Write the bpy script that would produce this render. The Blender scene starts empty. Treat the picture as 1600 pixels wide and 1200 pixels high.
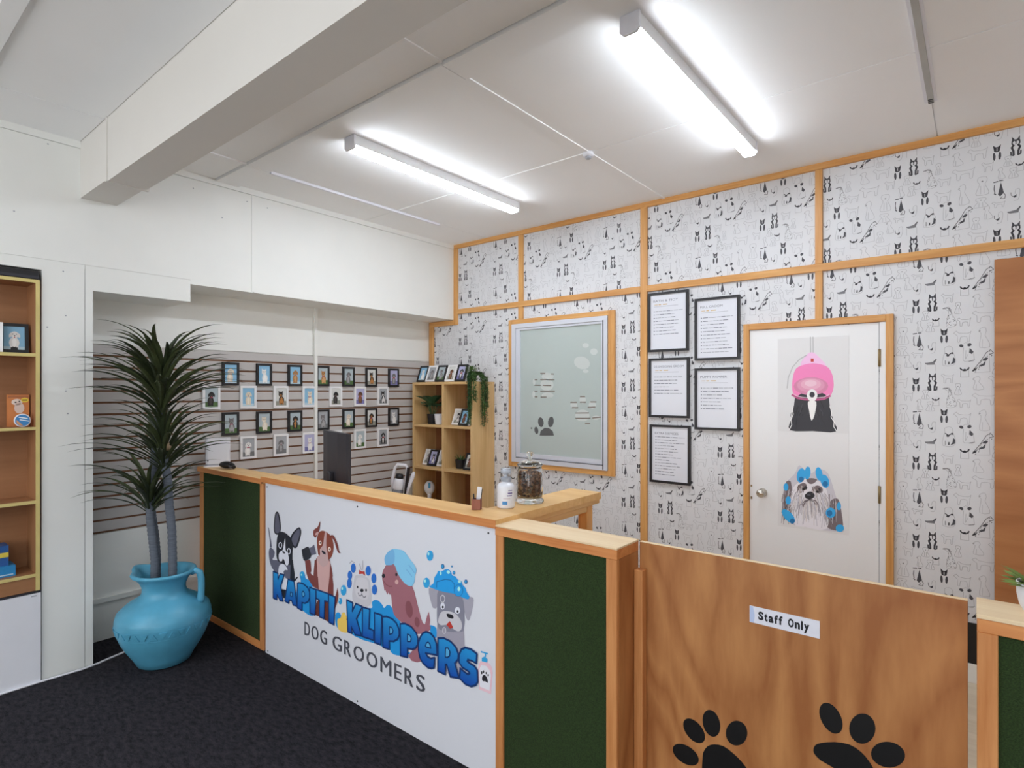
import bpy, bmesh, math, random
from mathutils import Vector, Matrix
from mathutils.geometry import tessellate_polygon

# ---------------------------------------------------------------- camera, world, lights, exposure
scene = bpy.context.scene
C = scene.collection
cam_data = bpy.data.cameras.new('camera')
cam_data.sensor_width = 36.0
cam_data.lens = 36.0 * 897.0 / 1600.0
cam_data.shift_y = 11.5 / 1600.0
cam_data.clip_start = 0.05
cam = bpy.data.objects.new('camera', cam_data)
C.objects.link(cam)
cam.location = (4.02, -4.05, 1.6)
cam.rotation_euler = (math.radians(90), 0, math.radians(39.1))
scene.camera = cam

world = bpy.data.worlds.new('world')
scene.world = world
world.use_nodes = True
world.node_tree.nodes['Background'].inputs[0].default_value = (0.75, 0.85, 1.0, 1)
world.node_tree.nodes['Background'].inputs[1].default_value = 0.5

def area_light(name, loc, rot, sx, sy, power, col):
    l = bpy.data.lights.new(name, 'AREA')
    l.shape = 'RECTANGLE'; l.size = sx; l.size_y = sy; l.energy = power; l.color = col
    o = bpy.data.objects.new(name, l); C.objects.link(o)
    o.location = loc; o.rotation_euler = rot
    return o
R = math.radians
FILL_COL = (1.0, 0.985, 0.96)
scene.cycles.max_bounces = 16
scene.cycles.diffuse_bounces = 10
area_light('fill_front_window', (1.9, -6.92, 1.65), (R(94), 0, 0), 3.0, 2.0, 31, FILL_COL)  # added fill light at the unseen front window
area_light('fill_front_door', (4.9, -6.92, 1.3), (R(94), 0, 0), 1.6, 2.3, 18, FILL_COL)  # added fill light at the unseen front door
TUBE_STRENGTH = 28.0
TUBE_COL = (238, 246, 255)

scene.view_settings.view_transform = 'Standard'
scene.view_settings.look = 'None'
scene.view_settings.exposure = 0.85
scene.view_settings.gamma = 1.0
scene.view_settings.use_curve_mapping = False

# ---------------------------------------------------------------- helpers: materials
def lin(c):
    r = []
    for v in c[:3]:
        v = max(0.0, min(1.0, v / 255.0))
        r.append(v / 12.92 if v <= 0.04045 else ((v + 0.055) / 1.055) ** 2.4)
    return (r[0], r[1], r[2], 1.0)

MATS = {}
def base_mat(name):
    m = bpy.data.materials.new(name); m.use_nodes = True
    nt = m.node_tree
    return m, nt, nt.nodes['Principled BSDF']

def surf(name, col, rough=0.6, var=0.06, scale=3.0, bump=0.0, bscale=200.0, metal=0.0, stretch=(1, 1, 1), coat=0.0):
    """procedural painted / plastic / fabric surface: noise tint and fine bump"""
    if name in MATS: return MATS[name]
    m, nt, p = base_mat(name)
    tc = nt.nodes.new('ShaderNodeTexCoord'); mp = nt.nodes.new('ShaderNodeMapping')
    mp.inputs['Scale'].default_value = stretch
    nt.links.new(tc.outputs['Object'], mp.inputs[0])
    n = nt.nodes.new('ShaderNodeTexNoise'); n.inputs['Scale'].default_value = scale; n.inputs['Detail'].default_value = 4
    nt.links.new(mp.outputs[0], n.inputs['Vector'])
    r = nt.nodes.new('ShaderNodeValToRGB')
    c = lin(col)
    r.color_ramp.elements[0].position = 0.3; r.color_ramp.elements[1].position = 0.7
    r.color_ramp.elements[0].color = (c[0] * (1 - var), c[1] * (1 - var), c[2] * (1 - var), 1)
    r.color_ramp.elements[1].color = (min(1, c[0] * (1 + var)), min(1, c[1] * (1 + var)), min(1, c[2] * (1 + var)), 1)
    nt.links.new(n.outputs['Fac'], r.inputs[0]); nt.links.new(r.outputs[0], p.inputs['Base Color'])
    p.inputs['Roughness'].default_value = rough; p.inputs['Metallic'].default_value = metal
    p.inputs['Coat Weight'].default_value = coat
    if bump:
        n2 = nt.nodes.new('ShaderNodeTexNoise'); n2.inputs['Scale'].default_value = bscale; n2.inputs['Detail'].default_value = 3
        nt.links.new(tc.outputs['Object'], n2.inputs['Vector'])
        b = nt.nodes.new('ShaderNodeBump'); b.inputs['Strength'].default_value = bump; b.inputs['Distance'].default_value = 0.004
        nt.links.new(n2.outputs['Fac'], b.inputs['Height']); nt.links.new(b.outputs[0], p.inputs['Normal'])
    MATS[name] = m
    return m

def wood(name, c1, c2, axis='x', scale=18.0, rough=0.5, dist=3.0, stretch=0.06, big=0.0):
    """wood grain running along one axis"""
    if name in MATS: return MATS[name]
    m, nt, p = base_mat(name)
    tc = nt.nodes.new('ShaderNodeTexCoord'); mp = nt.nodes.new('ShaderNodeMapping')
    s = [1.0, 1.0, 1.0]; s['xyz'.index(axis)] = stretch
    mp.inputs['Scale'].default_value = s
    nt.links.new(tc.outputs['Object'], mp.inputs[0])
    n1 = nt.nodes.new('ShaderNodeTexNoise'); n1.inputs['Scale'].default_value = scale; n1.inputs['Detail'].default_value = 6
    n1.inputs['Distortion'].default_value = dist * 0.3
    nt.links.new(mp.outputs[0], n1.inputs['Vector'])
    n2 = nt.nodes.new('ShaderNodeTexNoise'); n2.inputs['Scale'].default_value = scale * 6; n2.inputs['Detail'].default_value = 2
    nt.links.new(mp.outputs[0], n2.inputs['Vector'])
    mx = nt.nodes.new('ShaderNodeMath'); mx.operation = 'MULTIPLY_ADD'
    mx.inputs[1].default_value = 0.35
    nt.links.new(n2.outputs['Fac'], mx.inputs[0]); nt.links.new(n1.outputs['Fac'], mx.inputs[2])
    src = mx.outputs[0]
    if big:
        # cathedral figure: broad distorted rings
        w = nt.nodes.new('ShaderNodeTexNoise'); w.inputs['Scale'].default_value = big; w.inputs['Detail'].default_value = 1.5
        w.inputs['Distortion'].default_value = 0.6
        mp2 = nt.nodes.new('ShaderNodeMapping'); s2 = [1.0, 1.0, 1.0]; s2['xyz'.index(axis)] = 0.33
        mp2.inputs['Scale'].default_value = s2
        nt.links.new(tc.outputs['Object'], mp2.inputs[0]); nt.links.new(mp2.outputs[0], w.inputs['Vector'])
        k = nt.nodes.new('ShaderNodeMath'); k.operation = 'MULTIPLY'; k.inputs[1].default_value = 9.0
        nt.links.new(w.outputs['Fac'], k.inputs[0])
        f = nt.nodes.new('ShaderNodeMath'); f.operation = 'PINGPONG'; f.inputs[1].default_value = 0.5
        nt.links.new(k.outputs[0], f.inputs[0])
        a = nt.nodes.new('ShaderNodeMath'); a.operation = 'MULTIPLY_ADD'; a.inputs[1].default_value = 0.62
        nt.links.new(f.outputs[0], a.inputs[0])
        s3 = nt.nodes.new('ShaderNodeMath'); s3.operation = 'MULTIPLY_ADD'; s3.inputs[1].default_value = 0.7; s3.inputs[2].default_value = 0.05
        nt.links.new(src, s3.inputs[0]); nt.links.new(s3.outputs[0], a.inputs[2])
        src = a.outputs[0]
    r = nt.nodes.new('ShaderNodeValToRGB')
    r.color_ramp.elements[0].position = 0.45; r.color_ramp.elements[1].position = 0.9
    r.color_ramp.elements[0].color = lin(c1); r.color_ramp.elements[1].color = lin(c2)
    nt.links.new(src, r.inputs[0]); nt.links.new(r.outputs[0], p.inputs['Base Color'])
    p.inputs['Roughness'].default_value = rough
    MATS[name] = m
    return m

def ink(name, col, rough=0.55):
    key = 'ink_' + name
    if key in MATS: return MATS[key]
    m, nt, p = base_mat(key)
    p.inputs['Base Color'].default_value = lin(col); p.inputs['Roughness'].default_value = rough
    MATS[key] = m
    return m

def inkc(col):
    return ink('%d_%d_%d' % tuple(int(v) for v in col), col)

def glow(name, col, strength):
    if name in MATS: return MATS[name]
    m, nt, p = base_mat(name)
    p.inputs['Base Color'].default_value = lin((240, 240, 240))
    p.inputs['Emission Color'].default_value = lin(col); p.inputs['Emission Strength'].default_value = strength
    MATS[name] = m
    return m

def glass(name, col=(255, 255, 255), rough=0.0, ior=1.45):
    if name in MATS: return MATS[name]
    m, nt, p = base_mat(name)
    p.inputs['Base Color'].default_value = lin(col); p.inputs['Roughness'].default_value = rough
    p.inputs['Transmission Weight'].default_value = 1.0; p.inputs['IOR'].default_value = ior
    MATS[name] = m
    return m

# ---------------------------------------------------------------- helpers: geometry
class MB:
    """collects faces (world or local coordinates) and links them as one mesh object"""
    def __init__(s): s.v = []; s.f = []; s.m = []; s.sm = []; s.mats = []
    def mi(s, m):
        if m not in s.mats: s.mats.append(m)
        return s.mats.index(m)
    def face(s, pts, m=0, smooth=False):
        i = len(s.v); s.v += [tuple(p) for p in pts]; s.f.append(list(range(i, i + len(pts)))); s.m.append(m); s.sm.append(smooth)
    def box(s, x0, x1, y0, y1, z0, z1, m=0, bev=0.0):
        if x1 < x0: x0, x1 = x1, x0
        if y1 < y0: y0, y1 = y1, y0
        if z1 < z0: z0, z1 = z1, z0
        i = len(s.v)
        if bev <= 0:
            s.v += [(x0, y0, z0), (x1, y0, z0), (x1, y1, z0), (x0, y1, z0), (x0, y0, z1), (x1, y0, z1), (x1, y1, z1), (x0, y1, z1)]
            for f in ((0, 3, 2, 1), (4, 5, 6, 7), (0, 1, 5, 4), (1, 2, 6, 5), (2, 3, 7, 6), (3, 0, 4, 7)):
                s.f.append([i + k for k in f]); s.m.append(m); s.sm.append(False)
        else:
            b = min(bev, (x1 - x0) * .45, (y1 - y0) * .45, (z1 - z0) * .45)
            bm = bmesh.new()
            bmesh.ops.create_cube(bm, size=1)
            for v in bm.verts:
                v.co = Vector(((x0 + x1) / 2 + v.co.x * (x1 - x0), (y0 + y1) / 2 + v.co.y * (y1 - y0), (z0 + z1) / 2 + v.co.z * (z1 - z0)))
            bmesh.ops.bevel(bm, geom=bm.edges[:], offset=b, segments=1, affect='EDGES')
            s.add_bm(bm, m)
        return s
    def add_bm(s, bm, m=0, smooth=False, mat=None):
        i = len(s.v)
        bm.verts.ensure_lookup_table()
        for v in bm.verts: s.v.append(tuple(mat @ v.co if mat else v.co))
        for f in bm.faces:
            s.f.append([i + v.index for v in f.verts]); s.m.append(m); s.sm.append(smooth)
        bm.free()
    def lathe(s, prof, cx=0, cy=0, cz=0, n=24, m=0, smooth=True, cap=True, fn=None):
        i = len(s.v)
        for (r, z) in prof:
            for k in range(n):
                a = 2 * math.pi * k / n
                x, y, zz = r * math.cos(a), r * math.sin(a), z
                if fn: x, y, zz = fn(x, y, zz, a)
                s.v.append((cx + x, cy + y, cz + zz))
        for j in range(len(prof) - 1):
            for k in range(n):
                s.f.append([i + j * n + k, i + j * n + (k + 1) % n, i + (j + 1) * n + (k + 1) % n, i + (j + 1) * n + k]); s.m.append(m); s.sm.append(smooth)
        if cap:
            if prof[0][0] > 1e-5: s.f.append([i + k for k in range(n)][::-1]); s.m.append(m); s.sm.append(False)
            j = len(prof) - 1
            if prof[-1][0] > 1e-5: s.f.append([i + j * n + k for k in range(n)]); s.m.append(m); s.sm.append(False)
        return s
    def tube(s, pts, rad, n=8, m=0, smooth=True, cap=True):
        pts = [Vector(p) for p in pts]; i = len(s.v); L = len(pts)
        if not isinstance(rad, (list, tuple)): rad = [rad] * L
        up = None
        for j, p in enumerate(pts):
            t = (pts[min(j + 1, L - 1)] - pts[max(j - 1, 0)]).normalized()
            if up is None:
                up = Vector((0, 0, 1)) if abs(t.z) < .9 else Vector((1, 0, 0))
            a = t.cross(up).normalized(); b = a.cross(t).normalized(); up = b
            for k in range(n):
                an = 2 * math.pi * k / n
                s.v.append(tuple(p + (a * math.cos(an) + b * math.sin(an)) * rad[j]))
        for j in range(L - 1):
            for k in range(n):
                s.f.append([i + j * n + k, i + j * n + (k + 1) % n, i + (j + 1) * n + (k + 1) % n, i + (j + 1) * n + k]); s.m.append(m); s.sm.append(smooth)
        if cap:
            s.f.append([i + k for k in range(n)][::-1]); s.m.append(m); s.sm.append(False)
            s.f.append([i + (L - 1) * n + k for k in range(n)]); s.m.append(m); s.sm.append(False)
        return s
    def prism(s, pts, fn, d0, d1, m=0):
        """polygon (2D) swept between depths d0 and d1; fn(a,b,d) gives the 3D point"""
        n = len(pts); i = len(s.v)
        for d in (d0, d1):
            for a, b in pts: s.v.append(tuple(fn(a, b, d)))
        for tri in tessellate_polygon([[Vector((a, b, 0)) for a, b in pts]]):
            s.f.append([i + k for k in tri]); s.m.append(m); s.sm.append(False)
            s.f.append([i + n + k for k in tri][::-1]); s.m.append(m); s.sm.append(False)
        for k in range(n):
            s.f.append([i + k, i + (k + 1) % n, i + n + (k + 1) % n, i + n + k]); s.m.append(m); s.sm.append(False)
        return s
    def build(s, name, mats, parent=None, loc=None, rot=None, local=False):
        me = bpy.data.meshes.new(name)
        off = Vector((0, 0, 0))
        if parent is not None and not local: off = world_loc(parent)
        if loc is not None and not local: off = Vector(loc)
        vs = [tuple(Vector(v) - off) for v in s.v] if off.length > 0 else s.v
        me.from_pydata(vs, [], s.f)
        if not isinstance(mats, (list, tuple)): mats = [mats]
        for m in mats: me.materials.append(m)
        me.polygons.foreach_set('material_index', s.m)
        me.polygons.foreach_set('use_smooth', s.sm)
        bm = bmesh.new(); bm.from_mesh(me)
        bmesh.ops.recalc_face_normals(bm, faces=bm.faces)
        bm.to_mesh(me); bm.free(); me.update()
        o = bpy.data.objects.new(name, me); C.objects.link(o)
        if parent is not None: o.parent = parent
        if loc is not None: o.location = loc
        if rot is not None: o.rotation_euler = rot
        return o

def world_loc(o):
    p = Vector((0, 0, 0))
    while o is not None:
        p += o.location; o = o.parent
    return p

def tag(o, label, cat, group=None):
    o['label'] = label; o['category'] = cat
    if group: o['group'] = group
    return o

def thing(name, label, cat, loc=(0, 0, 0), rot=None, group=None):
    o = bpy.data.objects.new(name, None); C.objects.link(o); o.location = loc
    o.empty_display_size = 0.05
    if rot: o.rotation_euler = rot
    return tag(o, label, cat, group)

def struct(o):
    o['kind'] = 'structure'; return o

def bx(name, mat, parent, x0, x1, y0, y1, z0, z1, bev=0.0, local=False):
    return MB().box(x0, x1, y0, y1, z0, z1, 0, bev).build(name, mat, parent, local=local)

def sbox(name, mat, x0, x1, y0, y1, z0, z1, bev=0.0):
    return struct(MB().box(x0, x1, y0, y1, z0, z1, 0, bev).build(name, mat))

def smooth_poly(pts, n=3):
    out = []; L = len(pts)
    for i in range(L):
        p0, p1, p2, p3 = pts[i - 1], pts[i], pts[(i + 1) % L], pts[(i + 2) % L]
        for k in range(n):
            t = k / n
            out.append(tuple(0.5 * (2 * p1[j] + (p2[j] - p0[j]) * t + (2 * p0[j] - 5 * p1[j] + 4 * p2[j] - p3[j]) * t * t + (3 * p1[j] - p0[j] - 3 * p2[j] + p3[j]) * t ** 3) for j in (0, 1)))
    return out

def ell(cx, cy, rx, ry, rot=0, n=12):
    c, s_ = math.cos(R(rot)), math.sin(R(rot))
    return [(cx + rx * math.cos(t) * c - ry * math.sin(t) * s_, cy + rx * math.cos(t) * s_ + ry * math.sin(t) * c) for t in [2 * math.pi * i / n for i in range(n)]]

def stroke_quads(pts, w):
    q = []
    for (a, b), (c, d) in zip(pts[:-1], pts[1:]):
        dx, dy = c - a, d - b; l = math.hypot(dx, dy)
        if l < 1e-9: continue
        ux, uy = dx / l * w / 2, dy / l * w / 2
        q.append([(a - uy - ux * .6, b + ux - uy * .6), (c - uy + ux * .6, d + ux + uy * .6), (c + uy + ux * .6, d - ux + uy * .6), (a + uy - ux * .6, b - ux - uy * .6)])
    return q

class Print:
    """flat printed artwork: polygons on a plane, a hair apart, one mesh with one ink per colour"""
    def __init__(s, O, U, V, N, eps=0.00025):
        s.O, s.U, s.V, s.N, s.eps = Vector(O), Vector(U), Vector(V), Vector(N), eps
        s.mb = MB(); s.mats = []; s.k = 0
    def mi(s, m):
        if m not in s.mats: s.mats.append(m)
        return s.mats.index(m)
    def p3(s, a, b, l): return s.O + s.U * a + s.V * b + s.N * (s.eps * l + s.k * s.step)
    step = 0.0
    def poly(s, pts, mat, layer=1):
        i = len(s.mb.v); k = s.mi(mat); s.k += 1
        for a, b in pts: s.mb.v.append(tuple(s.p3(a, b, layer)))
        if len(pts) <= 4:
            s.mb.f.append([i + j for j in range(len(pts))]); s.mb.m.append(k); s.mb.sm.append(False)
        else:
            for t in tessellate_polygon([[Vector((a, b, 0)) for a, b in pts]]):
                s.mb.f.append([i + j for j in t]); s.mb.m.append(k); s.mb.sm.append(False)
    def rect(s, a0, b0, a1, b1, mat, layer=1): s.poly([(a0, b0), (a1, b0), (a1, b1), (a0, b1)], mat, layer)
    def stroke(s, pts, w, mat, layer=1):
        for q in stroke_quads(pts, w): s.poly(q, mat, layer)
    def tris(s, tl, mat, layer=1):
        for t in tl: s.poly(t, mat, layer)
    def build(s, name, parent=None, local=False):
        me_o = s.mb.build(name, s.mats, parent, local=local)
        # printed sheets face outwards
        me = me_o.data
        flip = [p for p in me.polygons if p.normal.dot(s.N) < 0]
        for p in flip: p.flip()
        me.update()
        return me_o

def text_tris(body, a0, a1, b0, b1, bold=0.0, spacing=1.0):
    """letters of the built-in font fitted into a rectangle, as 2D triangles"""
    cu = bpy.data.curves.new('txt', 'FONT'); cu.body = body; cu.size = 1.0; cu.offset = bold; cu.space_character = spacing
    cu.resolution_u = 3
    ob = bpy.data.objects.new('txt', cu); C.objects.link(ob)
    dg = bpy.context.evaluated_depsgraph_get(); dg.update()
    ev = ob.evaluated_get(dg); me = ev.to_mesh(); me.calc_loop_triangles()
    vs = [(v.co.x, v.co.y) for v in me.vertices]
    tl = [[vs[i] for i in t.vertices] for t in me.loop_triangles]
    ev.to_mesh_clear(); bpy.data.objects.remove(ob); bpy.data.curves.remove(cu)
    if not vs: return []
    xs = [v[0] for v in vs]; ys = [v[1] for v in vs]
    x0, x1, y0, y1 = min(xs), max(xs), min(ys), max(ys)
    return [[(a0 + (x - x0) / (x1 - x0) * (a1 - a0), b0 + (y - y0) / (y1 - y0) * (b1 - b0)) for x, y in t] for t in tl]

# ---------------------------------------------------------------- materials
M_CARPET = None
def carpet():
    m, nt, p = base_mat('carpet_charcoal')
    tc = nt.nodes.new('ShaderNodeTexCoord')
    n1 = nt.nodes.new('ShaderNodeTexNoise'); n1.inputs['Scale'].default_value = 22; n1.inputs['Detail'].default_value = 9; n1.inputs['Roughness'].default_value = .75
    n2 = nt.nodes.new('ShaderNodeTexNoise'); n2.inputs['Scale'].default_value = 260; n2.inputs['Detail'].default_value = 2
    mp = nt.nodes.new('ShaderNodeMapping'); mp.inputs['Scale'].default_value = (1, 2.2, 1); mp.inputs['Rotation'].default_value = (0, 0, .5)
    nt.links.new(tc.outputs['Object'], mp.inputs[0]); nt.links.new(mp.outputs[0], n1.inputs['Vector']); nt.links.new(tc.outputs['Object'], n2.inputs['Vector'])
    r = nt.nodes.new('ShaderNodeValToRGB')
    r.color_ramp.elements[0].position = .36; r.color_ramp.elements[0].color = lin((29, 28, 32))
    r.color_ramp.elements[1].position = .76; r.color_ramp.elements[1].color = lin((66, 64, 70))
    mx = nt.nodes.new('ShaderNodeMath'); mx.operation = 'MULTIPLY_ADD'; mx.inputs[1].default_value = .35
    sb = nt.nodes.new('ShaderNodeMath'); sb.operation = 'SUBTRACT'; sb.inputs[1].default_value = .17
    nt.links.new(n2.outputs['Fac'], mx.inputs[0]); nt.links.new(n1.outputs['Fac'], mx.inputs[2]); nt.links.new(mx.outputs[0], sb.inputs[0])
    nt.links.new(sb.outputs[0], r.inputs[0]); nt.links.new(r.outputs[0], p.inputs['Base Color'])
    p.inputs['Roughness'].default_value = 1.0; p.inputs['Specular IOR Level'].default_value = .1
    b = nt.nodes.new('ShaderNodeBump'); b.inputs['Strength'].default_value = .6; b.inputs['Distance'].default_value = .004
    nt.links.new(n2.outputs['Fac'], b.inputs['Height']); nt.links.new(b.outputs[0], p.inputs['Normal'])
    return m
CARPET = carpet()
WHITE = surf('wall_paint_white', (238, 239, 236), .55, .02, 2.0)
WHITE2 = surf('panel_paint_white', (237, 238, 235), .5, .02, 2.5)
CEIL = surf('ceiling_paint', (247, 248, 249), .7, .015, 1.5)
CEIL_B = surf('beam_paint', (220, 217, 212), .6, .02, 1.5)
VINYL = wood('floor_vinyl', (198, 184, 160), (222, 210, 188), 'x', 9, .35)
PINE_X = wood('pine_trim_x', (200, 140, 74), (226, 174, 108), 'x', 20, .45)
PINE_Z = wood('pine_trim_z', (200, 140, 74), (226, 174, 108), 'z', 20, .45)
PINE_Y = wood('pine_trim_y', (200, 140, 74), (226, 174, 108), 'y', 20, .45)
OAK_X = wood('counter_top_x', (214, 166, 100), (234, 194, 134), 'x', 12, .4)
OAK_Y = wood('counter_top_y', (214, 166, 100), (234, 194, 134), 'y', 12, .4)
EDGE_X = wood('counter_edge_x', (170, 102, 50), (204, 138, 78), 'x', 24, .45)
EDGE_Y = wood('counter_edge_y', (170, 120, 58), (205, 158, 92), 'y', 24, .45)
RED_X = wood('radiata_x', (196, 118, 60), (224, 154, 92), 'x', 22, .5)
RED_Z = wood('radiata_z', (190, 120, 64), (222, 158, 100), 'z', 22, .5)
LIT_TOP_X = wood('radiata_lit_top_x', (226, 196, 154), (242, 220, 184), 'x', 14, .5)  # paler copy of the radiata: light on top faces put into the colour
PLY = wood('gate_plywood', (158, 98, 52), (194, 136, 82), 'z', 9, .5, 4, .2, 2.6)
PLYH = wood('board_plywood', (165, 105, 60), (190, 130, 80), 'x', 8, .5, 3, .12, 1.6)
BEECH = wood('beech_laminate', (204, 166, 110), (224, 190, 138), 'z', 16, .45)
BEECH_X = wood('beech_laminate_x', (206, 168, 112), (226, 192, 140), 'x', 16, .45)
BACK_SHADE = wood('shelf_back_brown', (128, 84, 52), (150, 102, 66), 'x', 7, .5)  # shade inside the cubes is put into this colour
CASE = wood('bookcase_brown', (150, 104, 68), (172, 124, 86), 'y', 7, .5)
CASEZ = wood('bookcase_brown_z', (150, 104, 68), (172, 124, 86), 'z', 7, .5)
YEDGE = surf('yellow_edging', (214, 196, 128), .5, .05, 8)
TURF = surf('turf_green', (40, 60, 24), 1.0, .5, 260, .9, 420)
SLAT = surf('slat_grey', (192, 188, 186), .5, .03, 3)
GROOVE = surf('slat_groove_brown', (128, 88, 62), .7, .1, 20)
BLACK = surf('black_plastic', (26, 26, 30), .4, .1, 10)
DGREY = surf('dark_grey_plastic', (50, 50, 58), .45, .05, 6)
WPLAST = surf('white_plastic', (232, 233, 240), .35, .02, 5)
GPLAST = surf('grey_plastic', (176, 178, 186), .4, .03, 5)
ALU = surf('aluminium', (214, 218, 228), .35, .03, 6, metal=.1)
CHROME = surf('satin_metal', (205, 200, 190), .25, .02, 6, metal=1.0)
BRASS = surf('aged_brass', (150, 130, 95), .4, .1, 60, metal=.8)
DOORW = surf('door_paint', (238, 239, 241), .4, .01, 2)
PAPERW = surf('wallpaper_ground', (222, 224, 228), .6, .012, 4)
FRAME_K = surf('frame_black', (30, 30, 34), .4, .08, 12)
FRAME_W = surf('frame_white', (236, 236, 238), .4, .02, 8)
SIGNW = surf('sign_panel_white', (230, 232, 241), .35, .01, 2)
TEAL = surf('glazed_turquoise', (86, 164, 196), .38, .10, 7, .15, 60)
BARK = surf('palm_bark_grey', (92, 99, 110), .8, .22, 60, .5, 90, stretch=(.3, .3, 3))
LEAF = surf('palm_leaf_green', (66, 76, 46), .5, .35, 14)
LEAF2 = surf('palm_leaf_dark', (46, 56, 34), .5, .35, 14)
SOIL = surf('planting_soil', (40, 34, 30), .95, .3, 60, .6, 80)
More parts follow.
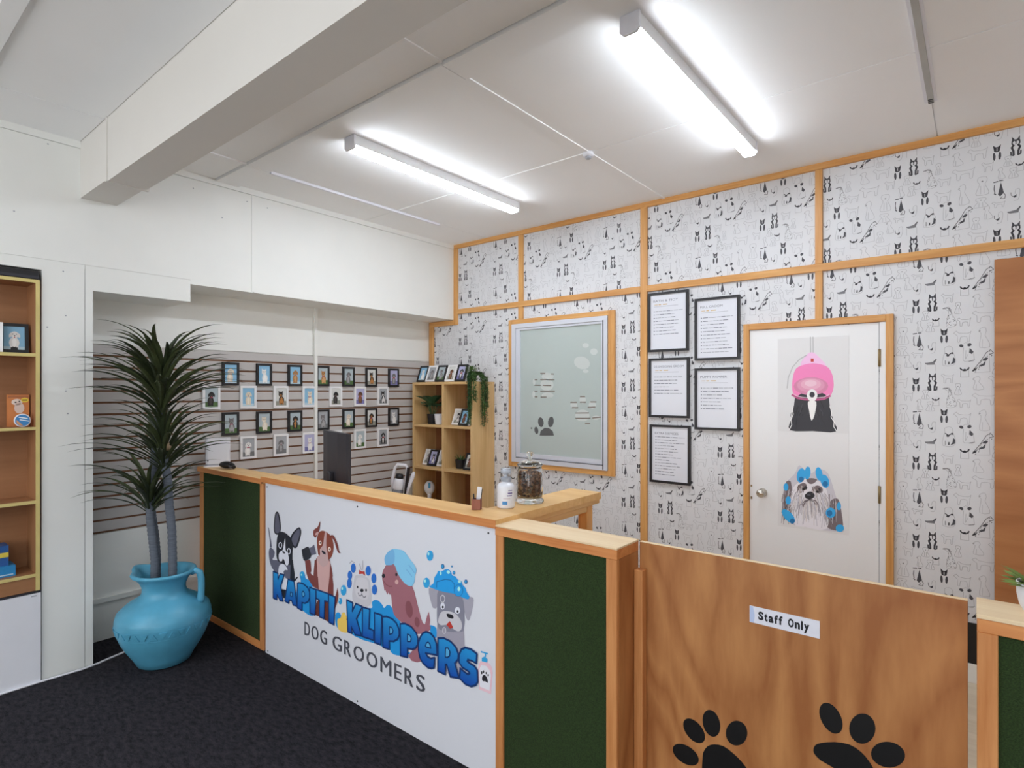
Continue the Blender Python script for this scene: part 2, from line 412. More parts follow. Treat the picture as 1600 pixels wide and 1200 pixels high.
SIGN=[
('water_splash',1,'splash','s',[(0.3876,0.5544),(0.4099,0.5801),(0.4402,0.568),(0.4484,0.5487),(0.4918,0.5427),(0.5238,0.5198),(0.5025,0.4944),(0.4918,0.373),(0.5291,0.3569),(0.4918,0.3492),(0.4539,0.3519),(0.4154,0.3606),(0.3651,0.3729),(0.3424,0.3982),(0.3651,0.495),(0.3988,0.5173)]),
('water_splash',1,'splash','s',[(1.047,0.523),(1.047,0.5495),(1.0682,0.5677),(1.0975,0.5718),(1.1265,0.5602),(1.1429,0.5459),(1.1633,0.5636),(1.1874,0.5693),(1.2073,0.5586),(1.2388,0.5458),(1.2602,0.5308),(1.266,0.4944),(1.2776,0.4722),(1.2699,0.3845),(1.2192,0.3676),(1.1592,0.3558),(1.0975,0.3542),(1.0512,0.3519),(0.9909,0.3459),(0.9467,0.3447),(0.8835,0.3495),(0.9018,0.3872),(0.9689,0.499)]),
('water_splash',1,'splash','s',[(1.1874,0.4023),(1.266,0.4187),(1.3081,0.3853),(1.3381,0.3815),(1.266,0.3493),(1.1954,0.3455)]),
('water_splash',1,'splash','s',[(1.4648,0.5431),(1.4962,0.5487),(1.5117,0.5385),(1.51,0.4999),(1.4754,0.5122)]),
('water_splash',1,'splash','s',[(0.7445,0.4228),(0.7663,0.4337),(0.7878,0.4221),(0.7806,0.4035),(0.7566,0.3918),(0.7663,0.3492),(0.7421,0.3599),(0.7348,0.4005)]),
('printed_black_dog',2,'black','s',[(0.1353,0.882),(0.1567,0.8759),(0.175,0.8373),(0.1822,0.7878),(0.1689,0.7573),(0.1384,0.7436),(0.1105,0.7498),(0.1,0.7722),(0.1043,0.8241),(0.1168,0.8674)]),
('printed_black_dog',3,'slate','s',[(0.1353,0.8699),(0.1506,0.8656),(0.1647,0.8263),(0.1707,0.7797),(0.1598,0.7606),(0.1384,0.7531),(0.118,0.7589),(0.1118,0.7803),(0.118,0.8356)]),
('printed_black_dog',2,'black','s',[(0.3764,0.8237),(0.396,0.82),(0.4032,0.7968),(0.3904,0.7614),(0.3651,0.7146),(0.3424,0.6994),(0.3138,0.7028),(0.2895,0.7358),(0.2965,0.7648),(0.331,0.7979)]),
('printed_black_dog',3,'slate','s',[(0.3764,0.814),(0.3893,0.8068),(0.3865,0.779),(0.3651,0.739),(0.3424,0.7102),(0.3207,0.7163),(0.3023,0.741),(0.315,0.7646),(0.3481,0.7975)]),
('printed_black_dog',2,'slate2','s',[(0.0604,0.6548),(0.0793,0.6532),(0.1105,0.6362),(0.1012,0.6057),(0.0856,0.59),(0.1043,0.5742),(0.1291,0.5725),(0.1659,0.5636),(0.1229,0.5234),(0.0856,0.5321),(0.0541,0.5648),(0.0414,0.6142),(0.0477,0.6413)]),
('printed_black_dog',2,'slate2','p',[(0.0636,0.5795),(0.0856,0.5385),(0.1012,0.5223),(0.1537,0.5168),(0.226,0.5234),(0.2379,0.4992),(0.2907,0.5101),(0.3023,0.5743),(0.3081,0.6247)]),
('printed_black_dog',3,'black','p',[(0.2907,0.6215),(0.3138,0.6258),(0.3224,0.5905),(0.3339,0.5497),(0.3339,0.519),(0.3595,0.5396),(0.3719,0.5385),(0.3367,0.5074),(0.2849,0.5105)]),
('printed_black_dog',3,'black','p',[(0.1901,0.431),(0.2438,0.438),(0.235,0.3845),(0.2081,0.3831)]),
('printed_black_dog',3,'paper','p',[(0.2379,0.5055),(0.2685,0.5056),(0.2426,0.4378),(0.1889,0.4339)]),
('printed_black_dog',4,'black','s',[(0.181,0.7686),(0.2201,0.7715),(0.2615,0.7624),(0.2965,0.7462),(0.3138,0.7059),(0.3098,0.6621),(0.3081,0.6124),(0.2907,0.5937),(0.2497,0.5859),(0.1901,0.584),(0.1384,0.5997),(0.1322,0.6623),(0.1384,0.7207),(0.1537,0.7485)]),
('printed_black_dog',5,'paper','s',[(0.232,0.7421),(0.2367,0.6741),(0.2556,0.6586),(0.2703,0.6364),(0.2703,0.5991),(0.2586,0.5844),(0.2379,0.5836),(0.2201,0.61),(0.2051,0.612),(0.1961,0.5977),(0.1719,0.5932),(0.1598,0.61),(0.1628,0.6359),(0.1841,0.6554),(0.2081,0.6691)]),
('printed_black_dog',6,'black','p',[(0.2021,0.6098),(0.2201,0.6116),(0.232,0.5981),(0.226,0.5876),(0.2009,0.586)]),
('printed_black_dog',6,'black','s',[(0.2021,0.657),(0.2201,0.6593),(0.2344,0.6518),(0.2201,0.647),(0.2051,0.6497)]),
('printed_black_dog',5,'paper','p',[(0.1985,0.691),(0.1958,0.6808),(0.1883,0.6724),(0.178,0.668),(0.1677,0.6688),(0.1601,0.6747),(0.1573,0.6841),(0.1601,0.6944),(0.1677,0.7028),(0.178,0.7072),(0.1883,0.7062),(0.1958,0.7003)]),
('printed_black_dog',6,'black','p',[(0.1913,0.6898),(0.1895,0.6824),(0.1847,0.6764),(0.178,0.6733),(0.1713,0.6741),(0.1664,0.6785),(0.1647,0.6853),(0.1664,0.6927),(0.1713,0.6988),(0.178,0.7018),(0.1847,0.701),(0.1895,0.6966)]),
('printed_black_dog',5,'paper','p',[(0.293,0.673),(0.2904,0.6629),(0.2831,0.6546),(0.2732,0.6503),(0.2633,0.6511),(0.256,0.6568),(0.2533,0.666),(0.256,0.6761),(0.2633,0.6845),(0.2732,0.6888),(0.2831,0.6879),(0.2904,0.6821)]),
('printed_black_dog',6,'black','p',[(0.286,0.6718),(0.2843,0.6645),(0.2796,0.6586),(0.2732,0.6556),(0.2668,0.6563),(0.2621,0.6606),(0.2603,0.6673),(0.2621,0.6746),(0.2668,0.6805),(0.2732,0.6835),(0.2796,0.6827),(0.2843,0.6784)]),
('printed_black_dog',4,'paper','s',[(0.1628,0.5598),(0.1901,0.5792),(0.2201,0.5834),(0.2497,0.5703),(0.2586,0.5564),(0.232,0.5528),(0.2141,0.5383),(0.2171,0.5263),(0.1841,0.5213),(0.1537,0.5041)]),
('printed_black_dog',3,'slate2','p',[(0.0337,0.7725),(0.0414,0.7724),(0.0711,0.6872),(0.0793,0.6596),(0.0553,0.6555),(0.0573,0.6849)]),
('printed_brown_dog',2,'brown','p',[(0.5397,0.6677),(0.5291,0.5771),(0.5025,0.5835),(0.4945,0.6117),(0.4998,0.6543),(0.4402,0.6492),(0.4539,0.5888),(0.4756,0.5483),(0.5238,0.5168),(0.5763,0.5135),(0.6731,0.5087),(0.7187,0.5103),(0.7187,0.57),(0.7029,0.638),(0.6856,0.6947)]),
('printed_brown_dog',2,'brown','p',[(0.556,0.6804),(0.5347,0.6313),(0.5275,0.5741),(0.7135,0.6119),(0.7047,0.6512),(0.6891,0.6816),(0.6531,0.693)]),
('printed_brown_dog',2,'brown','s',[(0.4697,0.6551),(0.4964,0.6561),(0.5036,0.6253),(0.506,0.5991),(0.4988,0.5896),(0.5132,0.5712),(0.4672,0.5618),(0.4476,0.6146),(0.4501,0.6366)]),
('printed_brown_dog',2,'brown2','p',[(0.5737,0.4543),(0.5944,0.4562),(0.5919,0.3651),(0.545,0.3653),(0.5555,0.4296)]),
('printed_brown_dog',2,'brown2','p',[(0.6379,0.4632),(0.6806,0.4674),(0.6806,0.3584),(0.6354,0.3614)]),
('printed_brown_dog',2,'brown','p',[(0.7566,0.5625),(0.7648,0.5235),(0.7566,0.4878),(0.7348,0.4459),(0.7363,0.5114)]),
('printed_brown_dog',3,'blush','p',[(0.5607,0.6812),(0.5654,0.6372),(0.5701,0.5814),(0.6801,0.6038),(0.69,0.6818),(0.6711,0.6937)]),
('printed_brown_dog',3,'blush','p',[(0.5607,0.6657),(0.6906,0.6899),(0.6831,0.6054),(0.6656,0.5128),(0.5815,0.5117),(0.5737,0.5832)]),
('printed_brown_dog',4,'brown3','s',[(0.5888,0.8309),(0.6257,0.8424),(0.6711,0.8359),(0.7024,0.8202),(0.7188,0.7896),(0.7188,0.7537),(0.7024,0.7175),(0.6756,0.6933),(0.6531,0.7008),(0.5841,0.6987),(0.5701,0.7304),(0.5621,0.7687),(0.5677,0.8013)]),
('printed_brown_dog',5,'blush2','s',[(0.6417,0.8378),(0.6585,0.8391),(0.654,0.8099),(0.654,0.758),(0.6675,0.7267),(0.672,0.7017),(0.6756,0.6842),(0.6531,0.6593),(0.6165,0.6457),(0.5748,0.6654),(0.5645,0.6898),(0.5934,0.7056),(0.5934,0.7371),(0.6211,0.7628),(0.6312,0.801)]),
('printed_brown_dog',4,'brown','s',[(0.5943,0.8895),(0.5878,0.8413),(0.5607,0.8028),(0.5442,0.7917),(0.529,0.8031),(0.5266,0.824),(0.5418,0.8396),(0.5701,0.8544)]),
('printed_brown_dog',5,'blush','s',[(0.5536,0.8202),(0.5794,0.83),(0.5748,0.8156),(0.5513,0.8066)]),
('printed_brown_dog',5,'brown','s',[(0.6935,0.8265),(0.7157,0.8331),(0.7421,0.8138),(0.7639,0.7819),(0.7691,0.76),(0.7854,0.7497),(0.7639,0.7489),(0.7465,0.7687),(0.729,0.8015),(0.7069,0.8184)]),
('printed_brown_dog',6,'cream','p',[(0.6101,0.774),(0.6082,0.7673),(0.6029,0.7617),(0.5957,0.7588),(0.5885,0.7593),(0.5833,0.7631),(0.5813,0.7692),(0.5833,0.776),(0.5885,0.7816),(0.5957,0.7845),(0.6029,0.784),(0.6082,0.7801)]),
('printed_brown_dog',7,'black','p',[(0.6022,0.7735),(0.6015,0.7708),(0.5997,0.7685),(0.5971,0.7674),(0.5946,0.7677),(0.5927,0.7693),(0.592,0.7718),(0.5927,0.7745),(0.5946,0.7768),(0.5971,0.7779),(0.5997,0.7776),(0.6015,0.776)]),
('printed_brown_dog',6,'cream','p',[(0.6976,0.7547),(0.6957,0.748),(0.6906,0.7425),(0.6837,0.7396),(0.6768,0.7401),(0.6717,0.7438),(0.6698,0.7498),(0.6717,0.7565),(0.6768,0.762),(0.6837,0.7649),(0.6906,0.7644),(0.6957,0.7606)]),
('printed_brown_dog',7,'black','p',[(0.69,0.7541),(0.6893,0.7514),(0.6875,0.7492),(0.6851,0.7481),(0.6826,0.7484),(0.6808,0.7499),(0.6801,0.7524),(0.6808,0.7551),(0.6826,0.7573),(0.6851,0.7584),(0.6875,0.7581),(0.6893,0.7566)]),
('printed_brown_dog',6,'black','p',[(0.6133,0.7359),(0.6463,0.7294),(0.6494,0.7178),(0.6303,0.7169),(0.611,0.7245)]),
('printed_brown_dog',5,'black2','s',[(0.4104,0.7),(0.4204,0.7071),(0.4697,0.7297),(0.4867,0.7253),(0.5084,0.7064),(0.4988,0.6726),(0.4427,0.6455),(0.4229,0.6587)]),
('printed_brown_dog',5,'slate2','p',[(0.4867,0.724),(0.5132,0.7366),(0.5347,0.753),(0.5569,0.7038),(0.5108,0.6894)]),
('printed_white_dog',2,'fur','s',[(0.9068,0.6504),(0.923,0.661),(0.9751,0.6716),(1.0221,0.6619),(1.0376,0.6244),(1.0453,0.5664),(1.0298,0.5317),(0.9751,0.5116),(0.919,0.5179),(0.8904,0.5236),(0.8863,0.5671),(0.8986,0.6191)]),
('printed_white_dog',3,'fur2','s',[(0.919,0.6332),(0.9392,0.6521),(0.983,0.6586),(1.0143,0.6506),(1.026,0.5979),(1.0143,0.5617),(0.9751,0.5479),(0.9271,0.5516),(0.9108,0.5824)]),
('printed_white_dog',4,'cobalt','p',[(0.9157,0.6964),(0.913,0.6836),(0.9055,0.6731),(0.8953,0.6678),(0.885,0.669),(0.8775,0.6766),(0.8747,0.6884),(0.8775,0.7014),(0.885,0.7119),(0.8953,0.7171),(0.9055,0.7157),(0.913,0.7082)]),
('printed_white_dog',4,'cobalt','p',[(0.8863,0.6536),(0.8836,0.6413),(0.8764,0.6313),(0.8664,0.626),(0.8565,0.6271),(0.8491,0.6343),(0.8465,0.6456),(0.8491,0.658),(0.8565,0.6681),(0.8664,0.6732),(0.8764,0.672),(0.8836,0.6648)]),
('printed_white_dog',4,'cobalt','p',[(0.8822,0.6107),(0.8794,0.5972),(0.8718,0.586),(0.8615,0.5803),(0.851,0.5815),(0.8434,0.5895),(0.8406,0.602),(0.8434,0.6157),(0.851,0.6268),(0.8615,0.6325),(0.8718,0.6311),(0.8794,0.6232)]),
('printed_white_dog',4,'cobalt','p',[(1.0403,0.7074),(1.0374,0.6943),(1.0297,0.6836),(1.019,0.678),(1.0083,0.6792),(1.0004,0.6869),(0.9975,0.699),(1.0004,0.7122),(1.0083,0.723),(1.019,0.7284),(1.0297,0.7271),(1.0374,0.7194)]),
('printed_white_dog',4,'cobalt','p',[(1.0841,0.6782),(1.0815,0.6652),(1.0743,0.6546),(1.0644,0.6492),(1.0545,0.6504),(1.0472,0.6581),(1.0445,0.6701),(1.0472,0.6831),(1.0545,0.6938),(1.0644,0.6991),(1.0743,0.6977),(1.0815,0.6901)]),
('printed_white_dog',4,'cobalt','p',[(1.0901,0.6239),(1.0873,0.6109),(1.0797,0.6001),(1.0693,0.5944),(1.0589,0.5954),(1.0512,0.6029),(1.0483,0.6148),(1.0512,0.6279),(1.0589,0.6387),(1.0693,0.6443),(1.0797,0.6432),(1.0873,0.6357)]),
('printed_white_dog',4,'red','p',[(0.9452,0.6936),(0.9671,0.6889),(0.9897,0.6938),(0.9936,0.6724),(0.9751,0.6788),(0.9432,0.6707)]),
('printed_white_dog',4,'black','p',[(0.9384,0.6038),(0.9375,0.6003),(0.9351,0.5974),(0.9319,0.5958),(0.9287,0.596),(0.9263,0.5979),(0.9254,0.601),(0.9263,0.6045),(0.9287,0.6074),(0.9319,0.609),(0.9351,0.6088),(0.9375,0.6069)]),
('printed_white_dog',4,'black','p',[(1.0093,0.6034),(1.0084,0.5997),(1.0059,0.5966),(1.0026,0.595),(0.9993,0.5952),(0.9969,0.5972),(0.996,0.6005),(0.9969,0.6042),(0.9993,0.6073),(1.0026,0.6089),(1.0059,0.6087),(1.0084,0.6067)]),
('printed_white_dog',4,'black','p',[(0.9822,0.5968),(0.9803,0.5922),(0.9751,0.5881),(0.9679,0.5854),(0.9608,0.5849),(0.9555,0.5868),(0.9536,0.5905),(0.9555,0.5951),(0.9608,0.5992),(0.9679,0.6019),(0.9751,0.6023),(0.9803,0.6005)]),
('printed_white_dog',4,'slate',0.004,[(0.9363,0.5733),(0.9432,0.5631),(0.9552,0.5628),(0.9691,0.5733),(0.9675,0.585)]),
('printed_white_dog',4,'slate',0.004,[(0.9691,0.5733),(0.983,0.5618),(0.9948,0.5657),(1.0015,0.5732)]),
('printed_white_dog',3,'fur3',0.006,[(0.9731,0.699),(0.9751,0.7443)]),
('printed_white_dog',3,'fur3',0.006,[(0.9632,0.6971),(0.9464,0.7231)]),
('printed_white_dog',3,'fur3',0.005,[(0.8656,0.7115),(0.8822,0.7258),(0.9068,0.7217)]),
('printed_bubbles',3,'bubble','p',[(0.8364,0.5649),(0.8329,0.5501),(0.8233,0.5377),(0.8102,0.531),(0.797,0.5318),(0.7873,0.54),(0.7837,0.5534),(0.7873,0.5683),(0.797,0.5807),(0.8102,0.5873),(0.8233,0.5863),(0.8329,0.5781)]),
('printed_bubbles',4,'bubblehi','p',[(0.807,0.5683),(0.806,0.5639),(0.8033,0.5602),(0.7996,0.5583),(0.7959,0.5586),(0.7932,0.5611),(0.7922,0.5651),(0.7932,0.5696),(0.7959,0.5732),(0.7996,0.5752),(0.8033,0.5748),(0.806,0.5723)]),
('printed_bubbles',3,'bubble','p',[(0.7974,0.4997),(0.7952,0.4904),(0.7893,0.4825),(0.7811,0.4783),(0.7729,0.4787),(0.7669,0.4838),(0.7647,0.4922),(0.7669,0.5016),(0.7729,0.5094),(0.7811,0.5136),(0.7893,0.5131),(0.7952,0.508)]),
('printed_bubbles',4,'bubblehi','p',[(0.7792,0.5017),(0.7785,0.4989),(0.7769,0.4966),(0.7746,0.4953),(0.7723,0.4955),(0.7706,0.4971),(0.77,0.4996),(0.7706,0.5024),(0.7723,0.5047),(0.7746,0.506),(0.7769,0.5058),(0.7785,0.5042)]),
('printed_bubbles',3,'bubble','p',[(1.4912,0.8637),(1.4883,0.8513),(1.4802,0.8411),(1.4692,0.8359),(1.4582,0.837),(1.45,0.8443),(1.447,0.8557),(1.45,0.8682),(1.4582,0.8784),(1.4692,0.8835),(1.4802,0.8822),(1.4883,0.875)]),
('printed_bubbles',4,'bubblehi','p',[(1.4666,0.8676),(1.4657,0.8638),(1.4635,0.8608),(1.4604,0.8593),(1.4573,0.8597),(1.455,0.8619),(1.4542,0.8653),(1.455,0.8691),(1.4573,0.8721),(1.4604,0.8736),(1.4635,0.8732),(1.4657,0.871)]),
('printed_bubbles',3,'bubble','p',[(1.4687,0.737),(1.4657,0.7245),(1.4576,0.714),(1.4465,0.7084),(1.4353,0.7092),(1.4271,0.7162),(1.4241,0.7276),(1.4271,0.7403),(1.4353,0.7508),(1.4465,0.7563),(1.4576,0.7553),(1.4657,0.7483)]),
('printed_bubbles',4,'bubblehi','p',[(1.4438,0.7401),(1.443,0.7364),(1.4407,0.7333),(1.4376,0.7316),(1.4344,0.7319),(1.4321,0.7341),(1.4313,0.7375),(1.4321,0.7413),(1.4344,0.7444),(1.4376,0.746),(1.4407,0.7457),(1.443,0.7436)]),
('printed_bubbles',3,'bubble2','p',[(1.5627,0.829),(1.5612,0.8229),(1.5572,0.8179),(1.5516,0.8152),(1.5461,0.8157),(1.542,0.8192),(1.5405,0.8247),(1.542,0.8309),(1.5461,0.8359),(1.5516,0.8385),(1.5572,0.838),(1.5612,0.8345)]),
('printed_bubbles',4,'bubble','p',[(1.5583,0.8282),(1.5574,0.8245),(1.555,0.8215),(1.5516,0.8199),(1.5483,0.8202),(1.5459,0.8223),(1.545,0.8256),(1.5459,0.8293),(1.5483,0.8323),(1.5516,0.8339),(1.555,0.8336),(1.5574,0.8315)]),
('printed_bubbles',3,'bubble2','p',[(1.6294,0.8148),(1.6283,0.8104),(1.6252,0.8068),(1.6211,0.8048),(1.6169,0.8051),(1.6139,0.8075),(1.6128,0.8115),(1.6139,0.8159),(1.6169,0.8195),(1.6211,0.8215),(1.6252,0.8212),(1.6283,0.8187)]),
('printed_bubbles',4,'bubble','p',[(1.6261,0.8141),(1.6254,0.8115),(1.6236,0.8093),(1.6211,0.8081),(1.6186,0.8083),(1.6168,0.8098),(1.6161,0.8122),(1.6168,0.8148),(1.6186,0.817),(1.6211,0.8181),(1.6236,0.818),(1.6254,0.8165)]),
('printed_bubbles',3,'bubble2','p',[(1.6133,0.8387),(1.6127,0.8364),(1.6111,0.8344),(1.6089,0.8333),(1.6067,0.8335),(1.605,0.8349),(1.6044,0.837),(1.605,0.8394),(1.6067,0.8414),(1.6089,0.8424),(1.6111,0.8422),(1.6127,0.8409)]),
('printed_bubbles',4,'bubble','p',[(1.6115,0.8384),(1.6112,0.837),(1.6102,0.8358),(1.6089,0.8352),(1.6075,0.8353),(1.6066,0.8361),(1.6062,0.8374),(1.6066,0.8388),(1.6075,0.84),(1.6089,0.8406),(1.6102,0.8405),(1.6112,0.8397)]),
('printed_bubbles',3,'bubble2','p',[(1.7027,0.7913),(1.7014,0.7863),(1.6978,0.782),(1.6929,0.7797),(1.6879,0.7799),(1.6843,0.7827),(1.683,0.7872),(1.6843,0.7923),(1.6879,0.7965),(1.6929,0.7988),(1.6978,0.7985),(1.7014,0.7958)]),
('printed_bubbles',4,'bubble','p',[(1.6988,0.7905),(1.698,0.7875),(1.6958,0.7849),(1.6929,0.7835),(1.6899,0.7837),(1.6878,0.7853),(1.687,0.788),(1.6878,0.7911),(1.6899,0.7936),(1.6929,0.795),(1.6958,0.7948),(1.698,0.7932)]),
('printed_bubbles',3,'bubble','p',[(0.4391,0.5693),(0.4358,0.5604),(0.4268,0.5525),(0.4143,0.5477),(0.4018,0.5474),(0.3927,0.5517),(0.3893,0.5593),(0.3927,0.5683),(0.4018,0.5763),(0.4143,0.581),(0.4268,0.5812),(0.4358,0.5769)]),
('printed_bubbles',4,'bubblehi','p',[(0.4143,0.5613),(0.4134,0.5581),(0.411,0.5554),(0.4077,0.5539),(0.4043,0.5541),(0.4019,0.5558),(0.401,0.5586),(0.4019,0.5619),(0.4043,0.5646),(0.4077,0.566),(0.411,0.5659),(0.4134,0.5642)]),
('printed_mauve_dog',2,'mauve','s',[(1.1673,0.7626),(1.2212,0.7786),(1.2737,0.7168),(1.3474,0.6985),(1.3861,0.6184),(1.4214,0.5446),(1.4613,0.5494),(1.4719,0.5268),(1.4187,0.4947),(1.353,0.4809),(1.2737,0.509),(1.2152,0.5363),(1.1962,0.6201),(1.1842,0.6328),(1.1673,0.6446),(1.1429,0.6549),(1.1294,0.6832),(1.1306,0.7147),(1.146,0.7411)]),
('printed_mauve_dog',2,'mauve','p',[(1.1368,0.6691),(1.146,0.6302),(1.1521,0.6374),(1.1673,0.6155),(1.1764,0.6292),(1.1884,0.6183),(1.1944,0.6312),(1.2271,0.6423),(1.2152,0.6856)]),
('printed_mauve_dog',2,'mauve','p',[(1.4613,0.6054),(1.4703,0.5697),(1.4677,0.5456),(1.4348,0.539),(1.4497,0.5826)]),
('printed_mauve_dog',2,'mauve','p',[(1.3213,0.3641),(1.3493,0.397),(1.3934,0.4365),(1.397,0.4106),(1.4151,0.3671),(1.3824,0.3525),(1.3456,0.3489)]),
('printed_mauve_dog',3,'mauve2','p',[(1.3528,0.5926),(1.3537,0.5723),(1.3477,0.5552),(1.3364,0.5458),(1.3228,0.5467),(1.3104,0.5577),(1.3026,0.5759),(1.3017,0.5964),(1.3078,0.6136),(1.3192,0.6229),(1.3329,0.6218),(1.3452,0.6107)]),
('printed_mauve_dog',3,'mauve2','p',[(1.4007,0.5447),(1.4008,0.5329),(1.3962,0.5226),(1.3882,0.5166),(1.3789,0.5165),(1.3707,0.5223),(1.3659,0.5326),(1.3658,0.5445),(1.3704,0.5548),(1.3785,0.5608),(1.3878,0.5608),(1.3959,0.5549)]),
('printed_mauve_dog',3,'black','p',[(1.1527,0.7043),(1.151,0.6987),(1.1463,0.6939),(1.1399,0.6912),(1.1334,0.6913),(1.1287,0.6942),(1.1269,0.6991),(1.1287,0.7047),(1.1334,0.7095),(1.1399,0.7122),(1.1463,0.7121),(1.151,0.7092)]),
('printed_mauve_dog',3,'black','p',[(1.2435,0.7288),(1.2425,0.7246),(1.2397,0.7211),(1.2359,0.7193),(1.2321,0.7196),(1.2293,0.7219),(1.2282,0.7257),(1.2293,0.73),(1.2321,0.7335),(1.2359,0.7353),(1.2397,0.735),(1.2425,0.7326)]),
('printed_mauve_dog',3,'blush','p',[(1.2517,0.6951),(1.25,0.6891),(1.2453,0.6839),(1.2388,0.681),(1.2324,0.6812),(1.2276,0.6844),(1.2259,0.6897),(1.2276,0.6958),(1.2324,0.701),(1.2388,0.7039),(1.2453,0.7037),(1.25,0.7005)]),
('printed_mauve_dog',3,'mauve2',0.005,[(1.138,0.6791),(1.1582,0.6639),(1.1824,0.6594),(1.2045,0.6642)]),
('printed_mauve_dog',4,'towel','s',[(1.1673,0.7588),(1.1521,0.7656),(1.1478,0.792),(1.1733,0.8237),(1.2093,0.8446),(1.2505,0.8502),(1.291,0.849),(1.3307,0.8217),(1.3641,0.7982),(1.379,0.7752),(1.368,0.7472),(1.3641,0.7168),(1.3419,0.6943),(1.2967,0.6989),(1.2505,0.731),(1.2182,0.7742)]),
('printed_mauve_dog',5,'towel2','s',[(1.1673,0.7588),(1.1521,0.7656),(1.149,0.7922),(1.1733,0.8229),(1.2093,0.8431),(1.2241,0.825),(1.2182,0.7761)]),
('printed_mauve_dog',5,'towel2',0.006,[(1.3278,0.7894),(1.3474,0.7765),(1.3641,0.7631)]),
('printed_mauve_dog',5,'towel2',0.006,[(1.3109,0.7656),(1.3307,0.7546),(1.3474,0.7412)]),
('printed_grey_dog',2,'grey1','s',[(1.4613,0.7102),(1.5288,0.7123),(1.516,0.6418),(1.499,0.6295),(1.4823,0.6374)]),
('printed_grey_dog',2,'grey1','s',[(1.6645,0.7181),(1.7139,0.7292),(1.7379,0.7212),(1.7148,0.6345),(1.6952,0.633),(1.6787,0.6734)]),
('printed_grey_dog',3,'grey2','s',[(1.5237,0.7148),(1.5941,0.7267),(1.6692,0.7226),(1.6849,0.6407),(1.6811,0.5919),(1.6621,0.5663),(1.5441,0.5422),(1.5186,0.564),(1.5145,0.5986),(1.516,0.6489)]),
('printed_grey_dog',2,'grey3','p',[(1.5196,0.5956),(1.6792,0.6242),(1.6811,0.5645),(1.6856,0.5111),(1.6544,0.4693),(1.6157,0.4915),(1.5602,0.507),(1.5237,0.4999),(1.5031,0.3569),(1.5072,0.4154),(1.5155,0.549)]),
('printed_grey_dog',2,'grey3','p',[(1.5722,0.4006),(1.5802,0.4029),(1.5961,0.3602),(1.5842,0.3621),(1.5714,0.3694)]),
('printed_grey_dog',2,'grey3','p',[(1.6352,0.4277),(1.6544,0.4362),(1.6583,0.3988),(1.6506,0.3744)]),
('printed_grey_dog',4,'fur','s',[(1.5222,0.5792),(1.539,0.6189),(1.5692,0.634),(1.6235,0.6394),(1.6621,0.6179),(1.6702,0.589),(1.6525,0.5666),(1.6235,0.5665),(1.6015,0.5747),(1.5742,0.5747),(1.5441,0.5652),(1.5288,0.5684)]),
('printed_grey_dog',5,'black','s',[(1.5792,0.6258),(1.6138,0.6273),(1.6172,0.6129),(1.5892,0.6094),(1.5782,0.6161)]),
('printed_grey_dog',5,'red','p',[(1.5966,0.5972),(1.6172,0.5753),(1.599,0.5629),(1.5752,0.5767)]),
('printed_grey_dog',4,'paper','p',[(1.5657,0.6553),(1.5638,0.6471),(1.5587,0.6402),(1.5516,0.6364),(1.5446,0.6368),(1.5394,0.6413),(1.5375,0.6486),(1.5394,0.6569),(1.5446,0.6638),(1.5516,0.6675),(1.5587,0.6671),(1.5638,0.6626)]),
('printed_grey_dog',5,'black','p',[(1.5592,0.6495),(1.5584,0.6463),(1.5562,0.6436),(1.5532,0.6421),(1.5501,0.6422),(1.5479,0.6438),(1.5471,0.6466),(1.5479,0.6498),(1.5501,0.6526),(1.5532,0.6541),(1.5562,0.654),(1.5584,0.6523)]),
('printed_grey_dog',4,'paper','p',[(1.6597,0.6585),(1.6575,0.6504),(1.6513,0.6434),(1.6429,0.6393),(1.6345,0.6393),(1.6282,0.6433),(1.626,0.6504),(1.6282,0.6586),(1.6345,0.6656),(1.6429,0.6697),(1.6513,0.6696),(1.6575,0.6656)]),
('printed_grey_dog',5,'black','p',[(1.6501,0.6521),(1.6494,0.649),(1.6472,0.6463),(1.6444,0.6448),(1.6415,0.6449),(1.6393,0.6465),(1.6386,0.6493),(1.6393,0.6524),(1.6415,0.6551),(1.6444,0.6566),(1.6472,0.6565),(1.6494,0.6548)]),
('printed_grey_dog',4,'fur','p',[(1.5677,0.6874),(1.5656,0.6778),(1.5597,0.6697),(1.5516,0.6654),(1.5436,0.666),(1.5376,0.6714),(1.5354,0.6801),(1.5376,0.6898),(1.5436,0.6979),(1.5516,0.7021),(1.5597,0.7015),(1.5656,0.6961)]),
('printed_grey_dog',5,'grey2','p',[(1.5632,0.6864),(1.5617,0.6794),(1.5574,0.6735),(1.5516,0.6703),(1.5458,0.6708),(1.5416,0.6747),(1.54,0.6811),(1.5416,0.6882),(1.5458,0.6941),(1.5516,0.6972),(1.5574,0.6967),(1.5617,0.6928)]),
('printed_grey_dog',4,'fur','p',[(1.5747,0.5503),(1.573,0.5421),(1.5682,0.5351),(1.5617,0.5313),(1.5552,0.5317),(1.5504,0.5361),(1.5486,0.5434),(1.5504,0.5516),(1.5552,0.5586),(1.5617,0.5623),(1.5682,0.562),(1.573,0.5575)]),
('printed_grey_dog',5,'grey3','p',[(1.5707,0.5492),(1.5695,0.5433),(1.5662,0.5383),(1.5617,0.5356),(1.5572,0.5359),(1.5539,0.5391),(1.5527,0.5445),(1.5539,0.5504),(1.5572,0.5554),(1.5617,0.5581),(1.5662,0.5578),(1.5695,0.5545)]),
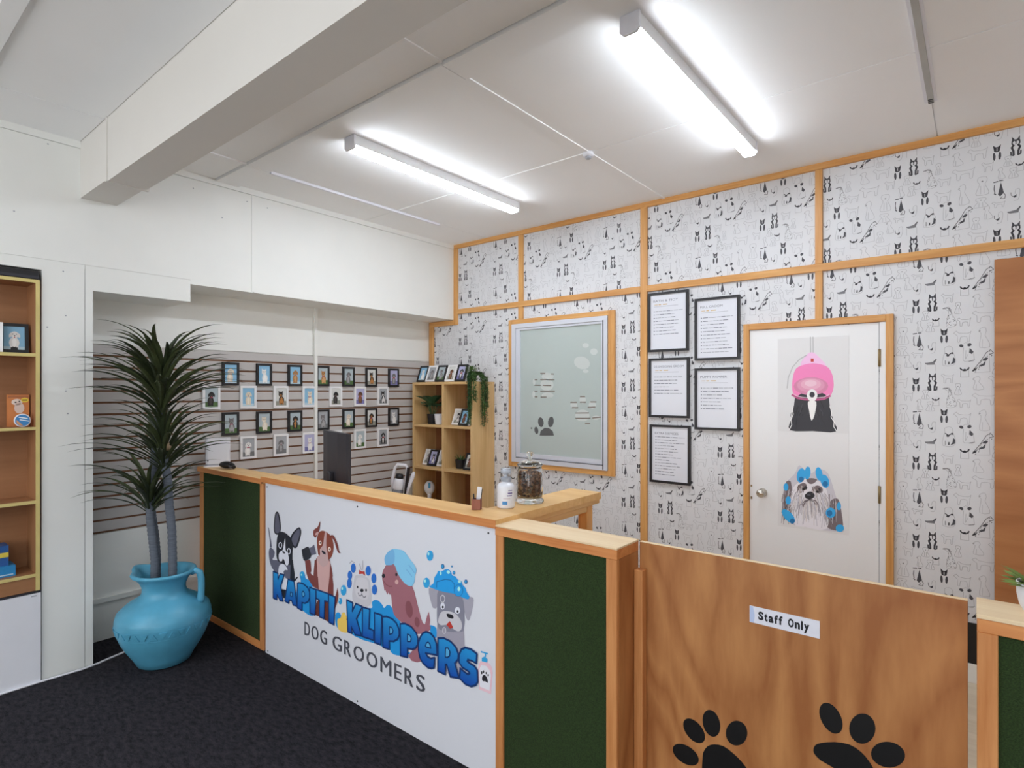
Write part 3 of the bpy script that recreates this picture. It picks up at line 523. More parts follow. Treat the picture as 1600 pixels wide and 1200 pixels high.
('printed_grey_dog',5,'foam','s',[(1.4666,0.7203),(1.4927,0.7403),(1.499,0.7666),(1.516,0.7879),(1.5237,0.8019),(1.5441,0.8042),(1.5792,0.8209),(1.6015,0.8155),(1.6113,0.8001),(1.6308,0.7988),(1.6453,0.7879),(1.6669,0.7855),(1.674,0.7716),(1.6905,0.7615),(1.6976,0.746),(1.7139,0.7309),(1.7046,0.7169),(1.6669,0.7179),(1.6235,0.722),(1.5692,0.717),(1.5134,0.7154),(1.4823,0.7172)]),
('printed_grey_dog',6,'splash2',0.004,[(1.5134,0.7268),(1.516,0.7523),(1.5441,0.7635),(1.5692,0.774),(1.604,0.7776),(1.626,0.7649),(1.6235,0.7435)]),
('printed_grey_dog',6,'splash2','p',[(1.6778,0.7485),(1.6741,0.7343),(1.664,0.7222),(1.6501,0.7155),(1.6361,0.716),(1.6259,0.7236),(1.6221,0.7363),(1.6259,0.7506),(1.6361,0.7627),(1.6501,0.7693),(1.664,0.7686),(1.6741,0.761)]),
('printed_grey_dog',7,'foam','p',[(1.6749,0.7478),(1.6716,0.7348),(1.6626,0.7237),(1.6501,0.7176),(1.6376,0.7181),(1.6284,0.7252),(1.625,0.7369),(1.6284,0.7501),(1.6376,0.7612),(1.6501,0.7672),(1.6626,0.7666),(1.6716,0.7594)]),
('printed_grey_dog',8,'bubblehi','p',[(1.6621,0.7519),(1.6609,0.7468),(1.6578,0.7426),(1.6535,0.7404),(1.6492,0.7407),(1.646,0.7436),(1.6448,0.7482),(1.646,0.7532),(1.6492,0.7574),(1.6535,0.7597),(1.6578,0.7593),(1.6609,0.7565)]),
('printed_grey_dog',8,'bubblehi','p',[(1.5476,0.796),(1.5468,0.7913),(1.5446,0.7875),(1.5415,0.7856),(1.5385,0.7862),(1.5362,0.7892),(1.5354,0.7936),(1.5362,0.7984),(1.5385,0.8022),(1.5415,0.804),(1.5446,0.8034),(1.5468,0.8005)]),
('printed_grey_dog',8,'bubblehi','p',[(1.5982,0.806),(1.5938,0.8032),(1.5882,0.802),(1.5828,0.8029),(1.5791,0.8056),(1.578,0.8094),(1.58,0.8132),(1.5844,0.816),(1.5901,0.8171),(1.5955,0.8162),(1.5992,0.8135),(1.6002,0.8098)]),
('printed_grey_dog',8,'bubblehi','p',[(1.6646,0.7796),(1.6609,0.7771),(1.6562,0.776),(1.6518,0.7766),(1.6488,0.7788),(1.6482,0.7821),(1.65,0.7854),(1.6537,0.788),(1.6584,0.7891),(1.6628,0.7884),(1.6658,0.7862),(1.6664,0.783)]),
('printed_duck',3,'duck','s',[(0.7997,0.439),(0.8186,0.4458),(0.8326,0.4304),(0.8513,0.4211),(0.8545,0.3888),(0.8513,0.3561),(0.828,0.3425),(0.7902,0.3386),(0.7614,0.348),(0.7557,0.3916),(0.7806,0.4063),(0.7926,0.4261)]),
('printed_duck',4,'red','p',[(0.8336,0.4173),(0.8536,0.4189),(0.842,0.4072)]),
('printed_bottle',2,'pink','p',[(1.7752,0.4734),(1.8091,0.4822),(1.8267,0.4795),(1.839,0.4674),(1.8431,0.4477),(1.8344,0.3564),(1.768,0.3549),(1.7618,0.436),(1.7662,0.4587)]),
('printed_bottle',3,'paper2','p',[(1.7806,0.4604),(1.8091,0.465),(1.8285,0.4511),(1.8344,0.4345),(1.8267,0.3684),(1.7734,0.3674),(1.7698,0.4384)]),
('printed_bottle',3,'bubble','p',[(1.7842,0.4921),(1.7985,0.5002),(1.8162,0.4948),(1.8134,0.4803),(1.7835,0.4772)]),
('printed_bottle',3,'bubble',0.006,[(1.802,0.496),(1.8056,0.5169)]),
('printed_bottle',3,'bubble',0.006,[(1.7799,0.5156),(1.8155,0.5179)]),
('printed_bottle',4,'black','s',[(1.7896,0.4192),(1.802,0.4249),(1.8144,0.4151),(1.8169,0.3979),(1.8038,0.3998),(1.7896,0.3966),(1.7853,0.4059)]),
('printed_bottle',4,'black','p',[(1.7881,0.4307),(1.7876,0.4271),(1.7862,0.4241),(1.7842,0.4226),(1.7822,0.4229),(1.7808,0.425),(1.7803,0.4283),(1.7808,0.4319),(1.7822,0.4349),(1.7842,0.4364),(1.7862,0.4361),(1.7876,0.434)]),
('printed_bottle',4,'black','p',[(1.7978,0.4377),(1.7973,0.4345),(1.796,0.4318),(1.7942,0.4305),(1.7924,0.4307),(1.7911,0.4326),(1.7906,0.4355),(1.7911,0.4387),(1.7924,0.4413),(1.7942,0.4427),(1.796,0.4424),(1.7973,0.4406)]),
('printed_bottle',4,'black','p',[(1.8116,0.4366),(1.8112,0.4339),(1.81,0.4316),(1.8084,0.4304),(1.8068,0.4306),(1.8057,0.4321),(1.8052,0.4347),(1.8057,0.4374),(1.8068,0.4397),(1.8084,0.4409),(1.81,0.4407),(1.8112,0.4391)]),
('printed_bottle',4,'black','p',[(1.8236,0.4316),(1.8231,0.4288),(1.8216,0.4265),(1.8197,0.4252),(1.8178,0.4253),(1.8164,0.4268),(1.8158,0.4292),(1.8164,0.432),(1.8178,0.4344),(1.8197,0.4357),(1.8216,0.4356),(1.8231,0.4341)]),
('lettering',9,'letter','p',[(0.0981,0.5185),(0.1537,0.5168),(0.1537,0.4819),(0.178,0.5201),(0.2231,0.5228),(0.1841,0.4471),(0.2111,0.3649),(0.175,0.3613),(0.1445,0.3877),(0.1384,0.3577),(0.0981,0.3581)]),
('lettering',11,'ink_navy',0.0085,[(0.0981,0.5185),(0.1537,0.5168),(0.1537,0.4819),(0.178,0.5201),(0.2231,0.5228),(0.1841,0.4471),(0.2111,0.3649),(0.175,0.3613),(0.1445,0.3877),(0.1384,0.3577),(0.0981,0.3581),(0.0981,0.5185)]),
('lettering',9,'letter','p',[(0.2674,0.5069),(0.331,0.5062),(0.3623,0.3723),(0.3196,0.3684),(0.3052,0.3897),(0.2791,0.3868),(0.2732,0.3668),(0.2308,0.371)]),
('lettering',11,'ink_navy',0.0085,[(0.2674,0.5069),(0.331,0.5062),(0.3623,0.3723),(0.3196,0.3684),(0.3052,0.3897),(0.2791,0.3868),(0.2732,0.3668),(0.2308,0.371),(0.2674,0.5069)]),
('lettering',10,'hole','p',[(0.2953,0.4384),(0.3109,0.4372),(0.3121,0.4159),(0.2895,0.4155)]),
('lettering',11,'ink_navy',0.006,[(0.2953,0.4384),(0.3109,0.4372),(0.3121,0.4159),(0.2895,0.4155),(0.2953,0.4384)]),
('lettering',9,'letter','p',[(0.3679,0.5047),(0.3876,0.5113),(0.432,0.5128),(0.4702,0.5023),(0.4918,0.4832),(0.4929,0.4477),(0.4756,0.4229),(0.4457,0.4076),(0.4154,0.4044),(0.4154,0.3591),(0.3651,0.3638)]),
('lettering',11,'ink_navy',0.0085,[(0.3679,0.5047),(0.3876,0.5113),(0.432,0.5128),(0.4702,0.5023),(0.4918,0.4832),(0.4929,0.4477),(0.4756,0.4229),(0.4457,0.4076),(0.4154,0.4044),(0.4154,0.3591),(0.3651,0.3638),(0.3679,0.5047)]),
('lettering',10,'hole','p',[(0.4292,0.4718),(0.443,0.4634),(0.4441,0.4501),(0.4292,0.4399),(0.4182,0.4458),(0.4171,0.4622)]),
('lettering',11,'ink_navy',0.006,[(0.4292,0.4718),(0.443,0.4634),(0.4441,0.4501),(0.4292,0.4399),(0.4182,0.4458),(0.4171,0.4622),(0.4292,0.4718)]),
('lettering',9,'letter','p',[(0.4945,0.5076),(0.5565,0.5091),(0.5555,0.4648),(0.546,0.3655),(0.4972,0.3654)]),
('lettering',11,'ink_navy',0.0085,[(0.4945,0.5076),(0.5565,0.5091),(0.5555,0.4648),(0.546,0.3655),(0.4972,0.3654),(0.4945,0.5076)]),
('lettering',9,'letter','p',[(0.5596,0.5098),(0.6756,0.5121),(0.6756,0.4691),(0.6404,0.4653),(0.6354,0.3672),(0.5908,0.3678),(0.5908,0.4582),(0.5596,0.4614)]),
('lettering',11,'ink_navy',0.0085,[(0.5596,0.5098),(0.6756,0.5121),(0.6756,0.4691),(0.6404,0.4653),(0.6354,0.3672),(0.5908,0.3678),(0.5908,0.4582),(0.5596,0.4614),(0.5596,0.5098)]),
('lettering',9,'letter','p',[(0.6791,0.51),(0.7382,0.509),(0.7333,0.4597),(0.726,0.3586),(0.6806,0.3599)]),
('lettering',11,'ink_navy',0.0085,[(0.6791,0.51),(0.7382,0.509),(0.7333,0.4597),(0.726,0.3586),(0.6806,0.3599),(0.6791,0.51)]),
('lettering',9,'letter','p',[(0.842,0.5172),(0.8927,0.5137),(0.8904,0.4693),(0.9199,0.5159),(0.9733,0.5136),(0.9244,0.4394),(0.9667,0.3649),(0.9154,0.3553),(0.8835,0.388),(0.8858,0.3556),(0.8513,0.3547)]),
('lettering',11,'ink_navy',0.0085,[(0.842,0.5172),(0.8927,0.5137),(0.8904,0.4693),(0.9199,0.5159),(0.9733,0.5136),(0.9244,0.4394),(0.9667,0.3649),(0.9154,0.3553),(0.8835,0.388),(0.8858,0.3556),(0.8513,0.3547),(0.842,0.5172)]),
('lettering',9,'letter','p',[(0.9768,0.5117),(1.0341,0.5146),(1.0277,0.4173),(1.0661,0.4167),(1.0661,0.3692),(0.9733,0.3627)]),
('lettering',11,'ink_navy',0.0085,[(0.9768,0.5117),(1.0341,0.5146),(1.0277,0.4173),(1.0661,0.4167),(1.0661,0.3692),(0.9733,0.3627),(0.9768,0.5117)]),
('lettering',9,'letter','p',[(1.0724,0.5067),(1.1286,0.5086),(1.1224,0.3624),(1.0745,0.3596)]),
('lettering',11,'ink_navy',0.0085,[(1.0724,0.5067),(1.1286,0.5086),(1.1224,0.3624),(1.0745,0.3596),(1.0724,0.5067)]),
('lettering',9,'letter','p',[(1.1368,0.5028),(1.1673,0.5109),(1.2073,0.5105),(1.2388,0.4976),(1.2583,0.4722),(1.2602,0.4449),(1.2466,0.4235),(1.2192,0.4059),(1.1854,0.3979),(1.1874,0.3586),(1.1388,0.3553)]),
('lettering',11,'ink_navy',0.0085,[(1.1368,0.5028),(1.1673,0.5109),(1.2073,0.5105),(1.2388,0.4976),(1.2583,0.4722),(1.2602,0.4449),(1.2466,0.4235),(1.2192,0.4059),(1.1854,0.3979),(1.1874,0.3586),(1.1388,0.3553),(1.1368,0.5028)]),
('lettering',10,'hole','p',[(1.1894,0.467),(1.2034,0.4686),(1.2152,0.4571),(1.2105,0.4418),(1.1894,0.4311)]),
('lettering',11,'ink_navy',0.006,[(1.1894,0.467),(1.2034,0.4686),(1.2152,0.4571),(1.2105,0.4418),(1.1894,0.4311),(1.1894,0.467)]),
('lettering',9,'letter','p',[(1.2679,0.5025),(1.3005,0.5113),(1.3456,0.5079),(1.3788,0.489),(1.3923,0.4656),(1.3897,0.438),(1.3751,0.4179),(1.353,0.4055),(1.3194,0.401),(1.3194,0.3586),(1.2699,0.3517)]),
('lettering',11,'ink_navy',0.0085,[(1.2679,0.5025),(1.3005,0.5113),(1.3456,0.5079),(1.3788,0.489),(1.3923,0.4656),(1.3897,0.438),(1.3751,0.4179),(1.353,0.4055),(1.3194,0.401),(1.3194,0.3586),(1.2699,0.3517),(1.2679,0.5025)]),
('lettering',10,'hole','p',[(1.3194,0.467),(1.3381,0.4663),(1.3463,0.4531),(1.3411,0.4388),(1.3194,0.4329)]),
('lettering',11,'ink_navy',0.006,[(1.3194,0.467),(1.3381,0.4663),(1.3463,0.4531),(1.3411,0.4388),(1.3194,0.4329),(1.3194,0.467)]),
('lettering',9,'letter','p',[(1.3952,0.415),(1.3963,0.4496),(1.4079,0.4772),(1.4258,0.5002),(1.4472,0.5119),(1.4754,0.5126),(1.4997,0.4995),(1.5134,0.4771),(1.5186,0.4263),(1.4437,0.4142),(1.4578,0.4014),(1.4788,0.4004),(1.5031,0.4111),(1.4997,0.3659),(1.4823,0.3559),(1.4578,0.3532),(1.4258,0.363),(1.4043,0.3834)]),
('lettering',11,'ink_navy',0.0085,[(1.3952,0.415),(1.3963,0.4496),(1.4079,0.4772),(1.4258,0.5002),(1.4472,0.5119),(1.4754,0.5126),(1.4997,0.4995),(1.5134,0.4771),(1.5186,0.4263),(1.4437,0.4142),(1.4578,0.4014),(1.4788,0.4004),(1.5031,0.4111),(1.4997,0.3659),(1.4823,0.3559),(1.4578,0.3532),(1.4258,0.363),(1.4043,0.3834),(1.3952,0.415)]),
('lettering',10,'hole','p',[(1.443,0.4467),(1.45,0.462),(1.4613,0.4692),(1.4726,0.4634),(1.4774,0.446),(1.4454,0.4438)]),
('lettering',11,'ink_navy',0.006,[(1.443,0.4467),(1.45,0.462),(1.4613,0.4692),(1.4726,0.4634),(1.4774,0.446),(1.4454,0.4438),(1.443,0.4467)]),
('lettering',9,'letter','p',[(1.5257,0.5033),(1.5602,0.514),(1.604,0.5105),(1.6352,0.4942),(1.6506,0.4682),(1.6487,0.4455),(1.6294,0.4232),(1.6544,0.3674),(1.602,0.3564),(1.5802,0.4029),(1.5722,0.4006),(1.5702,0.3563),(1.5237,0.3575)]),
('lettering',11,'ink_navy',0.0085,[(1.5257,0.5033),(1.5602,0.514),(1.604,0.5105),(1.6352,0.4942),(1.6506,0.4682),(1.6487,0.4455),(1.6294,0.4232),(1.6544,0.3674),(1.602,0.3564),(1.5802,0.4029),(1.5722,0.4006),(1.5702,0.3563),(1.5237,0.3575),(1.5257,0.5033)]),
('lettering',10,'hole','p',[(1.573,0.4739),(1.5882,0.4782),(1.6,0.4647),(1.598,0.446),(1.5842,0.4358),(1.5714,0.4341)]),
('lettering',11,'ink_navy',0.006,[(1.573,0.4739),(1.5882,0.4782),(1.6,0.4647),(1.598,0.446),(1.5842,0.4358),(1.5714,0.4341),(1.573,0.4739)]),
('lettering',9,'letter','p',[(1.7589,0.5021),(1.7553,0.4608),(1.7297,0.464),(1.7074,0.4623),(1.7044,0.4538),(1.7186,0.4498),(1.7444,0.4468),(1.7608,0.433),(1.7633,0.3855),(1.7517,0.3684),(1.726,0.3542),(1.6924,0.3534),(1.6575,0.3683),(1.6621,0.4124),(1.6849,0.4043),(1.7074,0.3998),(1.7178,0.4084),(1.7074,0.4139),(1.6735,0.42),(1.6544,0.4362),(1.6564,0.4698),(1.6697,0.4956),(1.6924,0.5094),(1.726,0.5116)]),
('lettering',11,'ink_navy',0.0085,[(1.7589,0.5021),(1.7553,0.4608),(1.7297,0.464),(1.7074,0.4623),(1.7044,0.4538),(1.7186,0.4498),(1.7444,0.4468),(1.7608,0.433),(1.7633,0.3855),(1.7517,0.3684),(1.726,0.3542),(1.6924,0.3534),(1.6575,0.3683),(1.6621,0.4124),(1.6849,0.4043),(1.7074,0.3998),(1.7178,0.4084),(1.7074,0.4139),(1.6735,0.42),(1.6544,0.4362),(1.6564,0.4698),(1.6697,0.4956),(1.6924,0.5094),(1.726,0.5116),(1.7589,0.5021)]),
]
POSTER=[
('dryer_poster',2,'silver',0.006,[(0.1953,1.2304),(0.1964,1.1261)]),
('dryer_poster',2,'silver',0.006,[(0.2097,1.2296),(0.2108,1.1255)]),
('dryer_poster',3,'pinkl','s',[(0.1369,1.0481),(0.1651,1.1089),(0.2041,1.1344),(0.2448,1.0998),(0.286,1.0379),(0.2097,1.0216)]),
('dryer_poster',4,'pinkm','s',[(0.0878,0.937),(0.1027,1.0179),(0.1403,1.0504),(0.2097,1.0632),(0.2838,1.044),(0.316,0.9975),(0.3266,0.9289),(0.3181,0.8774),(0.2967,0.846),(0.273,0.87),(0.2097,0.8894),(0.1403,0.8697),(0.1108,0.8472),(0.0913,0.8808)]),
('dryer_poster',5,'red','p',[(0.1975,1.0942),(0.2141,1.0936),(0.2141,1.0728),(0.1975,1.0734)]),
('dryer_poster',4,'silver',0.006,[(0.1707,1.1149),(0.1313,1.0916),(0.0913,1.0431),(0.0647,0.9748),(0.0577,0.9059)]),
('dryer_poster',2,'ink','s',[(0.1142,0.8684),(0.1875,0.9054),(0.286,0.887),(0.3053,0.7907),(0.3181,0.7189),(0.3414,0.6359),(0.2097,0.6325),(0.074,0.6329),(0.0832,0.712),(0.0993,0.7998)]),
('dryer_poster',2,'ink','p',[(0.0716,0.6315),(0.3414,0.6359),(0.3181,0.7309),(0.097,0.7249)]),
('dryer_poster',6,'white','p',[(0.2361,0.8602),(0.2319,0.8407),(0.2207,0.8263),(0.2052,0.8209),(0.1897,0.826),(0.1783,0.8403),(0.1741,0.8599),(0.1783,0.8796),(0.1897,0.894),(0.2052,0.8992),(0.2207,0.894),(0.2319,0.8797)]),
('dryer_poster',7,'ink','p',[(0.2207,0.8638),(0.2186,0.8546),(0.213,0.8479),(0.2052,0.8454),(0.1975,0.8478),(0.1918,0.8545),(0.1897,0.8637),(0.1918,0.8729),(0.1975,0.8796),(0.2052,0.8821),(0.213,0.8796),(0.2186,0.8729)]),
('dryer_poster',6,'white','s',[(0.1819,0.8194),(0.2284,0.8199),(0.2185,0.7343),(0.2008,0.7007),(0.1875,0.7642)]),
('dryer_poster',3,'white',0.004,[(0.097,0.7997),(0.0901,0.7622),(0.0947,0.7373),(0.0809,0.6994),(0.0855,0.6683),(0.0716,0.6365)]),
('dryer_poster',3,'white',0.004,[(0.3053,0.7907),(0.316,0.7548),(0.3117,0.7247),(0.3287,0.6952),(0.3266,0.6652),(0.3414,0.6382)]),
('roller_poster',2,'furg','s',[(0.0308,0.1429),(0.0414,0.2702),(0.1027,0.3512),(0.1313,0.4096),(0.1875,0.3589),(0.2426,0.3943),(0.2967,0.3688),(0.3393,0.2291),(0.3687,0.1492),(0.3771,0.0315),(0.3498,0.0154),(0.2644,0.012),(0.1313,0.019),(0.0878,0.0251),(0.0308,0.0799)]),
('roller_poster',3,'furd','s',[(0.0414,0.2702),(0.0797,0.2991),(0.0878,0.175),(0.0832,0.0494),(0.0449,0.0944)]),
('roller_poster',3,'furd','s',[(0.3021,0.1887),(0.3498,0.2184),(0.3687,0.1373),(0.375,0.0371),(0.3181,0.0225),(0.286,0.0539)]),
('roller_poster',3,'furw','s',[(0.0832,0.2245),(0.1313,0.3042),(0.1986,0.328),(0.2752,0.2942),(0.2989,0.1883),(0.2881,0.024),(0.1651,0.0178),(0.0947,0.0361)]),
('roller_poster',4,'furd','s',[(0.1707,0.3204),(0.2008,0.3331),(0.2339,0.3265),(0.2119,0.2999),(0.1875,0.2975)]),
('roller_poster',4,'furd','p',[(0.1725,0.2898),(0.173,0.2786),(0.1662,0.2659),(0.1541,0.2553),(0.1397,0.2495),(0.1269,0.2502),(0.1192,0.2571),(0.1187,0.2684),(0.1256,0.2811),(0.1379,0.2917),(0.1523,0.2974),(0.1649,0.2967)]),
('roller_poster',4,'furd','p',[(0.2651,0.2562),(0.2574,0.2466),(0.2452,0.2423),(0.2316,0.2444),(0.2204,0.2524),(0.2145,0.2642),(0.2156,0.2766),(0.2233,0.2862),(0.2356,0.2904),(0.2492,0.2882),(0.2604,0.2801),(0.2662,0.2684)]),
('roller_poster',5,'ink','p',[(0.1774,0.2694),(0.1761,0.2631),(0.1724,0.2582),(0.1674,0.256),(0.1623,0.2571),(0.1586,0.2612),(0.1573,0.2673),(0.1586,0.2736),(0.1623,0.2785),(0.1674,0.2807),(0.1724,0.2795),(0.1761,0.2754)]),
('roller_poster',5,'ink','p',[(0.2546,0.263),(0.2533,0.2568),(0.2497,0.2519),(0.2448,0.2498),(0.2399,0.2509),(0.2363,0.2549),(0.235,0.2609),(0.2363,0.2671),(0.2399,0.2719),(0.2448,0.2741),(0.2497,0.273),(0.2533,0.2689)]),
('roller_poster',5,'ink','p',[(0.2196,0.2262),(0.2162,0.2136),(0.2069,0.2036),(0.1941,0.1988),(0.1813,0.2006),(0.1719,0.2085),(0.1685,0.2204),(0.1719,0.2331),(0.1813,0.2432),(0.1941,0.2479),(0.2069,0.246),(0.2162,0.2381)]),
('roller_poster',5,'furd',0.007,[(0.1516,0.1481),(0.1651,0.1781),(0.1941,0.1976),(0.2262,0.1916),(0.2404,0.1665)]),
('roller_poster',4,'furg',0.005,[(0.1313,0.2298),(0.1142,0.1284),(0.1199,0.0298)]),
('roller_poster',4,'furg',0.005,[(0.1651,0.1596),(0.1539,0.0347)]),
('roller_poster',4,'furg',0.005,[(0.2207,0.1604),(0.2339,0.0341)]),
('roller_poster',4,'furg',0.005,[(0.2644,0.2204),(0.2698,0.1242),(0.259,0.0257)]),
('roller_poster',5,'rollerb','p',[(0.1647,0.3423),(0.1578,0.3192),(0.1461,0.3028),(0.1328,0.2976),(0.1215,0.3051),(0.1153,0.3233),(0.1157,0.3472),(0.1228,0.3705),(0.1345,0.3867),(0.1478,0.3917),(0.159,0.3841),(0.1652,0.366)]),
('roller_poster',5,'rollerb','p',[(0.1963,0.3641),(0.1923,0.3432),(0.1846,0.3279),(0.1752,0.3223),(0.1668,0.3279),(0.1614,0.3433),(0.1607,0.3644),(0.1648,0.3854),(0.1725,0.4007),(0.1819,0.4062),(0.1903,0.4004),(0.1956,0.385)]),
('roller_poster',5,'rollerb','p',[(0.2641,0.3696),(0.2649,0.3477),(0.2603,0.3301),(0.2516,0.3216),(0.241,0.3245),(0.2314,0.338),(0.2254,0.3585),(0.2246,0.3806),(0.2292,0.3982),(0.238,0.4066),(0.2486,0.4036),(0.2581,0.3901)]),
('roller_poster',5,'rollerb','p',[(0.3002,0.3302),(0.3022,0.3085),(0.2975,0.2902),(0.2874,0.2801),(0.2746,0.2809),(0.2625,0.2925),(0.2543,0.3119),(0.2524,0.3337),(0.2571,0.3522),(0.2673,0.3622),(0.2801,0.3612),(0.2922,0.3494)]),
('roller_poster',5,'rollerb','p',[(0.0658,0.2626),(0.0638,0.2499),(0.0583,0.2401),(0.0507,0.2359),(0.0431,0.2385),(0.0376,0.2471),(0.0355,0.2595),(0.0376,0.2723),(0.0431,0.2821),(0.0507,0.2862),(0.0583,0.2836),(0.0638,0.275)]),
('roller_poster',5,'rollerb','p',[(0.0809,0.1767),(0.0787,0.1627),(0.0728,0.1518),(0.0647,0.1471),(0.0565,0.1498),(0.0506,0.1592),(0.0484,0.1728),(0.0506,0.1869),(0.0565,0.1977),(0.0647,0.2023),(0.0728,0.1996),(0.0787,0.1902)]),
('roller_poster',5,'rollerb','p',[(0.1013,0.0343),(0.0872,0.0288),(0.0673,0.0349),(0.0468,0.0509),(0.0313,0.0728),(0.0251,0.0946),(0.0299,0.1103),(0.0443,0.1156),(0.0644,0.1093),(0.0848,0.093),(0.0999,0.0713),(0.106,0.0499)]),
('roller_poster',5,'rollerb','p',[(0.3372,0.1307),(0.3335,0.1141),(0.3234,0.1008),(0.3096,0.0946),(0.2957,0.097),(0.2854,0.1075),(0.2817,0.1233),(0.2854,0.1401),(0.2957,0.1534),(0.3096,0.1595),(0.3234,0.1569),(0.3335,0.1464)]),
('roller_poster',5,'rollerb','p',[(0.3666,0.1751),(0.3651,0.1618),(0.3609,0.1517),(0.3551,0.1474),(0.3493,0.1502),(0.3451,0.1592),(0.3435,0.1722),(0.3451,0.1855),(0.3493,0.1957),(0.3551,0.1999),(0.3609,0.1971),(0.3651,0.188)]),
('roller_poster',5,'rollerb','p',[(0.3833,0.0419),(0.3802,0.0296),(0.3718,0.0196),(0.3603,0.0146),(0.3488,0.016),(0.3403,0.0235),(0.3372,0.035),(0.3403,0.0474),(0.3488,0.0574),(0.3603,0.0623),(0.3718,0.0608),(0.3802,0.0533)]),
('roller_poster',6,'rollerd','p',[(0.1573,0.3216),(0.1553,0.3128),(0.1499,0.3059),(0.1426,0.3029),(0.1352,0.3045),(0.1298,0.3103),(0.1279,0.3188),(0.1298,0.3276),(0.1352,0.3345),(0.1426,0.3375),(0.1499,0.3359),(0.1553,0.3301)]),
('roller_poster',6,'rollerd','p',[(0.2946,0.3059),(0.2926,0.2966),(0.2871,0.2894),(0.2795,0.2862),(0.272,0.2879),(0.2664,0.2939),(0.2644,0.3028),(0.2664,0.3121),(0.272,0.3193),(0.2795,0.3225),(0.2871,0.3208),(0.2926,0.3147)]),
('roller_poster',6,'rollerd','p',[(0.1039,0.0461),(0.1019,0.0371),(0.0964,0.0299),(0.089,0.0265),(0.0815,0.0278),(0.076,0.0334),(0.074,0.0419),(0.076,0.0509),(0.0815,0.0581),(0.089,0.0615),(0.0964,0.0602),(0.1019,0.0546)]),
('roller_poster',6,'rollerd','p',[(0.3192,0.1259),(0.3172,0.116),(0.3117,0.1083),(0.3042,0.1047),(0.2967,0.1062),(0.2912,0.1125),(0.2892,0.1219),(0.2912,0.1318),(0.2967,0.1396),(0.3042,0.1432),(0.3117,0.1416),(0.3172,0.1353)]),
]
PAW1=[[(3.2761,0.3307),(3.2646,0.3186),(3.2469,0.3112),(3.2262,0.3099),(3.2067,0.3151),(3.1924,0.3258),(3.1862,0.34),(3.1894,0.3547),(3.2015,0.3669),(3.2198,0.3741),(3.2405,0.375),(3.2596,0.3695),(3.2734,0.3588),(3.2792,0.345)],
[(3.2941,0.4091),(3.2815,0.4007),(3.2652,0.3993),(3.2483,0.4052),(3.2342,0.4174),(3.2258,0.4334),(3.2249,0.45),(3.2316,0.4638),(3.2446,0.472),(3.2611,0.473),(3.2779,0.4668),(3.2916,0.4546),(3.2996,0.4389),(3.3005,0.4227)],
[(3.3347,0.4436),(3.3217,0.4399),(3.3088,0.4449),(3.2985,0.4577),(3.2931,0.4758),(3.2935,0.4955),(3.2998,0.5128),(3.3107,0.5243),(3.3238,0.5276),(3.3366,0.5223),(3.3466,0.5094),(3.3519,0.4916),(3.3514,0.4723),(3.3453,0.4552)],
[(3.4396,0.4944),(3.4362,0.4757),(3.4269,0.458),(3.4132,0.4449),(3.3979,0.439),(3.384,0.4415),(3.3743,0.452),(3.3708,0.4685),(3.3743,0.4877),(3.384,0.5055),(3.3979,0.5185),(3.4132,0.524),(3.4269,0.5212),(3.4362,0.5106)],
[(3.2924,0.3518),(3.2953,0.3758),(3.3096,0.4013),(3.3324,0.4164),(3.3631,0.4222),(3.3959,0.4102),(3.4227,0.3935),(3.4438,0.3696),(3.4542,0.3307),(3.4438,0.2828),(3.412,0.2576),(3.3905,0.27),(3.3631,0.2634),(3.3352,0.2398),(3.3068,0.2328),(3.2953,0.2618),(3.2906,0.3055)]]
PAW2=[[(3.7003,0.5927),(3.6885,0.5867),(3.6749,0.5891),(3.6621,0.5995),(3.6527,0.6158),(3.6486,0.6348),(3.6508,0.6527),(3.6587,0.6658),(3.6708,0.6715),(3.6844,0.6687),(3.6971,0.6581),(3.7062,0.6419),(3.71,0.6232),(3.708,0.6057)],
[(3.7922,0.6397),(3.789,0.6199),(3.7802,0.6015),(3.7672,0.5882),(3.7528,0.5826),(3.7396,0.5859),(3.7304,0.5977),(3.7271,0.6156),(3.7304,0.636),(3.7396,0.6546),(3.7528,0.6677),(3.7672,0.6729),(3.7802,0.6691),(3.789,0.6573)],
[(3.8618,0.5869),(3.8562,0.57),(3.8439,0.5546),(3.8271,0.5435),(3.8092,0.5391),(3.7937,0.5424),(3.7837,0.5528),(3.7815,0.5682),(3.7875,0.5855),(3.8004,0.6012),(3.8175,0.612),(3.8353,0.6159),(3.8503,0.6122),(3.8597,0.6019)],
[(3.862,0.4852),(3.8547,0.4726),(3.8424,0.4633),(3.8276,0.4589),(3.8132,0.4605),(3.802,0.4678),(3.7964,0.4794),(3.7976,0.4929),(3.8053,0.5057),(3.8179,0.515),(3.8328,0.5191),(3.847,0.5172),(3.8578,0.5098),(3.8632,0.4984)],
[(3.6324,0.5145),(3.6369,0.5315),(3.6529,0.5448),(3.6885,0.5615),(3.7275,0.5692),(3.7571,0.5589),(3.7778,0.5383),(3.7942,0.5067),(3.7982,0.4608),(3.786,0.4171),(3.7613,0.4009),(3.7466,0.4186),(3.7361,0.4529),(3.7147,0.4732),(3.6841,0.4852),(3.6529,0.4924),(3.6369,0.5037)]]
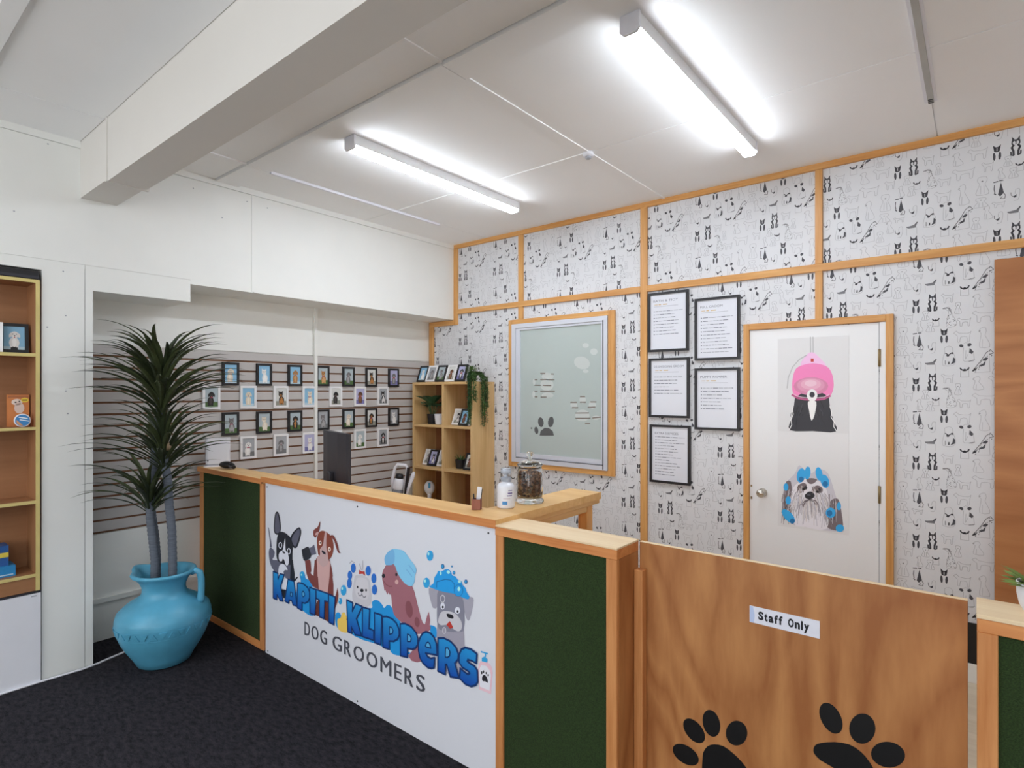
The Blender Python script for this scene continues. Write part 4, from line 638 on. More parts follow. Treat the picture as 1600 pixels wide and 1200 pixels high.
GPAW=[[(1.096,1.3362),(1.0962,1.3176),(1.0904,1.3017),(1.0798,1.2918),(1.0663,1.2897),(1.0527,1.296),(1.0417,1.3094),(1.0355,1.3273),(1.0353,1.3461),(1.0411,1.3621),(1.0519,1.372),(1.0654,1.3739),(1.0789,1.3675),(1.0898,1.354)],
[(1.2014,1.3356),(1.1952,1.316),(1.1843,1.3007),(1.171,1.2927),(1.1579,1.2937),(1.1475,1.3035),(1.1421,1.3202),(1.1426,1.3404),(1.1489,1.3601),(1.1599,1.3754),(1.1732,1.3832),(1.1863,1.3821),(1.1965,1.3722),(1.2019,1.3557)],
[(1.0381,1.2622),(1.0391,1.2481),(1.0358,1.2359),(1.0288,1.2283),(1.0196,1.2265),(1.0098,1.2311),(1.0016,1.2411),(0.9964,1.2545),(0.9954,1.2688),(0.9988,1.2809),(1.0058,1.2886),(1.0151,1.2903),(1.0248,1.2856),(1.033,1.2756)],
[(0.9715,1.2761),(0.9707,1.2727),(0.9684,1.2698),(0.9651,1.2682),(0.9614,1.268),(0.9581,1.2694),(0.9558,1.272),(0.955,1.2754),(0.9558,1.2789),(0.9581,1.2817),(0.9614,1.2834),(0.9651,1.2835),(0.9684,1.2821),(0.9707,1.2795)],
[(1.053,1.2144),(1.0626,1.2538),(1.1058,1.2841),(1.1533,1.2835),(1.1924,1.2595),(1.2048,1.2218)]]
GLINE=[[(1.0626,1.756),(1.1106,1.755)],
[(1.1768,1.7486),(1.2017,1.7481)],
[(1.001,1.7023),(1.0271,1.7019)],
[(1.0626,1.7028),(1.1201,1.702)],
[(1.1517,1.7003),(1.2079,1.6996)],
[(1.001,1.6539),(1.0626,1.6535)],
[(1.0883,1.652),(1.1737,1.6489)],
[(1.001,1.6003),(1.0271,1.6003)],
[(1.0626,1.6016),(1.211,1.6015)],
[(1.001,1.5519),(1.0271,1.5521)],
[(1.0658,1.5497),(1.1233,1.5501)],
[(1.4686,1.556),(1.5118,1.5562)],
[(1.3748,1.508),(1.4308,1.5087)],
[(1.4686,1.5104),(1.5204,1.511)],
[(1.5686,1.514),(1.619,1.5146)],
[(1.3896,1.4634),(1.4454,1.4645)],
[(1.5432,1.4686),(1.6107,1.4723)],
[(1.4249,1.4195),(1.5488,1.4237)],
[(1.4249,1.3762),(1.563,1.3803)],
[(1.5855,1.3834),(1.666,1.3929)],
[(1.5175,1.3361),(1.5602,1.3376)]]
GBLOB=[[(1.2002,1.7278),(1.194,1.714),(1.1767,1.7032),(1.1516,1.6973),(1.1235,1.6976),(1.098,1.7042),(1.0802,1.7157),(1.0739,1.7298),(1.0802,1.7438),(1.098,1.7547),(1.1235,1.7604),(1.1516,1.7598),(1.1767,1.7531),(1.194,1.7417)],
[(1.2002,1.6551),(1.1932,1.633),(1.1738,1.6153),(1.1454,1.6054),(1.1138,1.6054),(1.085,1.6155),(1.065,1.6335),(1.0578,1.6561),(1.065,1.6786),(1.085,1.6964),(1.1138,1.706),(1.1454,1.7056),(1.1738,1.6953),(1.1932,1.6773)],
[(1.2002,1.5659),(1.194,1.5548),(1.1767,1.5458),(1.1516,1.5406),(1.1235,1.5404),(1.098,1.5452),(1.0802,1.5541),(1.0739,1.5653),(1.0802,1.5766),(1.098,1.5856),(1.1235,1.5906),(1.1516,1.5907),(1.1767,1.5857),(1.194,1.5769)],
[(1.0092,1.6826),(1.0076,1.6701),(1.003,1.6602),(0.9965,1.6546),(0.9892,1.6547),(0.9826,1.6603),(0.9781,1.6704),(0.9764,1.6829),(0.9781,1.6954),(0.9826,1.7054),(0.9892,1.7109),(0.9965,1.7108),(1.003,1.7051),(1.0076,1.6951)],
[(1.0043,1.5715),(1.0027,1.5573),(0.9981,1.5459),(0.9916,1.5396),(0.9843,1.5395),(0.9777,1.5458),(0.9731,1.5572),(0.9715,1.5714),(0.9731,1.5856),(0.9777,1.5971),(0.9843,1.6034),(0.9916,1.6034),(0.9981,1.5971),(1.0027,1.5857)],
[(1.5583,1.8097),(1.5422,1.7915),(1.5147,1.7818),(1.4809,1.7825),(1.4476,1.7937),(1.4213,1.8132),(1.4076,1.8371),(1.4093,1.8606),(1.4259,1.8789),(1.4541,1.8883),(1.4881,1.8871),(1.5211,1.8756),(1.5466,1.8562),(1.5599,1.8327)],
[(1.5517,1.9752),(1.5486,1.9669),(1.5399,1.9605),(1.5274,1.9573),(1.5134,1.958),(1.5007,1.9624),(1.492,1.9697),(1.4888,1.9783),(1.492,1.9867),(1.5007,1.9931),(1.5134,1.9962),(1.5274,1.9954),(1.5399,1.991),(1.5486,1.9838)],
[(1.6329,1.9205),(1.6295,1.9091),(1.6198,1.9003),(1.6059,1.8958),(1.5903,1.8964),(1.5762,1.9021),(1.5665,1.9118),(1.563,1.9236),(1.5665,1.935),(1.5762,1.9438),(1.5903,1.9483),(1.6059,1.9476),(1.6198,1.9418),(1.6295,1.9321)],
[(1.5488,1.7647),(1.546,1.7584),(1.5382,1.7534),(1.5267,1.7509),(1.514,1.7511),(1.5025,1.7542),(1.4946,1.7595),(1.4917,1.7659),(1.4946,1.7722),(1.5025,1.7772),(1.514,1.7797),(1.5267,1.7794),(1.5382,1.7763),(1.546,1.7711)],
[(1.5573,1.4032),(1.5506,1.3819),(1.5317,1.3644),(1.5042,1.354),(1.4734,1.353),(1.4455,1.3616),(1.426,1.3782),(1.4191,1.3995),(1.426,1.4212),(1.4455,1.4389),(1.4734,1.449),(1.5042,1.4496),(1.5317,1.4407),(1.5506,1.4242)],
[(1.5232,1.5306),(1.5201,1.5173),(1.5114,1.5066),(1.4988,1.5005),(1.4847,1.5003),(1.4719,1.5061),(1.4631,1.5167),(1.4599,1.53),(1.4631,1.5434),(1.4719,1.5542),(1.4847,1.5602),(1.4988,1.5603),(1.5114,1.5544),(1.5201,1.5438)],
[(1.4366,1.4865),(1.4335,1.4731),(1.4245,1.4622),(1.4116,1.4559),(1.3972,1.4557),(1.3841,1.4614),(1.3751,1.4721),(1.3718,1.4856),(1.3751,1.4991),(1.3841,1.5101),(1.3972,1.5162),(1.4116,1.5164),(1.4245,1.5106),(1.4335,1.4999)],
[(1.619,1.4893),(1.6156,1.4761),(1.6059,1.4655),(1.5919,1.4594),(1.5763,1.4591),(1.5622,1.4647),(1.5523,1.4751),(1.5488,1.4882),(1.5523,1.5015),(1.5622,1.5122),(1.5763,1.5182),(1.5919,1.5184),(1.6059,1.5127),(1.6156,1.5023)],
[(1.6605,1.388),(1.6564,1.3806),(1.6449,1.3744),(1.6283,1.3706),(1.6097,1.37),(1.5929,1.3728),(1.5812,1.3783),(1.5771,1.3855),(1.5812,1.393),(1.5929,1.3993),(1.6097,1.403),(1.6283,1.4035),(1.6449,1.4007),(1.6564,1.3951)]]
# ---------------------------------------------------------------- the setting
H = 3.045
sbox('floor', CARPET, -.5, 5.9, -7.0, -2.2, -.1, 0)
fb = sbox('floor', VINYL, -.5, 5.9, -2.2, .12, -.1, 0)

# ceiling: slab, sheet panels with open joints, cover battens, boxed beam
ceiling = sbox('ceiling', CEIL, -.5, 5.9, -7.0, .12, H + .005, H + .12)
G = .003
def cpanel(x0, x1, y0, y1, z=0.0):
    bx('panel', CEIL, ceiling, x0 + G, x1 - G, y0 + G, y1 - G, H - .006 - z, H + .004)
for x0, x1 in ((0, .435), (.435, 2.2), (2.2, 3.84), (3.84, 5.9)):
    cpanel(x0, x1, -1.08, -.0); cpanel(x0, x1, -2.14, -1.08)
    cpanel(x0, x1, -2.87, -2.30); cpanel(x0, x1, -3.53, -3.05)
    cpanel(x0, x1, -5.8, -3.6); cpanel(x0, x1, -7.0, -5.8)
for x0, x1 in ((0, .435), (.435, 2.2), (2.2, 3.84), (3.84, 5.9)):
    bx('cover_board', CEIL, ceiling, x0 + G, x1 - G, -2.296, -2.144, H - .02, H + .004)
bx('cover_board', CEIL, ceiling, .47, 5.9, -3.6, -3.535, H - .022, H + .004)
bx('batten', CEIL, ceiling, 2.19, 2.21, -2.14, -.02, H - .012, H - .005)
bx('batten', CEIL, ceiling, 2.19, 2.21, -2.87, -2.30, H - .012, H - .005)
bx('batten', CEIL, ceiling, .46, 2.19, -1.09, -1.07, H - .012, H - .005)
bx('batten', CEIL, ceiling, .425, .445, -2.87, -2.30, H - .014, H - .005)
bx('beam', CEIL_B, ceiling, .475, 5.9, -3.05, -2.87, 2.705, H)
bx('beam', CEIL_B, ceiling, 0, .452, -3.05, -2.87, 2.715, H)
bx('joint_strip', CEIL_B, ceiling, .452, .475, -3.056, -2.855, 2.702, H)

# left wall: backing, painted boards with joints, deep bulkhead over the recess
wl = sbox('wall_left', WHITE, -.5, -.37, -7.0, .12, 0, H)
def wfn(a, b, d): return (d, a, b)
MB().prism([(-7, 2.334), (-2.455, 2.334), (-2.455, 2.305), (-2.034, 2.305), (-2.034, 2.998), (-7, 2.998)], wfn, -.37, 0).build('bulkhead_board', WHITE2, wl)
MB().prism([(-2.028, 2.305), (-.001, 2.305), (-.001, 2.998), (-2.028, 2.998)], wfn, -.37, 0).build('bulkhead_board', WHITE2, wl)
bx('bulkhead_core', WHITE, wl, -.37, -.006, -7, -.001, 2.31, H)
bx('cover_strip', WHITE2, wl, 0, .004, -2.046, -2.014, 2.31, 2.998)
bx('cornice', WHITE2, wl, -.02, .007, -7, -.001, 3.0, H - .006)
bx('pier_board', WHITE2, wl, -.37, 0, -3.227, -3.030, 0, 2.331)
bx('pier_board', WHITE2, wl, -.37, 0, -3.027, -2.990, 0, 2.331)
bx('header_board', WHITE2, wl, -.37, 0, -2.990, -2.455, 2.188, 2.331)
bx('wall_board', WHITE2, wl, -.37, 0, -4.215, -3.227, 2.272, 2.331)
bx('wall_board', WHITE2, wl, -.37, 0, -7.0, -4.215, 0, 2.331)
bx('recess_board', WHITE2, wl, -.37, -.362, -2.99, -1.325, 1.905, 2.305)
bx('recess_board', WHITE2, wl, -.37, -.362, -1.32, -.001, 1.905, 2.305)
bx('recess_board', WHITE2, wl, -.37, -.358, -2.99, -.001, .262, .684)
bx('plinth_board', WHITE2, wl, -.37, -.352, -2.99, -.001, 0, .245)
bx('plinth_cap', WHITE2, wl, -.37, -.335, -2.99, -.001, .245, .274)
bx('groove_backing', GROOVE, wl, -.37, -.362, -2.985, -.001, .688, 1.899)
PIT = .0757
slat_proto = None
for k in range(16):
    z0 = .688 + k * PIT
    if slat_proto is None:
        slat_proto = MB().box(0, .018, -2.984, -.002, .013, PIT - .0005).build('slat', SLAT, wl, local=True)
        o = slat_proto
    else:
        o = slat_proto.copy(); C.objects.link(o)
    o.location = (-.37, 0, z0)
bx('cover_strip', WHITE2, wl, -.352, -.333, -1.335, -1.309, 0, 2.305)

for y, z in ((-3.130, 2.279), (-3.118, 2.030), (-3.202, 1.958), (-3.118, 1.602), (-3.109, 1.474), (-2.437, 2.940), (-2.251, 2.790), (-2.078, 2.944), (-1.928, 2.936), (-0.206, 2.348), (-3.344, 2.568), (-3.199, 2.977)):
    MB().lathe([(.0045, 0), (.004, .0006), (.001, .0007)], 0, 0, 0, 8, fn=lambda a_, b_, c_, t_: (c_, a_, b_)).build('screw_mark', GPLAST, wl, local=True).location = (0.0001, y, z)
# other walls; unseen window and glazed door added behind the camera for light
sbox('wall_right', WHITE, 5.9, 6.02, -7.0, .12, 0, H)
wf = struct(MB().box(-.5, .35, -7.12, -7, 0, H).box(3.45, 4.05, -7.12, -7, 0, H).box(5.75, 6.02, -7.12, -7, 0, H)
            .box(.35, 3.45, -7.12, -7, 0, .6).box(.35, 3.45, -7.12, -7, 2.7, H).box(4.05, 5.75, -7.12, -7, 2.5, H).build('wall_front', WHITE))
w2 = struct(MB().box(.35, 3.45, -7.09, -7.03, .6, .66).box(.35, 3.45, -7.09, -7.03, 2.64, 2.7).box(.35, .41, -7.09, -7.03, .66, 2.64)
            .box(3.39, 3.45, -7.09, -7.03, .66, 2.64).box(1.87, 1.93, -7.09, -7.03, .66, 2.64).build('window_added', ALU))
bx('pane', glass('clear_glass'), w2, .41, 1.87, -7.063, -7.057, .66, 2.64)
bx('pane', glass('clear_glass'), w2, 1.93, 3.39, -7.063, -7.057, .66, 2.64)
d2 = struct(MB().box(4.05, 4.12, -7.09, -7.03, 0, 2.5).box(5.68, 5.75, -7.09, -7.03, 0, 2.5).box(4.12, 5.68, -7.09, -7.03, 2.42, 2.5)
            .box(4.12, 5.68, -7.09, -7.03, 0, .12).box(4.87, 4.93, -7.09, -7.03, .12, 2.42).build('door_added', ALU))
bx('pane', glass('clear_glass'), d2, 4.12, 4.87, -7.063, -7.057, .12, 2.42)
bx('pane', glass('clear_glass'), d2, 4.93, 5.68, -7.063, -7.057, .12, 2.42)

# wallpapered wall
wb = sbox('wall_back', PAPERW, -.5, 5.9, 0, .12, 0, H)
sbox('trim_1', PINE_X, .0, 5.9, -.022, 0, 3.0, 3.043, .002)
sbox('trim_2', PINE_X, .05, 2.009, -.02, 0, 2.357, 2.405, .002)
sbox('trim_3', PINE_X, 2.063, 5.9, -.02, 0, 2.357, 2.405, .002)
sbox('trim_4', PINE_Z, .0, .05, -.02, 0, 2.255, 3.0, .002)
sbox('trim_5', PINE_X, -.352, .0, -.02, 0, 2.255, 2.303, .002)
sbox('trim_6', PINE_Z, -.352, -.292, -.02, 0, 0, 2.255, .002)
sbox('trim_7', PINE_Z, .814, .866, -.02, 0, 2.405, 3.0, .002)
sbox('trim_8', PINE_Z, .814, .866, -.02, 0, 2.245, 2.357, .002)
sbox('trim_9', PINE_Z, 2.009, 2.063, -.02, 0, .0, 3.0, .002)
sbox('trim_10', PINE_Z, 3.216, 3.258, -.02, 0, 2.405, 3.0, .002)
sbox('trim_11', PINE_Z, 3.216, 3.258, -.02, 0, 2.056, 2.357, .002)
sbox('baseboard_back', WHITE2, 3.64, 5.9, -.015, 0, 0, .105, .002)
sbox('trim_12', surf('black_kickboard', (24, 24, 26), .5, .1, 8), 3.64, 5.9, -.012, 0, .105, .326)

# wallpaper print: a repeating drop of little dogs, cut at the timber trims
K1, K2, K3 = inkc((74, 75, 82)), inkc((122, 123, 128)), inkc((184, 185, 190))
def clip_poly(p, x0, x1, y0, y1):
    for ax, lim, sg in ((0, x0, 1), (0, x1, -1), (1, y0, 1), (1, y1, -1)):
        out = []
        for i in range(len(p)):
            a, b = p[i - 1], p[i]
            da, db = (a[ax] - lim) * sg, (b[ax] - lim) * sg
            if (da >= 0) != (db >= 0):
                t = da / (da - db); out.append((a[0] + (b[0] - a[0]) * t, a[1] + (b[1] - a[1]) * t))
            if db >= 0: out.append(b)
        p = out
        if not p: return p
    return p
def mir(l): return [(-x, y) for x, y in l]
def motif(kind):
    """list of (ink, polygons in a unit box) or (ink, points, width)"""
    q = []
    P_ = lambda m, pts: q.append((m, pts, 0))
    S_ = lambda m, pts, w: q.append((m, pts, w))
    if kind == 'A':
        for f in (lambda l: l, mir):
            P_(K1, f([(-.36, .5), (-.12, .36), (-.34, .26)])); P_(K1, f([(-.32, .34), (0, .34), (0, .16), (-.1, .27), (-.3, .22)]))
            S_(K1, f([(-.32, .28), (-.34, .14), (-.18, .02)]), .12); S_(K1, f([(-.2, .06), (-.36, -.05), (-.22, -.24), (-.2, -.44)]), .2)
            S_(K1, f([(-.44, -.26), (-.42, -.42), (-.2, -.46)]), .14)
        S_(K1, [(0, .2), (0, .1)], .09)
    if kind == 'B':
        for f in (lambda l: l, mir):
            P_(K1, f([(-.46, .5), (-.08, .34), (-.36, .18)])); P_(K1, f(ell(-.32, -.24, .17, .27, 8, 8)))
        P_(K1, ell(-.2, .2, .17, .17, 0, 8)); P_(K1, ell(.2, .2, .17, .17, 0, 8)); P_(K1, [(-.3, .36), (.3, .36), (.2, .28), (-.2, .28)]); P_(K1, ell(0, .07, .2, .05, 0, 8))
    if kind == 'C':
        S_(K1, [(-.42, .3), (-.34, -.05), (-.1, -.3), (.1, -.3), (.34, -.05), (.42, .35)], .16); P_(K1, ell(0, -.2, .16, .3, 0, 8))
        S_(K3, [(-.4, -.4), (-.42, -1.9), (.42, -1.9), (.4, -.3)], .05)
    if kind == 'D':
        rnd = random.Random(5)
        out = [(-.5, .46), (-.2, .5), (.0, .46), (.08, .2), (.35, -.1), (.5, -.36), (.3, -.5), (-.25, -.5), (-.2, -.1), (-.1, .3)]
        S_(K3, out + [out[0]], .04); S_(K2, [(-.5, .44), (-.2, .47), (0, .42)], .07)
        for _ in range(46):
            t = rnd.random(); y = .4 - .85 * t; w = .08 + .3 * t; x = -.02 + .1 * t + rnd.uniform(-w, w)
            P_(K2, ell(x, y, .035, .02, rnd.uniform(-40, 40), 5))
    if kind == 'E':
        S_(K1, [(-.46, .44), (-.14, .46)], .1); S_(K1, [(.0, .48), (.26, .48)], .1)
        P_(K1, [(.1, .4), (.34, -.16), (.05, -.32), (-.14, -.22)]); S_(K2, [(-.4, .3), (-.44, .1), (-.38, -.1)], .09)
        S_(K1, [(-.42, -.14), (-.3, -.2)], .1); S_(K2, [(.3, -.16), (.46, -.3), (.4, -.46), (.05, -.44), (.2, -.34)], .07)
    if kind == 'F':
        P_(K1, [(-.16, -.2), (0, -.5), (.4, -.42), (.46, .1), (.16, -.12)]); S_(K1, [(-.5, .5), (-.46, .0), (-.14, -.3)], .09)
        S_(K3, [(.2, .2), (.3, .9), (.9, 1.0), (1.0, .2), (.7, -.9), (.0, -1.0)], .07)
    if kind == 'G':
        P_(K2, [(-.5, -.02), (-.3, -.02), (.22, .12), (.4, .5), (.5, .46), (.36, .0), (.32, -.32), (-.28, -.32), (-.44, -.2)])
        S_(K1, [(.22, .1), (.45, .48)], .07); S_(K3, [(-.45, -.3), (-.45, -1.3)], .04); S_(K3, [(.4, -.3), (.42, -1.3)], .04)
    if kind == 'H':
        S_(K3, [(-.3, .2), (-.32, .4), (0, .5), (.26, .4), (.28, .2), (.4, .0), (.48, -.3), (.3, -.5), (-.44, -.5), (-.42, -.1), (-.3, .2)], .04)
        S_(K1, [(-.26, .14), (-.02, .04), (.22, .16)], .08); P_(K1, ell(-.08, .02, .12, .06, 0, 8)); P_(K1, ell(.24, .13, .1, .05, 0, 8))
        P_(K1, [(.3, -.08), (.46, -.16), (.42, -.38), (.1, -.46), (.26, -.3)]); P_(K1, [(-.04, -.3), (.04, -.3), (.05, -.45), (-.08, -.45)]); S_(K2, [(-.26, -.25), (-.26, -.45)], .05)
    if kind == 'I':
        P_(K1, ell(-.36, .34, .14, .08, -10, 8)); P_(K1, ell(.14, .38, .14, .09, 10, 8))
        S_(K3, [(-.3, .4), (-.1, .5), (.1, .44)], .05); P_(K1, [(.16, .22), (.4, .02), (.3, -.1), (.12, -.02)])
        S_(K3, [(-.22, .25), (-.25, -.4), (0, -.45), (.3, -.48), (.44, -.36), (.38, .0)], .04); S_(K3, [(-.08, .1), (-.1, -.35), (.05, -.1)], .04); S_(K2, [(.1, -.46), (.46, -.4)], .05)
    if kind == 'J':
        P_(K1, ell(.12, .1, .14, .06, 20, 8)); P_(K1, [(-.2, -.18), (.0, -.1), (.14, .02), (.1, -.16), (-.08, -.22)]); P_(K1, [(-.5, -.42), (-.42, -.3), (-.26, -.3), (-.38, -.4)])
        rnd = random.Random(9)
        S_(K2, [(-.5, -.42), (-.1, .02), (.16, .38), (.36, .5), (.5, .36), (.3, .28)], .04); S_(K3, [(.3, .3), (.34, -.45), (-.4, -.48)], .04)
        for _ in range(26):
            t = rnd.random(); x = -.42 + .84 * t + rnd.uniform(-.12, .12); y = -.42 + .85 * t + rnd.uniform(-.1, .05)
            P_(K1 if rnd.random() < .5 else K2, ell(x, y, .035, .018, rnd.uniform(0, 60), 5))
    if kind == 'sit':
        S_(K3, [(-.2, .2), (-.4, .3), (-.2, .46), (.1, .5), (.2, .3), (.1, .1), (.36, -.2), (.46, -.48), (-.3, -.5), (-.26, -.1), (-.2, .2)], .05); P_(K2, ell(-.3, .32, .05, .03, 0, 6))
        S_(K3, [(-.1, -.1), (-.12, -.48)], .04)
    if kind == 'stand':
        S_(K3, [(-.5, .3), (-.34, .5), (-.2, .3), (.36, .26), (.5, .44), (.44, .1), (.4, -.5), (.28, -.5), (.26, -.06), (-.1, -.08), (-.14, -.5), (-.28, -.5), (-.3, .06), (-.5, .3)], .045)
    if kind == 'front':
        S_(K3, [(-.3, .5), (-.36, .26), (-.2, .1), (-.4, -.2), (-.46, -.5), (.46, -.5), (.4, -.2), (.2, .1), (.36, .26), (.3, .5), (-.3, .5)], .05); P_(K2, ell(0, .26, .08, .04, 0, 6))
        S_(K3, [(-.12, .0), (-.14, -.45)], .04); S_(K3, [(.12, .0), (.14, -.45)], .04)
    return q
MOT = {k: motif(k) for k in ('A', 'B', 'C', 'D', 'E', 'F', 'G', 'H', 'I', 'J', 'sit', 'stand', 'front')}
def sm_open(l):
    e = [l[0]] + list(l) + [l[-1]]; out = []
    if l[0] == l[-1]: e = [l[-2]] + list(l) + [l[1]]
    for i in range(1, len(e) - 2):
        p0, p1, p2, p3 = e[i - 1], e[i], e[i + 1], e[i + 2]
        for k in range(2):
            t = k / 2
            out.append(tuple(0.5 * (2 * p1[j] + (p2[j] - p0[j]) * t + (2 * p0[j] - 5 * p1[j] + 4 * p2[j] - p3[j]) * t * t + (3 * p1[j] - p0[j] - 3 * p2[j] + p3[j]) * t ** 3) for j in (0, 1)))
    return out + [l[-1]]
SMO = {(k, id(p)): sm_open(p) for k, l in MOT.items() for m, p, w in l if w and m is K3 and len(p) > 5}
DROP = [('A', 0, 0, .046, .105), ('B', -.077, -.015, .036, .082), ('B', .053, -.192, .036, .082), ('C', .015, -.099, .036, .019), ('C', .144, -.383, .044, .023),
        ('D', .079, -.088, .062, .11), ('E', -.066, -.22, .052, .105), ('F', -.008, -.258, .024, .03), ('F', -.077, -.368, .024, .03), ('G', -.008, -.342, .056, .038),
        ('H', .075, -.306, .062, .108), ('I', .155, -.29, .07, .108), ('J', .222, -.343, .09, .125),
        ('front', .308, -.181, .055, .095), ('sit', .226, -.211, .055, .11), ('stand', .288, .0, .085, .06), ('stand', .226, -.095, .1, .06), ('stand', .141, -.12, .06, .045),
        ('stand', .134, -.2, .075, .06), ('front', .302, -.271, .06, .05), ('stand', -.071, -.295, .055, .03), ('stand', .068, .02, .055, .05), ('sit', .2, -.009, .055, .07),
        ('front', .115, -.042, .03, .06), ('front', -.032, -.072, .035, .05), ('front', .281, -.381, .04, .06), ('sit', -.06, -.13, .035, .06), ('front', -.01, -.14, .04, .05), ('stand', .33, -.08, .05, .05), ('sit', .33, -.33, .045, .07)]
CELLS = [(.05, .814, 2.405, 3.0, .150, .020), (.866, 2.009, 2.405, 3.0, .426, .370), (2.063, 3.216, 2.405, 3.0, .295, .020), (3.258, 5.9, 2.405, 3.0, .160, .190),
         (-.292, 2.009, 0, 2.357, .150, .294), (2.063, 3.216, 0, 2.357, .012, .285), (3.258, 5.9, .326, 2.357, .248, .298)]
TX, TZ = .446, .452
wp = Print((0, 0, 0), (1, 0, 0), (0, 0, 1), (0, -1, 0), .0004)
COVER = [(.71, 1.785, .93, 2.24), (2.78, 3.63, 0, 2.05), (-.28, .52, 0, 1.69), (4.09, 5.3, 0, 2.3)]
rl = random.Random(3)
for x0, x1, z0, z1, ax, az in CELLS:
    i0 = int((x0 - ax) / TX) - 2; i1 = int((x1 - ax) / TX) + 2; j0 = int((z0 - az) / TZ) - 1; j1 = int((z1 - az) / TZ) + 2
    for i in range(i0, i1):
        for j in range(j0, j1):
            for kind, dx, dz, w, h in DROP:
                cx, cz = ax + i * TX + dx, az + j * TZ + dz
                if cx + .07 < x0 or cx - .07 > x1 or cz + .08 < z0 or cz - .08 > z1: continue
                if any(c[0] < cx - .06 and cx + .06 < c[1] and c[2] < cz - .08 and cz + .08 < c[3] for c in COVER): continue
                for m, pts, sw in MOT[kind]:
                    pp = [(cx + a * w, cz + b * h) for a, b in pts]
                    if sw:
                        if m is K3 and len(pp) > 5: pp = SMO[(kind, id(pts))]; pp = [(cx + a * w, cz + b * h) for a, b in pp]
                        width = sw * w if m is not K3 else .0021
                        polys = stroke_quads(pp, width)
                    elif len(pp) > 4:
                        polys = [[pp[k] for k in t] for t in tessellate_polygon([[Vector((a, b, 0)) for a, b in pp]])]
                    else: polys = [pp]
                    for pl in polys:
                        if min(p[0] for p in pl) < x0 or max(p[0] for p in pl) > x1 or min(p[1] for p in pl) < z0 or max(p[1] for p in pl) > z1:
                            pl = clip_poly(pl, x0, x1, z0, z1)
                        if len(pl) >= 3: wp.poly(pl[:4] if len(pl) == 4 else pl, m, 1)
o = wp.build('wallpaper_print', wb); o['kind'] = 'stuff'

# window with frosted pane
win = struct(MB().box(.751, .795, -.035, 0, .968, 2.203).box(1.69, 1.73, -.035, 0, .968, 2.203).box(.795, 1.69, -.035, 0, .968, 1.015).box(.795, 1.69, -.035, 0, 2.165, 2.203).build('window_1', ALU))
for nm, a in (('casing', (.706, .751, -.024, 0, .925, 2.245)), ('casing', (1.732, 1.788, -.024, 0, .925, 2.245))): bx(nm, PINE_Z, win, *a, bev=.002)
for nm, a in (('casing', (.751, 1.732, -.024, 0, .925, .966)), ('casing', (.751, 1.732, -.024, 0, 2.205, 2.245))): bx(nm, PINE_X, win, *a, bev=.002)
MB().box(.797, .842, -.028, -.001, 1.017, 2.163).box(1.672, 1.688, -.03, -.001, 1.017, 2.163).box(.842, 1.672, -.028, -.001, 1.017, 1.05).box(.842, 1.672, -.028, -.001, 2.145, 2.163).build('sash', ALU, win)
MB().box(1.6885, 1.6965, -.0356, -.02, .975, 2.17).box(.80, 1.69, -.0356, -.02, 1.006, 1.012).build('gasket', DGREY, win)
FROST = surf('frosted_glass', (184, 196, 194), .22, .02, 2, coat=.4)
pane = bx('pane', FROST, win, .842, 1.672, -.016, -.006, 1.05, 2.145)
gp = Print((0, -.0165, 0), (1, 0, 0), (0, 0, 1), (0, -1, 0), .0003)
for p in GBLOB: gp.poly(p, inkc((198, 205, 203)), 1)
for p in GPAW: gp.poly(p, inkc((92, 94, 96)), 2)
for l in GLINE: gp.stroke(l, .010, inkc((132, 124, 116)), 2)
gp.build('paw_cutouts', win)

# door
door = struct(bx('door_1', DOORW, None, 2.817, 3.558, -.012, 0, .005, 2.011))
bx('casing', PINE_Z, door, 2.777, 2.815, -.026, 0, 0, 2.056, bev=.002); bx('casing', PINE_Z, door, 3.594, 3.633, -.026, 0, 0, 2.056, bev=.002)
bx('casing', PINE_X, door, 2.815, 3.594, -.026, 0, 2.014, 2.056, bev=.002)
bx('jamb', DOORW, door, 3.563, 3.593, -.018, 0, 0, 2.013)
for z in (1.80, .985): MB().box(3.555, 3.57, -.02, -.01, z - .05, z + .05).lathe([(.006, -.052), (.006, .052)], 3.562, -.022, z, 8).build('hinge', BRASS, door)
MB().lathe([(.001, 0), (.028, 0), (.028, .006), (.012, .012), (.011, .03), (.024, .042), (.028, .055), (.022, .066), (.001, .069)], 0, 0, 0, 20, fn=lambda x, y, z, a: (x, -z, y)).build('door_knob', CHROME, door).location = (2.901, -.012, .924)
bx('latch_plate', BRASS, door, 2.822, 2.832, -.014, -.011, .955, .968); bx('latch_plate', BRASS, door, 2.822, 2.832, -.014, -.011, .872, .89)
